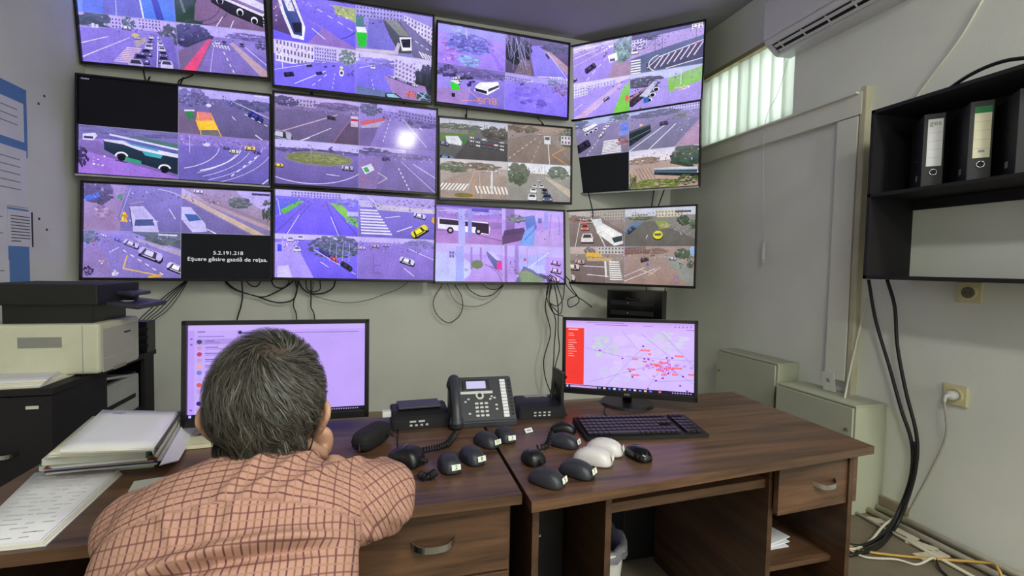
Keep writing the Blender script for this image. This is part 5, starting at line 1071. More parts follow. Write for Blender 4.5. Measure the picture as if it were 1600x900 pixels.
cable([dk(622, 672, DZ + .006), dk(621, 690, DZ + .004), dk(624, 705, DZ + .01)], .002, m_cord, 'thin black lead from the left radio console to its microphone')

# glasses case
q = dk(581, 700)
gc = thing('glasses_case', 'black zipped glasses case on the desk beside the left monitor', 'glasses case', (q.x, q.y + .02, DZ), (0, 0, R(-32)))
bm = BM(); bmesh.ops.create_uvsphere(bm, u_segments=30, v_segments=18, radius=1)
for v in bm.verts:
    x, y, z = v.co
    sx = math.copysign(abs(x) ** .6, x); sy2 = math.copysign(abs(y) ** .5, y); sz_ = math.copysign(abs(z) ** .7, z)
    v.co = Vector((sx * .034, sy2 * .078, sz_ * .031 + .032))
obj('case_shell', bm, mat('black_fabric', (17, 17, 18), .8, noise_amt=.2, scale=200, bump=.5, bump_scale=700), gc, True)
bm = BM(); sweep(bm, [(.0345 * math.copysign(abs(math.cos(a)) ** .6, math.cos(a)), .0785 * math.copysign(abs(math.sin(a)) ** .5, math.sin(a)), .033) for a in [2 * PI * k / 40 for k in range(41)]], .0018, 6, False); obj('zipper', bm, m_blackm, gc)
bm = BM(); box(bm, (.012, -.083, .026), (.003, .003, .022), rot=None); obj('zip_pull', bm, m_chrome, gc)
bm = BM(); sweep(bm, smoothpts([(.034, .03, .03), (.048, .035, .026), (.05, .045, .02), (.036, .05, .026)]), .0022, 6); obj('wrist_loop', bm, m_cord, gc)

# small white sticker lying on the seam
q = dk(826, 676)
t = bx('loose_sticker', (q.x, q.y, DZ + .02), (.03, .002, .016), m_paper); tagp(t, 'small white tag with writing by the third phone', 'tag'); t.rotation_euler = (R(-40), 0, R(20)); t.location.z = DZ + .008
bx('ink_mark', (0, -.0014, 0), (.018, .0004, .006), m_greyink, t)

# slim black antenna bar left of the right monitor
q = dk(878, 650)
t = thing('router', 'slim upright black router beside the left edge of the right monitor', 'router', (q.x, q.y + .05, DZ))
bx('case', (0, 0, .085), (.014, .10, .17), m_black, t, .003); bx('foot', (0, 0, .004), (.05, .09, .008), m_black, t, .002)
bx('light_window', (0, -.0505, .12), (.004, .001, .04), m_glass, t)

# ---------------------------------------------------------------- paperwork on the left desk
def sheet_poly(bm, corners, z0, z1, warp=0.0, n=8, seed=0, sagf=None):
    """thin slab over a quad with gently waved surface"""
    rr = random.Random(seed); ph = rr.uniform(0, 6)
    g = []
    for i in range(n + 1):
        row = []
        for j in range(n + 1):
            u, v = i / n, j / n
            p = (Vector(corners[0]) * (1 - u) + Vector(corners[1]) * u) * (1 - v) + (Vector(corners[3]) * (1 - u) + Vector(corners[2]) * u) * v
            dz = warp * math.sin(3 * u + 2 * v + ph) + (sagf(u, v) if sagf else 0)
            row.append((bm.verts.new((p.x, p.y, z1 + dz)), bm.verts.new((p.x, p.y, z0 + dz))))
        g.append(row)
    for i in range(n):
        for j in range(n):
            for k in (0, 1):
                f = bm.faces.new((g[i][j][k], g[i + 1][j][k], g[i + 1][j + 1][k], g[i][j + 1][k])); f.smooth = True
    for i in range(n):
        for (a, b) in (((i, 0), (i + 1, 0)), ((i, n), (i + 1, n)), ((0, i), (0, i + 1)), ((n, i), (n, i + 1))):
            bm.faces.new((g[a[0]][a[1]][0], g[b[0]][b[1]][0], g[b[0]][b[1]][1], g[a[0]][a[1]][1]))
def xy(v): return Vector((v.x, v.y, 0))
m_fold = {'g': mat('green_folder_card', (66, 110, 72), .7, noise_amt=.1), 'w': m_paper, 'c': m_cream, 'y': mat('grey_folder_card', (186, 188, 176), .8, noise_amt=.08), 'b': mat('blue_folder_card', (58, 74, 120), .7), 'p': mat('pale_green_card', (196, 208, 186), .8), 'r': mat('red_folder_edge', (150, 60, 56), .7), 'k': mat('dark_folder', (70, 78, 74), .7)}
Zt = .845
topc = [xy(dk(94, 702, Zt)), xy(dk(238, 697, Zt)), xy(dk(277, 642, Zt)), xy(dk(160, 640, Zt))]
botc = [xy(dk(66, 742, DZ + .005)), xy(dk(246, 724, DZ + .005)), xy(dk(296, 662, DZ + .01)), xy(dk(150, 670, DZ + .01))]
spec = [('p', .008, 'pale green card folder at the bottom of the pile'), ('w', .007, 'thin sheaf of white sheets second from the bottom of the pile'), ('b', .004, 'dark blue folder showing a blue corner in the pile'), ('y', .014, 'thick grey file in the lower half of the pile'), ('r', .003, 'thin red-edged folder in the middle of the pile'),
        ('w', .010, 'white sheaf above the red-edged folder'), ('g', .004, 'green folder in the upper half of the pile'), ('y', .016, 'thick grey file below the top papers'), ('g', .004, 'green folder just under the cream sheets'), ('c', .012, 'cream sheaf of papers under the top sheets'), ('k', .003, 'dark thin folder right under the top sheets'), ('w', .012, 'white sheets on top of the pile with blue handwriting')]
z = DZ + .0005; rr = random.Random(4); tot = sum(s[1] for s in spec); lastf = None
for i, (k, th, lab) in enumerate(spec):
    th *= (Zt - DZ) / tot
    f = (z - DZ) / (Zt - DZ)
    cs = [b.lerp(t_, f) + Vector((rr.uniform(-.018, .018), rr.uniform(-.018, .018), 0)) for b, t_ in zip(botc, topc)]
    if i == len(spec) - 1: cs = topc
    bm = BM(); sheet_poly(bm, cs, z, z + th * .93, .0, 6, i)
    o = obj('folder' if k in 'gbyrpk' else 'paper_sheaf', bm, m_fold[k]); tagp(o, lab, 'folder' if k in 'gbyrpk' else 'paper', 'files piled on the left desk')
    if k in 'wc':       # visible separate leaves
        for j in range(3):
            dz_ = th * (.2 + .25 * j); q_ = [c + Vector((rr.uniform(-.006, .006), rr.uniform(-.006, .006), 0)) * 1.0 for c in cs]
            bm = BM(); sheet_poly(bm, q_, z + dz_, z + dz_ + .0006, 0, 2, j); obj('sheet', bm, m_cream if j % 2 else m_paper, o)
    if i == len(spec) - 1:
        bm = BM()
        for j in range(5):
            p = cs[3].lerp(cs[2], .2 + .03 * j).lerp(cs[0].lerp(cs[1], .2 + .03 * j), .10 + .01 * (j % 2)); box(bm, (p.x, p.y, z + th * .93 + .0006), (.012, .002, .0004), rot=None)
        obj('handwriting', bm, mat('blue_ink', (60, 70, 150), .8), o)
    z += th
# leaning sheaf sliding down the right side of the pile
ls = [xy(dk(236, 704, .80)), xy(dk(262, 722, DZ + .002)), xy(dk(300, 664, DZ + .01)), xy(dk(282, 642, .82))]
for j in range(4):
    bm = BM(); off = Vector((.006 * j, -.002 * j, -.004 * j))
    zz = [.835 - .012 * j, .752, .752, .838 - .010 * j]
    vs = [bm.verts.new((c.x + off.x, c.y + off.y, h)) for c, h in zip([topc[1], botc[1] + Vector((.012 * j, 0, 0)), botc[2] + Vector((.012 * j - .02, 0, 0)), topc[2]], zz)]
    vs2 = [bm.verts.new(v.co - Vector((.002, 0, .003))) for v in vs]
    bm.faces.new(vs); bm.faces.new(vs2[::-1])
    for k in range(4): bm.faces.new((vs[k], vs[(k + 1) % 4], vs2[(k + 1) % 4], vs2[k]))
    o = obj('paper_sheet', bm, [m_paper, m_cream, m_fold['y'], m_paper][j]); tagp(o, ['outermost', 'second', 'third', 'innermost'][3 - j] + ' sheet draped down the right side of the file pile', 'paper', 'sheets hanging off the file pile')
# printed tables lying near the desk edge
pt = [xy(dk(-30, 862, DZ + .01)), xy(dk(72, 852, DZ + .01)), xy(dk(188, 738, DZ + .01)), xy(dk(62, 742, DZ + .01))]
pt = [xy(dk(-60, 866)), xy(dk(70, 852)), xy(dk(190, 740)), xy(dk(60, 745))]
labs = ['lowest sheet of the printed tables on the desk corner', 'second sheet from below of the printed tables on the desk corner', 'third sheet from below of the printed tables on the desk corner', 'top printed sheet with grey tables on the desk corner']
for j in range(4):
    cs = [c + Vector((.005 - .004 * j, -.002 * (3 - j), 0)) for c in pt]
    bm = BM(); sheet_poly(bm, cs, DZ + .0006 + j * .003, DZ + .003 + j * .003, 0, 3, j)
    o = obj('printed_sheet', bm, m_paper if j != 1 else m_cream); tagp(o, labs[j], 'paper', 'printed tables on the desk corner')
rr = random.Random(9); bm = BM()
for a in range(16):
    for b in range(7):
        if rr.random() < .35: continue
        u = .1 + .115 * b; v = .05 + a * .057
        p = (pt[0].lerp(pt[1], u)).lerp(pt[3].lerp(pt[2], u), v); dx = (pt[1] - pt[0]).normalized()
        an = math.atan2(dx.y, dx.x); box(bm, (p.x, p.y, DZ + .0123), (.022 * rr.uniform(.4, 1), .004, .0004), rot=None)
obj('printed_text', bm, mat('pale_print', (188, 190, 194), .9), o)
# notebook
q = dk(262, 706)
nb = thing('notebook', 'cream spiral notebook with a dark emblem in front of the left monitor', 'notebook', (q.x, q.y, DZ), (0, 0, R(4)))
bx('page_block', (.105, .075, .0085), (.205, .150, .015), m_cream, nb, .001)
bx('cover', (.105, .075, .0175), (.21, .155, .002), mat('cream_cover', (214, 212, 176), .6), nb)
bm = BM()
for k in range(4):
    prism(bm, [(.05 + .018 * k, .068), (.068 + .018 * k, .072), (.084 + .012 * k, .096), (.07 + .012 * k, .092)], .0187, .0191, 'z')
obj('cover_emblem', bm, m_ink, nb)
rm = None
for k in range(22):
    bm = BM(); 
    if rm is None:
        sweep(bm, [(0, .006 * math.cos(a), .006 * math.sin(a)) for a in [2 * PI * i / 12 for i in range(13)]], .0009, 5, False); o = obj('spiral_ring', bm, m_black, nb); rm = o.data
    else: bm.free(); o = link('spiral_ring', rm, None, nb)
    o.location = (.006 + k * .0095, .154, .010)
# phone-like edge by the man's shoulder
q = dk(232, 752)
t = thing('paper_pad', 'thin cream pad half hidden by the man\'s left shoulder', 'pad', (q.x + .05, q.y - .04, DZ), (0, 0, R(12)))
bx('page_block', (0, 0, .006), (.13, .06, .010), m_cream, t, .002); bx('cover', (0, 0, .0122), (.132, .062, .002), m_fold['y'], t)
# ---------------------------------------------------------------- metal cabinets by the right wall
def metal_cabinet(lab, y0, y1, z0, z1, xf, lockside):
    t = thing('metal_cabinet', lab, 'cabinet', ((xf + RW) / 2, (y0 + y1) / 2, z0))
    wd = RW - xf - .004; ln = y1 - y0; h = z1 - z0
    bx('body', (.006, 0, h / 2), (wd - .014, ln, h), m_cab, t, .003)
    bx('lid_flange', (.002, 0, h - .003), (wd - .008, ln + .006, .010), m_cab, t, .002)
    d = bx('door', (-wd / 2 - .002, 0, h / 2 - .004), (.012, ln - .006, h - .016), m_cab, t, .003)
    bm = BM(); cyl(bm, (-.006, 0, 0), (-.012, 0, 0), .010, .009, 16); box(bm, (-.013, 0, 0), (.003, .003, .014)); obj('lock', bm, mat('brass_lock', (150, 140, 90), .4, metal=.8), d, loc=(0, lockside * (ln / 2 - .035), h * .28))
    for s in (-1, 1):
        bm = BM(); cyl(bm, (0, 0, s * h * .32 - .02), (0, 0, s * h * .32 + .02), .005, .005, 10); obj('hinge', bm, m_cab, d, loc=(.004, -lockside * (ln / 2 - .002), 0))
    return t
c1a, c1b = hit(1121, 546, 0, 2.50), hit(1213, 568, 0, 2.50)
metal_cabinet('grey-green metal cabinet farther along the wall, partly behind the right desk', c1b.y, c1a.y, .02, (c1a.z + c1b.z) / 2, 2.50, 1)
c2a, c2b = hit(1214, 598, 0, 2.45), hit(1335, 636, 0, 2.45)
metal_cabinet('grey-green metal cabinet nearer the camera beside the corner of the right desk', c2b.y, c2a.y, .0, (c2a.z + c2b.z) / 2, 2.45, -1)
ztop2 = (c2a.z + c2b.z) / 2

# junction card and thin conduit over the near cabinet
q = rw(1305, 590, .05)
t = bx('junction_card', (RW - .10, q.y, ztop2 + .062), (.006, .075, .115), m_white, rot=(0, R(-12), R(4))); tagp(t, 'white junction box cover leaning at the foot of the casing on the near cabinet', 'cover')
bx('switch_mark', (-.0035, 0, .01), (.001, .02, .025), m_greyink, t)
cable([rw(1355, 466, .02), rw(1342, 520, .03), rw(1330, 570, .06), hit(1319, 626, 0, RW - .14)], .0055, m_trim, 'cream conduit slanting down the wall onto the near metal cabinet', None, 'conduit', 'conduit')

# ---------------------------------------------------------------- wall shelf
SX = RW - .30
sy1 = 1.845; sy0 = .55
zt, zm, zb = 2.135, 1.716, 1.285
sh = thing('wall_shelf', 'black two-tier wall shelf with binders on the right wall', 'shelf', (RW, (sy0 + sy1) / 2, zb))
def S_(x, y, z): return (x - RW, y - (sy0 + sy1) / 2, z - zb)
ln = sy1 - sy0
bx('top_board', S_((SX + RW) / 2, (sy0 + sy1) / 2, zt - .009), (.30, ln, .018), m_shelf, sh, .001)
bx('middle_board', S_((SX + RW) / 2, (sy0 + sy1) / 2, zm - .009), (.30, ln, .018), m_shelf, sh, .001)
bx('bottom_board', S_((SX + RW) / 2, (sy0 + sy1) / 2, zb + .009), (.30, ln, .018), m_shelf, sh, .001)
bx('side_panel', S_((SX + RW) / 2, sy1 - .009, (zt + zb) / 2), (.30, .018, zt - zb), m_shelf, sh, .001)
bx('side_panel', S_((SX + RW) / 2, sy0 + .009, (zt + zb) / 2), (.30, .018, zt - zb), m_shelf, sh, .001)
bx('back_panel', S_(RW - .004, (sy0 + sy1) / 2, (zt + zm) / 2), (.005, ln - .03, zt - zm - .02), m_shelf, sh)
bx('wall_cleat', S_(RW - .015, (sy0 + sy1) / 2, zm - .045), (.016, ln - .04, .05), m_shelf, sh)
# binders
m_bind = mat('mottled_black_binder', (38, 40, 42), .65, noise_amt=.25, scale=300)
def binder(y, lean, lab, kind):
    t = thing('ring_binder', lab, 'binder', (2.45 + .2485 * math.cos(R(lean)), y, zm), (0, 0, R(lean)))
    bx('cover', (-.125, 0, .17), (.245, .076, .335), m_bind, t, .002)
    bx('paper_block', (-.118, 0, .17), (.225, .066, .337), m_paper, t)
    if kind:
        bx('spine_label', (-.2485, -.004, .205), (.0012, .054, .215), m_paper if kind == 'ges' else m_cream, t, .0004)
        if kind == 'ges':
            text('label_lettering', 'ges', .030, mat('olive_ink', (120, 130, 70), .8), t, (-.2494, -.004, .293), (R(90), 0, R(-90)), ext=.0001, sx=1.1)
        else:
            bx('green_band', (-.2493, -.004, .299), (.0006, .054, .026), mat('green_band', (30, 120, 66), .7), t)
            bx('label_mark', (-.2493, -.004, .125), (.0006, .02, .01), m_greyink, t)
        for k in range(4): bx('label_rule', (-.2493, -.004, .25 - .038 * k), (.0005, .05, .0008), m_greyink, t)
        bm = BM(); sweep(bm, [(-.249, .013 * math.cos(a) - .004, .070 + .013 * math.sin(a)) for a in [2 * PI * i / 20 for i in range(21)]], .0025, 6, False); obj('finger_ring', bm, m_chrome, t)
        bm = BM(); cyl(bm, (-.2480, -.004, .07), (-.2490, -.004, .07), .0115, .0115, 20); obj('finger_hole', bm, m_ink, t)
    return t
def bside(t, zz=.06):   # rivets and a small white label on the visible side
    for (x, z) in ((-.17, .20), (-.17, .14), (-.10, .21), (-.10, .15)):
        bm = BM(); cyl(bm, (x, .038, z), (x, .040, z), .0035, .0035, 8); obj('rivet', bm, m_chrome, t)
    bx('side_label', (-.16, .0395, .055), (.03, .001, .026), m_greyink, t)
BYAW = 44
def by(px): return hit(px, 220, 0, 2.45).y + .2485 * math.sin(R(BYAW))
t = binder(by(1459), BYAW, 'black lever-arch binder with a white spine label reading ges', 'ges'); bside(t)
t = binder(by(1532), BYAW, 'black lever-arch binder with a green-banded cream spine label', 'green'); bside(t)
t = binder(by(1610), BYAW, 'black lever-arch binder with rivets, right of the green-banded binder', ''); bside(t)
cable([(RW - .05, 1.80, zt + .012), (RW - .14, 1.66, zt + .018), (RW - .20, 1.50, zt + .055), (RW - .20, 1.38, zt + .07), (RW - .2, 1.25, zt + .04), (RW - .2, 1.05, zt + .01)], .008, m_cord, 'thick black cable looping along the top of the wall shelf')
cable([(RW - .06, 1.78, zt + .01), (RW - .16, 1.62, zt + .012), (RW - .22, 1.42, zt + .02), (RW - .22, 1.2, zt + .012)], .005, m_cord, 'thinner black cable lying on the top of the wall shelf')
cable([rw(1535, 0, .008), rw(1500, 60, .008), rw(1455, 120, .008), rw(1430, 155, .008)], .006, m_trim, 'painted-over cable running diagonally down the right wall to the shelf')

# sockets
m_sock = mat('yellowed_socket_plastic', (214, 206, 160), .45)
def socket(px, py, lab, plug=False):
    q = rw(px, py); t = thing('wall_socket', lab, 'socket', (RW, q.y, q.z))
    bx('plate', (-.008, 0, 0), (.016, .098, .098), m_sock, t, .004)
    bm = BM(); cyl(bm, (-.016, 0, 0), (-.021, 0, 0), .036, .034, 28); obj('socket_ring', bm, m_sock, t)
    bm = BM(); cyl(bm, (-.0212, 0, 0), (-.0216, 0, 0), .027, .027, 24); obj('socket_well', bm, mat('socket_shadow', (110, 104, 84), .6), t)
    for s in (-1, 1):
        bm = BM(); cyl(bm, (-.0216, s * .0095, 0), (-.0222, s * .0095, 0), .0028, .0028, 10); obj('socket_hole', bm, m_ink, t)
    return t, q
socket(1517, 457, 'empty yellowed wall socket right under the wall shelf')
t, q = socket(1495, 617, 'yellowed wall socket with a white plug in it')
pl = thing('plug', 'white mains plug pushed into the lower wall socket', 'plug', (RW - .0235, q.y, q.z))
bm = BM(); cyl(bm, (0, 0, 0), (-.038, 0, 0), .026, .018, 22); obj('plug_body', bm, m_white, pl, True)
bm = BM(); sweep(bm, smoothpts([(-.036, 0, 0), (-.052, 0, -.006), (-.056, .002, -.03)]), [.009] * 6 + [.007] * 6 + [.005], 10); obj('strain_relief', bm, m_white, pl)
cable([(RW - .0795, q.y + .002, q.z - .028), rw(1478, 680, .05), rw(1455, 735, .035), rw(1432, 778, .03), rw(1418, 806, .03)], .005, mat('grey_white_cord', (176, 172, 156), .5), 'grey-white cord hanging from the plugged wall socket to the floor')

# black cables from shelf to floor
cable([rw(1357, 437, .05), rw(1368, 500, .05), rw(1390, 575, .05), rw(1408, 640, .05), rw(1424, 690, .05), rw(1424, 740, .06), rw(1408, 790, .08), hit(1385, 830, 2, .02), hit(1350, 852, 2, .012), hit(1318, 850, 2, .012)], .0085, m_cord, 'left one of the thick black cables hanging from the wall shelf to the floor')
cable([rw(1386, 437, .05), rw(1398, 480, .05), rw(1402, 540, .05), rw(1415, 610, .05), rw(1432, 680, .05), rw(1431, 730, .06), rw(1418, 780, .08), hit(1398, 825, 2, .02), hit(1370, 856, 2, .012), hit(1325, 868, 2, .012)], .0085, m_cord, 'right one of the thick black cables hanging from the wall shelf to the floor')
cable([rw(1430, 690, .055), rw(1427, 740, .055), rw(1400, 805, .07), hit(1378, 846, 2, .02), hit(1340, 862, 2, .01)], .006, m_cord, 'short black cable joining the two hanging cables near the floor')
bm = BM(); p_ = [rw(1386 + k * 2.2, 455 + k * 11, .05) for k in range(4)]
for k in (0, 1):
    a = rw(1399 + k, 462 + k * 60, .05)
# floor cables and pipes
m_beige = mat('beige_cord', (196, 186, 150), .5); m_yel = mat('yellow_cord', (190, 150, 70), .5); m_whc = mat('white_cord', (200, 196, 176), .5)
cable([hit(1402, 806, 2, .06), hit(1380, 822, 2, .03), hit(1360, 845, 2, .012), hit(1335, 858, 2, .01), hit(1316, 852, 2, .01)], .006, m_whc, 'white cable dropping from the wall and curving over the floor to the desk')
cable([hit(1318, 848, 2, .01), hit(1345, 860, 2, .01), hit(1400, 868, 2, .01), hit(1470, 874, 2, .012), hit(1545, 880, 2, .05), hit(1560, 890, 2, .06), hit(1566, 905, 2, .03)], .006, m_yel, 'yellow cable lying across the floor to the pipes')
cable([hit(1316, 852, 2, .01), hit(1350, 870, 2, .008), hit(1400, 874, 2, .008), hit(1432, 882, 2, .008), hit(1456, 872, 2, .03), hit(1462, 874, 2, .03)], .005, m_whc, 'thin white cable in a slack loop on the floor below the yellow one')
cable([hit(1462, 873, 2, .02), hit(1468, 888, 2, .01), hit(1480, 900, 2, .008)], .005, m_cord, 'short dark cable end on the floor at the bottom of the photo')
def pipe(a, b, r, lab):
    bm = BM(); cyl(bm, a, b, r, r, 18); return tagp(obj('pipe', bm, m_pipe, None, True), lab, 'pipe')
pipe((RW - .035, 1.95, .028), (RW - .035, .2, .028), .016, 'painted heating pipe on the floor nearest the right wall')
pipe((RW - .10, 1.97, .020), (RW - .115, .2, .020), .015, 'painted heating pipe on the floor, outer one of the pair')
pipe((RW - .18, 1.97, .010), (RW - .21, 1.25, .010), .008, 'thin rusty pipe on the floor beside the heating pipes')
for k, (px, py) in enumerate(((1415, 835), (1440, 852), (1380, 815), (1455, 868))):
    q = hit(px, py, 2, .006)
    bm = BM(); box(bm, (0, 0, 0), (.05, .10 + .02 * k, .010), rot=(0, 0, .5 * k), bev=.003)
    tagp(obj('plaster_scrap', bm, m_pipe, loc=q), 'flat scrap of plaster on the floor by the pipes', 'scrap', 'plaster scraps on the floor')

# ---------------------------------------------------------------- network cabinet in the corner behind the right monitor
nc = thing('network_cabinet', 'black network switch cabinet hung in the corner under the screens', 'network cabinet', (2.02, 3.42, .80), (0, 0, R(-40)))
bx('case', (0, 0, .17), (.44, .22, .34), m_blackm, nc, .004)
bx('front_door', (0, -.114, .17), (.43, .008, .33), m_glass, nc, .002)
for k in range(3): bx('switch_unit', (-.02, -.1195, .08 + .08 * k), (.34, .004, .035), m_black, nc)
for k in range(3): bx('status_light', (-.05, -.1225, .08 + .08 * k), (.006, .002, .004), m_lit, nc)
bx('mount_plate', (0, .16, .17), (.30, .10, .26), m_blackm, nc)

# ---------------------------------------------------------------- cables of the video wall
YB = 3.93
def wc(pts, r, lab, y=YB, grp=None):
    P = [hit(p[0], p[1], 1, y) for p in pts]
    if y > 3.6:      # both ends that run up behind a screen are clipped to the wall there
        P = [Vector((P[0].x, 3.997, P[0].z + .10)), Vector((P[0].x, min(3.96, y + .03), P[0].z + .05))] + P
        if pts[-1][1] < 452 and len(pts) > 2: P += [Vector((P[-1].x, min(3.96, y + .03), P[-1].z + .05)), Vector((P[-1].x, 3.997, P[-1].z + .10))]
    cable(P, r, m_cord, lab, grp)
gb = 'bundle of black cables dropping to the printer'
for k in range(5):
    o_ = (k - 2) * 3
    wc([(292 + o_ * .3, 438), (268 + o_ * 1.5, 462 + k), (246 + o_ * 2.4, 486), (228 + o_ * 2, 502), (214 + o_ * 2.4, 530)], .0035 - .0002 * k, 'black cable in the bundle dropping from the bottom left screen to the printer', YB - .02 * k, gb)
wc([(378, 438), (379, 462), (376, 480), (370, 502), (368, 540)], .005, 'black cable falling from the bottom left screen behind the left monitor, leftmost of three')
wc([(462, 440), (464, 455), (459, 470), (459, 480), (463, 492), (464, 520)], .0045, 'black wavy cable falling behind the left monitor, middle of three')
wc([(486, 440), (486, 465), (486, 480), (491, 492), (493, 520)], .0045, 'black cable falling behind the left monitor, rightmost of three')
wc([(352, 440), (366, 452), (390, 460), (412, 464), (432, 456), (450, 446), (458, 438)], .005, 'black cable sagging between the two left bottom screens, upper one')
wc([(354, 440), (372, 454), (404, 464), (424, 471), (440, 473), (458, 468), (464, 452), (466, 438)], .005, 'black cable sagging between the two left bottom screens, lower one')
wc([(386, 440), (394, 447), (402, 447), (408, 438)], .0045, 'small black cable loop under the bottom left screen')
wc([(424, 438), (430, 448), (442, 450), (450, 444), (452, 436)], .0045, 'small black cable loop under the second bottom screen, left one')
wc([(466, 438), (474, 452), (488, 459), (506, 458), (520, 450), (524, 438)], .0055, 'thick black cable loop under the second bottom screen, right one')
wc([(478, 438), (480, 452), (490, 456), (500, 452), (500, 440)], .004, 'thin black cable loop inside the thick loop')
wc([(488, 460), (510, 468), (540, 473), (570, 470), (600, 460), (625, 450), (640, 438)], .0022, 'thin wire sagging under the second bottom screen')
wc([(690, 446), (680, 462), (677, 476), (683, 492), (696, 503), (706, 503), (718, 493), (723, 478), (720, 460), (711, 446)], .0035, 'black wire hanging in a big open loop under the third bottom screen')
wc([(700, 446), (706, 462), (716, 474), (735, 479), (755, 476), (775, 464), (786, 446)], .0022, 'thin wire sagging behind the big open loop')
wc([(728, 444), (736, 455), (752, 463), (768, 461), (780, 452), (786, 444)], .004, 'black cable sagging under the third bottom screen, lower one')
wc([(755, 444), (764, 451), (776, 452), (786, 444)], .003, 'short black cable sagging under the third bottom screen, upper one')
gd = 'black wires hanging down between the office phones and the screens'
for k, pts in enumerate(([(858, 445), (852, 480), (860, 520), (850, 560), (852, 590), (862, 620), (862, 640)], [(862, 445), (858, 470), (868, 500), (866, 540), (864, 580), (860, 625)], [(866, 445), (872, 480), (872, 520), (874, 545), (868, 570), (862, 600), (865, 640)],
        [(870, 445), (878, 470), (876, 490), (868, 484), (858, 470), (860, 446)], [(856, 446), (854, 464), (864, 488), (880, 494)], [(882, 446), (879, 468), (870, 478), (860, 474)])):
    wc([(a, b) for a, b in pts], .0045 if k < 3 else .004, 'black wire in the tangle hanging left of the right monitor', 3.82 - .03 * k, gd)
cable([dk(866, 642, DZ + .005), hit(861, 622, 1, 1.72), hit(866, 600, 1, 1.73), hit(878, 584, 1, 1.72), hit(884, 590, 1, 1.69)], .006, m_cord, 'thick dark cable bending up behind the slim router')
for k, pts in enumerate(([(885, 446), (900, 462), (912, 470), (925, 480)], [(892, 448), (905, 470), (890, 480), (888, 468), (902, 462)], [(1010, 448), (1012, 470), (1020, 500)], [(1040, 450), (1032, 475), (1024, 500)], [(978, 466), (1000, 470), (1012, 485), (1018, 505)])):
    wc([(a, b) for a, b in pts], .0045 if k != 4 else .006, ['black wire crossing toward the network cabinet', 'coil of thin wire left of the network cabinet', 'black cable right of the network cabinet, nearer to it', 'black cable right of the network cabinet, farther from it', 'pale thick cable arching over the network cabinet'][k], 3.84 if k < 2 else 3.30)
for k, (pts, y) in enumerate((([(224, 108), (227, 125)], 3.93), ([(300, 118), (280, 126)], 3.93), ([(487, 138), (486, 150)], 3.93), ([(631, 160), (631, 170)], 3.93), ([(729, 170), (729, 182)], 3.93), ([(840, 184), (850, 196)], 3.93))):
    wc(pts + [(pts[1][0] + .5, pts[1][1] + 12)], .005, ['short black cable between the two upper left screens, left one', 'short black cable between the two upper left screens, slanting one', 'short black cable between the second column\'s upper screens, left one', 'short black cable between the second column\'s upper screens, right one', 'short black cable between the third column\'s upper screens, left one', 'short black cable between the third column\'s upper screens, right one'][k], y)
for k, pts in enumerate(([(919, 300), (926, 330)], [(1022, 296), (1018, 325)], [(1038, 296), (1028, 325)])):
    wc(pts + [(pts[1][0], pts[1][1] + 10)], .005, ['black cable between the middle and bottom corner screens, leftmost', 'black cable between the middle and bottom corner screens, middle one', 'black cable between the middle and bottom corner screens, slanting one'][k], 3.55)

# ---------------------------------------------------------------- printer stand and printers
sx0, sx1, pyf, pyb, pz = -1.965, -1.225, 2.22, 3.10, .80
st = thing('printer_stand', 'black cabinet carrying the printer against the left wall', 'cabinet', ((sx0 + sx1) / 2, (pyf + pyb) / 2, 0))
def P_(x, y, z=0): return (x - (sx0 + sx1) / 2, y - (pyf + pyb) / 2, z)
wdt, dpt = sx1 - sx0, pyb - pyf
bx('top_board', P_((sx0 + sx1) / 2, (pyf + pyb) / 2, pz - .0125), (wdt, dpt, .025), m_shelf, st, .001)
bx('front_door', P_((sx0 + sx1) / 2, pyf + .012, .40), (wdt - .01, .018, .74), m_shelf, st, .001)
bx('left_side', P_(sx0 + .01, (pyf + pyb) / 2, .40), (.018, dpt - .03, .76), m_shelf, st)
bx('front_side', P_(sx1 - .02, pyf + .21, .40), (.018, .38, .76), m_shelf, st)
bx('rear_side', P_(sx1 - .02, pyb - .06, .40), (.018, .11, .76), m_shelf, st)
bx('inner_shelf', P_((sx0 + sx1) / 2, (pyf + pyb) / 2, .50), (wdt - .05, dpt - .04, .018), m_shelf, st)
bx('back_board', P_((sx0 + sx1) / 2, pyb - .008, .40), (wdt - .04, .012, .76), m_shelf, st)
q = hit(50, 637, 1, pyf)
bx('label', P_(q.x, pyf + .001, q.z), (.04, .003, .012), m_white, st)
q = hit(4, 711, 1, pyf); handle(st, P_(q.x, pyf + .003, q.z), .10)
# printer on the lower shelf behind the open side
m_lp = mat('pale_grey_plastic', (176, 180, 170), .5, noise_amt=.04)
lp = thing('printer', 'older pale grey printer on the lower shelf of the black cabinet', 'printer', (-1.42, 2.78, .509))
bx('body', (0, 0, .095), (.34, .36, .19), m_lp, lp, .012)
bx('paper_tray', (.02, -.02, .215), (.30, .33, .014), m_lp, lp, .003, rot=(R(-9), R(2), 0)); bx('lid', (0, .02, .197), (.32, .30, .01), m_blackm, lp, .003)
bx('tray_slot', (.172, 0, .08), (.004, .26, .02), m_ink, lp)
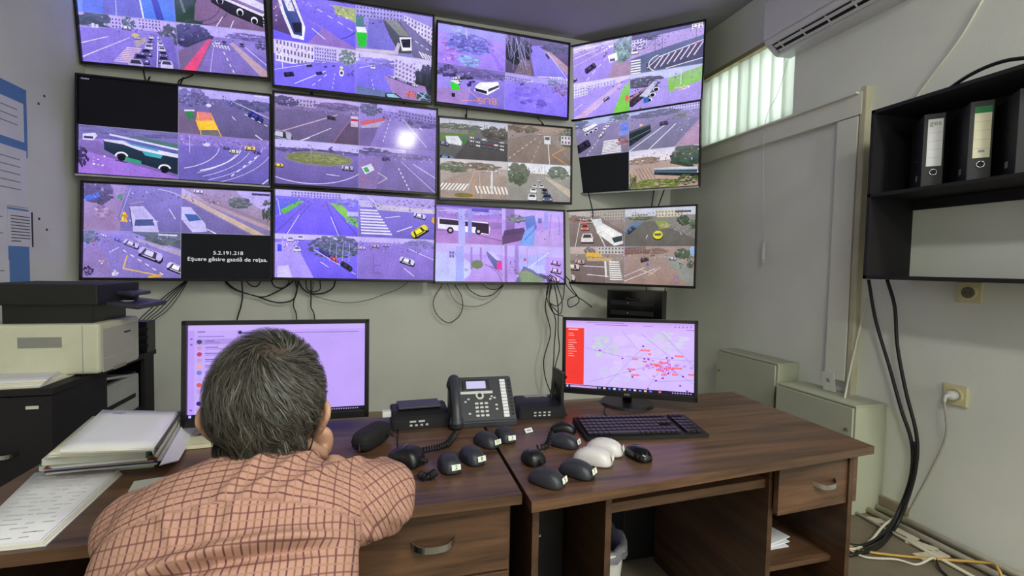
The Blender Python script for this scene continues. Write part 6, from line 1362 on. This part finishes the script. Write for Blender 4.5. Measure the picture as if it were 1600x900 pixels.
# the multifunction printer
fr, rr_ = dk(156, 587, pz), dk(218, 562, pz)
lx = dk(26, 581, pz).x; fx = fr.x; fy = fr.y + .0; py1 = rr_.y
hp = hit(156, 506, 1, fy).z - pz
mp = thing('printer', 'cream multifunction printer with black scanner top on the black cabinet', 'printer', ((lx + fx) / 2, (fy + py1) / 2, pz))
pw_, pd_ = fx - lx, py1 - fy
bx('body', (0, 0, hp / 2 + .003), (pw_, pd_, hp - .006), mat('cream_printer_plastic', (214, 214, 190), .5, noise_amt=.03), mp, .02, seg=4)
for sy in (-1, 1):
    for sxx in (-1, 1): bx('foot', (sxx * pw_ * .38, sy * pd_ * .36, .004), (.03, .03, .008), m_blackm, mp)
bx('vent_grille', (-.02 * 1, -pd_ / 2 - .0005, hp * .66), (pw_ * .40, .003, hp * .20), mat('grey_vent', (150, 150, 132), .6), mp)
for k in range(9): bx('vent_slit', (-.02, -pd_ / 2 - .0022, hp * .58 + hp * .02 * k), (pw_ * .39, .001, .002), m_greyink, mp)
bx('side_seam', (pw_ * .34, -pd_ / 2 - .0003, hp * .5), (.002, .001, hp * .94), m_greyink, mp)
bx('front_cover', (pw_ / 2 + .001, .0, hp * .60), (.003, pd_ * .86, hp * .56), mat('pale_printer_face', (186, 184, 172), .5), mp, .001)
bx('paper_drawer', (pw_ / 2 + .001, .0, hp * .17), (.003, pd_ * .86, hp * .26), mat('pale_printer_face', (186, 184, 172), .5), mp, .001)
bx('drawer_grip', (pw_ / 2 + .003, -.02, .012), (.004, pd_ * .3, .016), mat('grey_vent', (150, 150, 132), .6), mp)
bx('cover_grip', (pw_ / 2 + .003, .05, hp * .72), (.004, pd_ * .16, .006), m_ink, mp)
sct = hit(100, 448, 1, fy).z - pz
bx('output_bay', (-.01, .0, hp + .045), (pw_ * .84, pd_ * .8, .10), m_black, mp, .004)
s_ = bx('scanner', (-pw_ * .06, .0, (hp + .05 + sct) / 2 + .02), (pw_ * 1.12, pd_ * 1.02, sct - hp - .07), m_blackm, mp, .008)
bx('document_lid', (-pw_ * .06, .0, sct + .0), (pw_ * 1.08, pd_ * .96, .014), m_black, mp, .005)
bx('document_tray', (pw_ * .50, .06, sct - .035), (pw_ * .34, pd_ * .5, .018), mat('violet_black_plastic', (44, 40, 54), .4), mp, .005, rot=(0, R(6), 0))
bx('control_panel', (pw_ * .66, .02, sct - .085), (pw_ * .36, pd_ * .8, .022), mat('violet_black_plastic', (44, 40, 54), .4), mp, .008, rot=(0, R(8), 0))
bx('button', (pw_ * .62, -.04, sct - .070), (.04, .03, .003), m_silver, mp)
# black device behind it
q = dk(240, 565, pz)
bd = thing('power_supply', 'black ribbed box at the far end of the printer cabinet', 'power supply', (-1.27, 3.03, pz))
bx('case', (0, 0, .085), (.10, .10, .17), m_black, bd, .004)
for k in range(3): bx('rib', (.0, -.052, .04 + .045 * k), (.112, .008, .018), m_blackm, bd)
# papers on the cabinet
for j in range(4):
    cs = [xy(dk(-50 + j * 3, 612 - j, pz)), xy(dk(62 + j * 4, 606 - j, pz)), xy(dk(118 - j * 6, 586 - j, pz)), xy(dk(10, 583 - j, pz))]
    bm = BM(); sheet_poly(bm, cs, pz + .001 + .006 * j, pz + .0065 + .006 * j, 0, 4, j)
    tagp(obj('paper_sheaf', bm, m_paper if j % 2 else m_cream), ['bottom', 'second', 'third', 'top'][j] + ' sheaf of white paper on the front of the black printer cabinet', 'paper', 'sheaves on the printer cabinet')

# ---------------------------------------------------------------- papers on the left wall
m_blue = mat('blue_card', (96, 140, 196), .75, noise_amt=.04)
def wallpaper(name, px, lab, m_, off, cat='paper', lines=0, lm=None, lx=(.12, .88), ly=(.12, .9), lw=.006):
    P = [hit(a, b, 0, X0 + off) for a, b in px]
    y0 = (P[0].y + P[3].y) / 2; y1 = (P[1].y + P[2].y) / 2; z1 = (P[0].z + P[1].z) / 2; z0 = (P[2].z + P[3].z) / 2
    t = bx(name, (X0 + off, (y0 + y1) / 2, (z0 + z1) / 2), (.0012, y1 - y0, z1 - z0), m_); tagp(t, lab, cat)
    rr = random.Random(len(lab))
    for k in range(lines):
        zz = (z1 - z0) * (.5 - (ly[0] + (ly[1] - ly[0]) * (k + .5) / lines)); ww = (y1 - y0) * (lx[1] - lx[0]) * (1 if k < lines - 1 else .5)
        bx('text_line', (.0010, (y1 - y0) * (lx[0] - .5) + ww / 2, zz), (.0005, ww, lw), lm or m_greyink, t)
    return t
wallpaper('blue_sheet', [(-60, 85), (42, 148), (42, 240), (-60, 225)], 'blue card on the left wall behind the topmost white sheet', m_blue, .003)
wallpaper('paper_sheet', [(-60, 118), (38, 165), (36, 222), (-60, 190)], 'white printed sheet on the upper blue card on the left wall', m_paper, .005, lines=4)
wallpaper('paper_sheet', [(-60, 205), (41, 236), (43, 322), (-60, 312)], 'creased white sheet with a dark mark at its corner, below the upper blue card', m_paper, .007, lines=6)
wallpaper('blue_sheet', [(-60, 316), (44, 325), (47, 446), (-60, 450)], 'tall blue card low on the left wall, reaching down behind the printer', m_blue, .003)
t = wallpaper('notice', [(12, 326), (50, 332), (52, 386), (12, 384)], 'notice with bold dark lines and a dark right edge on the left wall', m_paper, .006, lines=9, lm=m_ink, lw=.0045)
d_ = t.dimensions
bx('edge_strip', (.001, d_.y / 2 - .004, 0), (.0015, .012, d_.z), mat('plum_tape', (60, 44, 56), .7), t)
wallpaper('paper_sheet', [(-60, 300), (12, 318), (12, 412), (-60, 412)], 'white sheet at the left edge of the photo beside the notice', m_paper, .009, lines=3)
wallpaper('paper_sheet', [(-60, 402), (14, 410), (16, 452), (-60, 470)], 'lowest white sheet at the left edge of the photo', m_paper, .011, lines=2)
# ---------------------------------------------------------------- office chair
m_chair = mat('black_chair_fabric', (24, 26, 28), .8, noise_amt=.2, scale=150)
ch = thing('office_chair', 'black office chair under the man, mostly hidden by his back', 'chair', (-.22, .60, 0))
bx('seat', (0, 0, .385), (.46, .44, .07), m_chair, ch, .03, seg=4)
bm = BM(); cyl(bm, (0, 0, .10), (0, 0, .36), .03, .025, 16); obj('gas_column', bm, m_black, ch)
for k in range(5):
    a = 2 * PI * k / 5 + .3
    bm = BM(); sweep(bm, [(0, 0, .10), (.15 * math.cos(a), .15 * math.sin(a), .085), (.27 * math.cos(a), .27 * math.sin(a), .065)], [.022, .018, .014], 8); l_ = obj('base_leg', bm, m_black, ch)
    bm = BM(); cyl(bm, (.27 * math.cos(a) - .012, .27 * math.sin(a), .027), (.27 * math.cos(a) + .012, .27 * math.sin(a), .027), .026, .026, 16); obj('caster', bm, m_black, l_)
bm = BM(); sweep(bm, smoothpts([(.24, .0, .40), (.275, .0, .46), (.275, .0, .60), (.275, .06, .635)]), .014, 8); obj('armrest_post', bm, m_black, ch)
bx('armrest', (.275, .09, .65), (.055, .22, .03), m_chair, ch, .012)
bm = BM(); sweep(bm, smoothpts([(-.24, .0, .40), (-.275, .0, .46), (-.275, .0, .60), (-.275, .06, .635)]), .014, 8); obj('armrest_post', bm, m_black, ch)
bx('armrest', (-.275, .09, .65), (.055, .22, .03), m_chair, ch, .012)

# ---------------------------------------------------------------- the man
m_skin = mat('skin', (182, 140, 114), .55, noise_amt=.10, scale=30, bump=.2, bump_scale=300)
def skin_mesh(verts, edges, radii, root=0, sub=2):
    me = bpy.data.meshes.new('skel'); me.from_pydata(verts, edges, []); o = bpy.data.objects.new('skel', me); COL.objects.link(o)
    m = o.modifiers.new('skin', 'SKIN'); m.use_smooth_shade = True
    o.data.skin_vertices[0].data
    for i, r in enumerate(radii):
        o.data.skin_vertices[0].data[i].radius = (r, r) if not isinstance(r, tuple) else r
        o.data.skin_vertices[0].data[i].use_root = (i == root)
    s = o.modifiers.new('sub', 'SUBSURF'); s.levels = sub; s.render_levels = sub
    dg = bpy.context.evaluated_depsgraph_get(); e = o.evaluated_get(dg)
    m2 = bpy.data.meshes.new_from_object(e); bpy.data.objects.remove(o); return m2
def loft(bm, rings, n=32, capb=True, capt=True):
    """rings: (cx, cy, cz, rx, ry, tilt about x, squareness)"""
    R_ = []
    for (cx, cy, cz, rx, ry, tl, sq) in rings:
        row = []
        for k in range(n):
            a = 2 * PI * k / n; c, s = math.cos(a), math.sin(a)
            x = math.copysign(abs(c) ** sq, c) * rx; y = math.copysign(abs(s) ** sq, s) * ry
            row.append(bm.verts.new((cx + x, cy + y * math.cos(tl), cz + y * math.sin(tl))))
        R_.append(row)
    for a, b in zip(R_, R_[1:]):
        for k in range(n): f = bm.faces.new((a[k], a[(k + 1) % n], b[(k + 1) % n], b[k])); f.smooth = True
    if capb: bm.faces.new(R_[0][::-1])
    if capt: bm.faces.new(R_[-1])
    return R_
HC = hit(419, 624, 1, .93)          # centre of the head
HX, HY, HZ = HC
PX = -.216
# body skeleton (everything under the clothes, plus neck)
V_ = [(PX, .66, .52), (PX, .71, .66), (PX, .78, .78), (PX + .005, .84, .87), (PX + .02, .885, .93), (HX, .92, HZ - .05),     # 0-5 spine to skull base
      (PX + .165, .86, .885), (.005, 1.08, .795), (-.045, 1.06, .82), (-.112, 1.035, .900),                                # 6 R shoulder,7 elbow,8 forearm,9 wrist
      (PX - .165, .86, .885), (-.415, 1.08, .79), (-.34, 1.20, .775), (-.28, 1.28, .768),                                        # 10 L shoulder.. 13 wrist
      (PX + .09, .62, .50), (PX + .13, .98, .52), (PX + .13, 1.02, .12), (PX + .13, 1.12, .05),
      (PX - .09, .62, .50), (PX - .13, .98, .52), (PX - .13, 1.02, .12), (PX - .13, 1.12, .05)]
E_ = [(0, 1), (1, 2), (2, 3), (3, 4), (4, 5), (3, 6), (6, 7), (7, 8), (8, 9), (3, 10), (10, 11), (11, 12), (12, 13), (0, 14), (14, 15), (15, 16), (16, 17), (0, 18), (18, 19), (19, 20), (20, 21)]
Rr = [(.13, .10), (.13, .10), (.13, .09), (.10, .07), .05, .052, .055, .042, .038, .027, .055, .040, .036, .027, .085, .062, .04, .035, .085, .062, .04, .035]
parts = [skin_mesh(V_, E_, Rr)]
# fingers: right hand a loose fist against the cheek, left hand flat on the desk
def hand(w, fwd, side, palmn, curl, L=.5):
    w = Vector(w); f = Vector(fwd).normalized(); s = Vector(side).normalized(); n = Vector(palmn).normalized()
    vs = []; es = []; rs = []
    def chain(pts, rr0):
        b = len(vs)
        for i, p in enumerate(pts):
            vs.append(tuple(p)); rs.append(rr0[i])
            if i: es.append((b + i - 1, b + i))
        return b
    out = []
    palm = skin_mesh([tuple(w), tuple(w + f * .045), tuple(w + f * .082)], [(0, 1), (1, 2)], [(.024, .020), (.036, .017), (.038, .015)])
    out.append(palm)
    for i, (off, ln_) in enumerate(((.030, .072), (.010, .080), (-.011, .075), (-.031, .058))):
        p = w + f * .072 + s * off; d = f.copy(); pts = [p]; q = p + d * .018; pts.append(q); a = 0
        for j, seg in enumerate((.42, .32, .26)):
            a += R(curl[j]); d = f * math.cos(a) + n * math.sin(a); q = q + d * ln_ * seg; pts.append(q)
        out.append(skin_mesh([tuple(x) for x in pts], [(k, k + 1) for k in range(4)], [.0105, .0105, .0095, .0088, .0075], sub=2))
    p = w + f * .02 + s * .026
    pts = [p, p + f * .022 + s * .020, p + f * .045 + s * .028 + n * .014, p + f * .062 + s * .020 + n * .028]
    out.append(skin_mesh([tuple(x) for x in pts], [(0, 1), (1, 2), (2, 3)], [.015, .0135, .011, .009]))
    return out
parts += hand((-.116, 1.03, .905), (-.10, -.30, 1), (.25, -.9, -.2), (-1, -.1, -.1), (75, 80, 50))
parts += hand((-.28, 1.28, .768), (.6, .8, -.02), (.8, -.6, 0), (0, 0, -1), (8, 10, 8))
bm = BM()
for me in parts: bm.from_mesh(me)
# head: skull, jaw, nose, ears
def ell(bm, c, r, n=28, rot=None):
    vs = bmesh.ops.create_uvsphere(bm, u_segments=n, v_segments=n // 2 + 4, radius=1)['verts']
    bmesh.ops.scale(bm, vec=r, verts=vs)
    if rot: bmesh.ops.rotate(bm, cent=(0, 0, 0), matrix=Euler(rot).to_matrix(), verts=vs)
    bmesh.ops.translate(bm, vec=c, verts=vs); return vs
ell(bm, (HX, HY, HZ + .012), (.080, .100, .098), 36)
ell(bm, (HX, HY + .035, HZ - .05), (.060, .066, .070), 28)
ell(bm, (HX, HY + .075, HZ - .088), (.030, .026, .022), 20)                         # chin
ell(bm, (HX, HY + .105, HZ - .025), (.013, .020, .026), 16)                       # nose
ell(bm, (HX, HY - .045, HZ - .075), (.056, .050, .075), 28)                         # nape
for s in (-1, 1):
    ell(bm, (HX + s * .026, HY + .098, HZ - .066), (.016, .008, .006), 12)          # lips
    ell(bm, (HX + s * .032, HY + .088, HZ + .018), (.022, .012, .007), 12)          # brows
# ears as curled shells
for s in (-1, 1):
    pts = smoothpts([(HX + s * .074, HY + .012, HZ - .078), (HX + s * .088, HY - .010, HZ - .061), (HX + s * .103, HY - .024, HZ - .031), (HX + s * .101, HY - .012, HZ - .010), (HX + s * .083, HY + .010, HZ - .014)], 5)
    sweep(bm, pts, [.0075] * 5 + [.0065] * 11 + [.006] * (len(pts) - 16), 8)
    ell(bm, (HX + s * .086, HY + .0, HZ - .042), (.009, .022, .030), 16, (0, 0, s * .6))
me = bpy.data.meshes.new('person'); bm.to_mesh(me); bm.free()
man = bpy.data.objects.new('person', me); COL.objects.link(man); me.materials.append(m_skin)
rm_ = man.modifiers.new('remesh', 'REMESH'); rm_.mode = 'VOXEL'; rm_.voxel_size = .0048; rm_.use_smooth_shade = True
sm_ = man.modifiers.new('smooth', 'SMOOTH'); sm_.factor = .5; sm_.iterations = 3
dg = bpy.context.evaluated_depsgraph_get(); me2 = bpy.data.meshes.new_from_object(man.evaluated_get(dg)); man.modifiers.clear(); man.data = me2
tagp(man, 'grey-haired man in a peach checked shirt, seen from behind at the left desk', 'person')
# eyes
for s in (-1, 1):
    bm = BM(); ell(bm, (HX + s * .032, HY + .090, HZ + .003), (.012, .010, .009), 14); obj('eye', bm, mat('eye_white', (220, 216, 210), .3), man, True)

# shirt -------------------------------------------------------------
def plaid(name, mode):
    m = bpy.data.materials.new(name); m.use_nodes = True
    nt = m.node_tree; b = nt.nodes['Principled BSDF']; N = nt.nodes.new; L = nt.links.new
    b.inputs['Roughness'].default_value = .85; b.inputs['Specular IOR Level'].default_value = .15
    at = N('ShaderNodeAttribute'); at.attribute_name = 'cloth'
    sp = N('ShaderNodeSeparateXYZ'); L(at.outputs['Vector'], sp.inputs[0])
    def stripes(src, period, width, col, prev, phase=0.0):
        a = N('ShaderNodeMath'); a.operation = 'MULTIPLY_ADD'; a.inputs[1].default_value = 1 / period; a.inputs[2].default_value = phase; L(src, a.inputs[0])
        f = N('ShaderNodeMath'); f.operation = 'FRACT'; L(a.outputs[0], f.inputs[0])
        s = N('ShaderNodeMath'); s.operation = 'SUBTRACT'; s.inputs[1].default_value = .5; L(f.outputs[0], s.inputs[0])
        ab = N('ShaderNodeMath'); ab.operation = 'ABSOLUTE'; L(s.outputs[0], ab.inputs[0])
        mr = N('ShaderNodeMapRange'); mr.inputs['From Min'].default_value = width / period * .5; mr.inputs['From Max'].default_value = width / period * .5 + .05; mr.inputs['To Min'].default_value = .85; mr.inputs['To Max'].default_value = 0
        L(ab.outputs[0], mr.inputs['Value'])
        mx = N('ShaderNodeMix'); mx.data_type = 'RGBA'; L(mr.outputs['Result'], mx.inputs['Factor'])
        if isinstance(prev, tuple): mx.inputs['A'].default_value = prev
        else: L(prev, mx.inputs['A'])
        mx.inputs['B'].default_value = col
        return mx.outputs['Result']
    base = (*lin((176, 136, 121)), 1); dark = (*lin((78, 46, 50)), 1); oli = (*lin((120, 90, 70)), 1)
    U, W_ = sp.outputs['X'], sp.outputs['Y']
    c = stripes(U, .0195, .0013, dark, base); c = stripes(U, .0195, .0013, oli, c, .5)
    c = stripes(W_, .0225, .0012, (*lin((112, 74, 70)), 1), c); c = stripes(W_, .0225, .0011, (*lin((160, 120, 104)), 1), c, .5)
    L(c, b.inputs['Base Color'])
    n2 = N('ShaderNodeTexNoise'); n2.inputs['Scale'].default_value = 900; tc = N('ShaderNodeTexCoord'); L(tc.outputs['Object'], n2.inputs['Vector'])
    bp = N('ShaderNodeBump'); bp.inputs['Strength'].default_value = .12; bp.inputs['Distance'].default_value = .0006; L(n2.outputs['Fac'], bp.inputs['Height']); L(bp.outputs['Normal'], b.inputs['Normal'])
    return m
m_shirt = plaid('peach_checked_cotton', 0)
def finish_cloth(bm, name, uvf, seed, amp=.004, vox=.006, folds=None):
    me = bpy.data.meshes.new(name); bm.to_mesh(me); bm.free()
    o = bpy.data.objects.new(name, me); COL.objects.link(o)
    r = o.modifiers.new('r', 'REMESH'); r.mode = 'VOXEL'; r.voxel_size = vox; r.use_smooth_shade = True
    s = o.modifiers.new('s', 'SMOOTH'); s.factor = .6; s.iterations = 14
    dg = bpy.context.evaluated_depsgraph_get(); m2 = bpy.data.meshes.new_from_object(o.evaluated_get(dg)); o.modifiers.clear(); o.data = m2
    at = m2.attributes.new('cloth', 'FLOAT_VECTOR', 'POINT')
    nrm_ = [v.normal.copy() for v in m2.vertices]
    for i, v in enumerate(m2.vertices):
        p = v.co.copy(); n = nrm_[i]
        at.data[i].vector = uvf(p)
        d = amp * noise.noise(Vector((p.x * 9, p.y * 9, p.z * 9 + seed))) + amp * .5 * noise.noise(Vector((p.x * 24 + 5, p.y * 24, p.z * 24)))
        if folds: d += folds(p)
        v.co = p + n * d
    m2.materials.append(m_shirt)
    for pl_ in m2.polygons: pl_.use_smooth = True
    o.parent = man
    return o
tl = R(-28)
rings = [(PX, .645, .46, .180, .130, 0, .8), (PX, .665, .56, .185, .133, 0, .8), (PX, .70, .65, .190, .135, R(-6), .8), (PX, .735, .73, .193, .133, R(-12), .8),
         (PX, .780, .800, .187, .128, R(-20), .8), (PX, .820, .857, .184, .118, R(-28), .8), (PX, .852, .902, .174, .105, R(-38), .8), (PX + .006, .876, .928, .150, .088, R(-46), .86), (PX + .014, .895, .944, .110, .070, R(-50), .94), (PX + .020, .905, .958, .078, .058, R(-52), 1)]
bm = BM(); loft(bm, rings, 48)
# right sleeve: full upper arm to elbow, loose
def tube_r(pts, rad, n=20): sweep(bm, smoothpts(pts, 5), [rad[min(int(i / 5), len(rad) - 1)] + (rad[min(int(i / 5) + 1, len(rad) - 1)] - rad[min(int(i / 5), len(rad) - 1)]) * ((i % 5) / 5) for i in range(5 * (len(pts) - 1) + 1)], n)
tube_r([(PX + .10, .845, .885), (PX + .165, .87, .880), (PX + .212, .915, .862), (.004, .985, .838), (.006, 1.06, .800), (-.02, 1.08, .798), (-.043, 1.065, .82)], [.078, .077, .072, .068, .054, .048, .040])
tube_r([(PX - .10, .845, .885), (PX - .150, .87, .872), (PX - .178, .94, .840), (-.415, 1.05, .800), (-.37, 1.15, .786), (-.31, 1.24, .775)], [.070, .066, .060, .052, .044, .038])
def uv_shirt(p):
    # yoke runs across, back runs down, sleeves follow the arm
    if p.x > PX + .190:
        a = (p - Vector((PX + .2, .87, .90))); d = Vector((.5, .75, -.4)).normalized()
        t_ = a.dot(d); return Vector((a.dot(Vector((.75, .45, .45)).normalized()) * 1.05 + .003 * noise.noise(p * 12), a.dot(Vector((-.65, .5, .4)).normalized()) + .004 * noise.noise(p * 14), 0))
    s_ = (p.y * .6 + p.z * .8)
    yk = 1.222 - .35 * abs(p.x - PX) ** 2 * 3
    if s_ > yk:
        return Vector(((s_ - yk) * .95 + .0035 * noise.noise(p * 10) + .10 * (p.x - PX) ** 2, (p.x - PX) + .002 * noise.noise(p * 16), 0))
    return Vector(((p.x - PX) * (1 - .25 * (s_ - .9)) + .0035 * noise.noise(p * 9), s_ + .003 * noise.noise(p * 12), 0))
def folds(p):
    d = 0
    s_ = p.y * .6 + p.z * .8
    # yoke seam
    yk = 1.222 - .35 * abs(p.x - PX) ** 2 * 3
    d -= .0022 * math.exp(-((s_ - yk) / .003) ** 2)
    if p.x < PX + .190:
        # long crease across the back
        c = 1.158 - .18 * (p.x - PX - .02) ** 2 * 4 + .10 * (p.x - PX)
        k = math.exp(-((s_ - c) / .010) ** 2) - .9 * math.exp(-((s_ - c + .016) / .009) ** 2)
        d += .020 * k * max(0, 1 - ((p.x - PX + .01) / .17) ** 4)
        # pleats from the yoke
        for x0, dr in ((-.03, -.35), (.015, .2), (-.08, -.5)):
            xx = p.x - PX - x0 + (yk - s_) * dr
            if s_ < yk: d += .007 * math.exp(-(xx / .008) ** 2) * math.exp(-((yk - s_) / .07) ** 1)
        # slanting folds from the collar
        if s_ > yk:
            for x0, dr in ((.02, .9), (.06, 1.1), (-.01, .6)):
                xx = (p.x - PX - x0) - (s_ - yk) * dr
                d += .007 * math.exp(-(xx / .010) ** 2)
        # armhole seam
        d -= .0025 * math.exp(-((p.x - PX - .188) / .003) ** 2)
    else:
        a = (p - Vector((PX + .2, .87, .90)));
        d += .0022 * math.sin(a.dot(Vector((.5, -.1, 1)).normalized()) * 110 + 60 * a.x) + .0015 * math.sin(a.dot(Vector((.9, .4, -.2)).normalized()) * 90 + 1)
    return d
shirt = finish_cloth(bm, 'shirt', uv_shirt, 3, .0045, .0045, folds); shirt['label'] = 'peach cotton shirt with brown checks'
# collar stand: fold-over band round the neck
bm = BM()
n = 40; R1 = []
for (rx, ry, dz, dy) in ((.066, .056, .008, .004), (.071, .061, -.012, -.012), (.086, .073, -.034, -.022), (.083, .070, -.038, -.020), (.068, .058, -.012, -.010)):
    R1.append([bm.verts.new((PX + .018 + rx * math.cos(2 * PI * k / n), .905 + dy + ry * math.sin(2 * PI * k / n) * .85, .962 + dz - ry * math.sin(2 * PI * k / n) * .60)) for k in range(n)])
for a, b in zip(R1, R1[1:] + R1[:1]):
    for k in range(n): bm.faces.new((a[k], a[(k + 1) % n], b[(k + 1) % n], b[k]))
me = bpy.data.meshes.new('collar'); bmesh.ops.recalc_face_normals(bm, faces=bm.faces); bm.to_mesh(me); bm.free()
at = me.attributes.new('cloth', 'FLOAT_VECTOR', 'POINT')
for i, v in enumerate(me.vertices): at.data[i].vector = ((v.co.z * 1.2 - v.co.y * .5) + .01, v.co.x, 0)
link('collar', me, m_shirt, man, True)
# trousers and shoes
m_tr = mat('dark_trousers', (40, 42, 50), .85, noise_amt=.1)
bm = BM(); loft(bm, [(PX, .62, .44, .19, .14, 0, .8), (PX, .62, .52, .19, .14, 0, .8), (PX, .62, .56, .18, .13, 0, .8)], 32)
for s in (-1, 1):
    sweep(bm, smoothpts([(PX + s * .09, .62, .505), (PX + s * .12, .82, .52), (PX + s * .13, .98, .525), (PX + s * .13, 1.02, .42), (PX + s * .13, 1.02, .12)], 5), [.098] * 6 + [.085] * 5 + [.075] * 5 + [.06] * 5, 18)
me = bpy.data.meshes.new('trousers'); bm.to_mesh(me); bm.free(); o = link('trousers', me, m_tr, man, True)
r = o.modifiers.new('r', 'REMESH'); r.mode = 'VOXEL'; r.voxel_size = .012; r.use_smooth_shade = True
for s in (-1, 1):
    bm = BM(); ell(bm, (PX + s * .13, 1.08, .045), (.050, .14, .045), 20); obj('shoe', bm, m_black, man, True)
# cord of the spectacles hanging behind the ear
bm = BM(); sweep(bm, smoothpts([(HX + .083, HY - .004, HZ - .028), (HX + .078, HY - .03, HZ - .075), (HX + .062, HY - .03, HZ - .115)]), .0014, 6); obj('glasses_cord', bm, m_cord, man)

# hair --------------------------------------------------------------
m_hairb = mat('hair_under_layer', (74, 62, 54), .9, noise_amt=.3, scale=60)
bm = BM(); vs = ell(bm, (HX, HY - .004, HZ + .010), (0.0825, .1035, .1035), 40)
vs += ell(bm, (HX, HY - .040, HZ - .062), (.064, .055, .066), 28)
CR0 = Vector((HX, HY - .004, HZ + .010)) + Vector((.022, -.052, .088)).normalized() * .1
dead = [v for v in bm.verts if (v.co.y > HY + .055 and v.co.z < HZ + .045) or v.co.z < HZ - .128 or (v.co.y > HY + .0 and v.co.z < HZ - .035)]
bmesh.ops.delete(bm, geom=dead, context='VERTS'); obj('hair_base', bm, m_hairb, man, True)
rr = random.Random(21)
CROWN = Vector((.022, -.052, .088)).normalized()          # whorl
def surf(d):    # scalp point in direction d (unit) from the head centre
    A, B = Vector((HX, HY - .004, HZ + .010)), Vector((HX, HY - .040, HZ - .062))
    def rad(C, r):
        o = A - C; a = (d.x / r[0]) ** 2 + (d.y / r[1]) ** 2 + (d.z / r[2]) ** 2; b = 2 * (o.x * d.x / r[0] ** 2 + o.y * d.y / r[1] ** 2 + o.z * d.z / r[2] ** 2); c = (o.x / r[0]) ** 2 + (o.y / r[1]) ** 2 + (o.z / r[2]) ** 2 - 1
        q = b * b - 4 * a * c
        return 0 if q < 0 else (-b + math.sqrt(q)) / (2 * a)
    return A + d * max(rad(A, (0.0825, .1035, .1035)), rad(B, (.064, .055, .066)))
verts = []; faces = []; cols = []
def strand(d0, length, lift, seg=6, wd=.0011, curlf=0.0):
    d = d0.copy(); p = surf(d); g = rr.random()
    streak = noise.noise(Vector((d0.x * 5, d0.y * 5 + 3, d0.z * 5)))
    base = 40 + 55 * max(0, streak) + 24 * g; 
    if rr.random() < .14: base += 50
    warm = 6 if rr.random() < .7 else 0
    c = lin((min(190, base + warm), min(186, base + 2), min(176, base - 6)))
    prev = None
    for i in range(seg + 1):
        t = i / seg
        h = .002 + lift * math.sin(min(1, t * 1.2) * PI / 2) * (1 - .35 * t)
        pos = p + d * h
        # flow: away from the whorl with a swirl, then downwards
        away = (d - CROWN * d.dot(CROWN))
        if away.length < 1e-4: away = Vector((1, 0, 0))
        away.normalize(); sw = CROWN.cross(away)
        ang = math.acos(max(-1, min(1, d.dot(CROWN))))
        flow = away * (1 if ang > .3 else .7) + sw * (1.15 * math.exp(-ang * .9) + curlf) + Vector((0, -.0, -.35))
        flow += Vector((noise.noise(d * 6 + Vector((4, 0, 0))), noise.noise(d * 6 + Vector((0, 7, 0))), noise.noise(d * 6))) * .55 + Vector((noise.noise(d * 14), noise.noise(d * 14 + Vector((0, 3, 0))), 0)) * .6
        flow -= d * flow.dot(d); flow.normalize()
        side = flow.cross(d).normalized() * wd * (1 - .8 * t)
        verts.append(pos + side); verts.append(pos - side)
        if i:
            b = len(verts) - 4; faces.append((b, b + 1, b + 3, b + 2)); cols.append(c)
        d = (d + flow * (length / seg) / .1).normalized(); p = surf(d)
N_H = 20000; k_ = 0
while k_ < N_H:
    z = rr.uniform(-1, 1); a = rr.uniform(0, 2 * PI); q = math.sqrt(1 - z * z); d = Vector((q * math.cos(a), q * math.sin(a), z))
    p = surf(d) - Vector((HX, HY, HZ))
    if (p.y > .062 and p.z < .05) or p.z < -.118 or (p.y > .005 and p.z < -.025): continue
    if abs(p.x) > .070 and p.y > -.03 and p.z < -.035: continue
    dc = (d - CROWN).length
    if dc < .20 and rr.random() < .72: k_ += 1; continue      # thin at the crown
    low = p.z < -.06
    strand(d, (.022 if low else .048) * rr.uniform(.6, 1.3), rr.uniform(.001, .006) if low else rr.uniform(.002, .024), curlf=rr.uniform(-.15, .15), wd=rr.uniform(.0004, .0009))
    k_ += 1
me = bpy.data.meshes.new('hair'); me.from_pydata([tuple(v) for v in verts], [], faces)
ca = me.attributes.new('Col', 'FLOAT_COLOR', 'FACE'); ca.data.foreach_set('color', np.array([(*c, 1) for c in cols], dtype=np.float32).ravel())
o = link('hair', me, attr_mat('grey_hair', rough=.5, namt=.15, nscale=40), man, True); o['label'] = 'short tousled dark grey hair thinning at the crown'
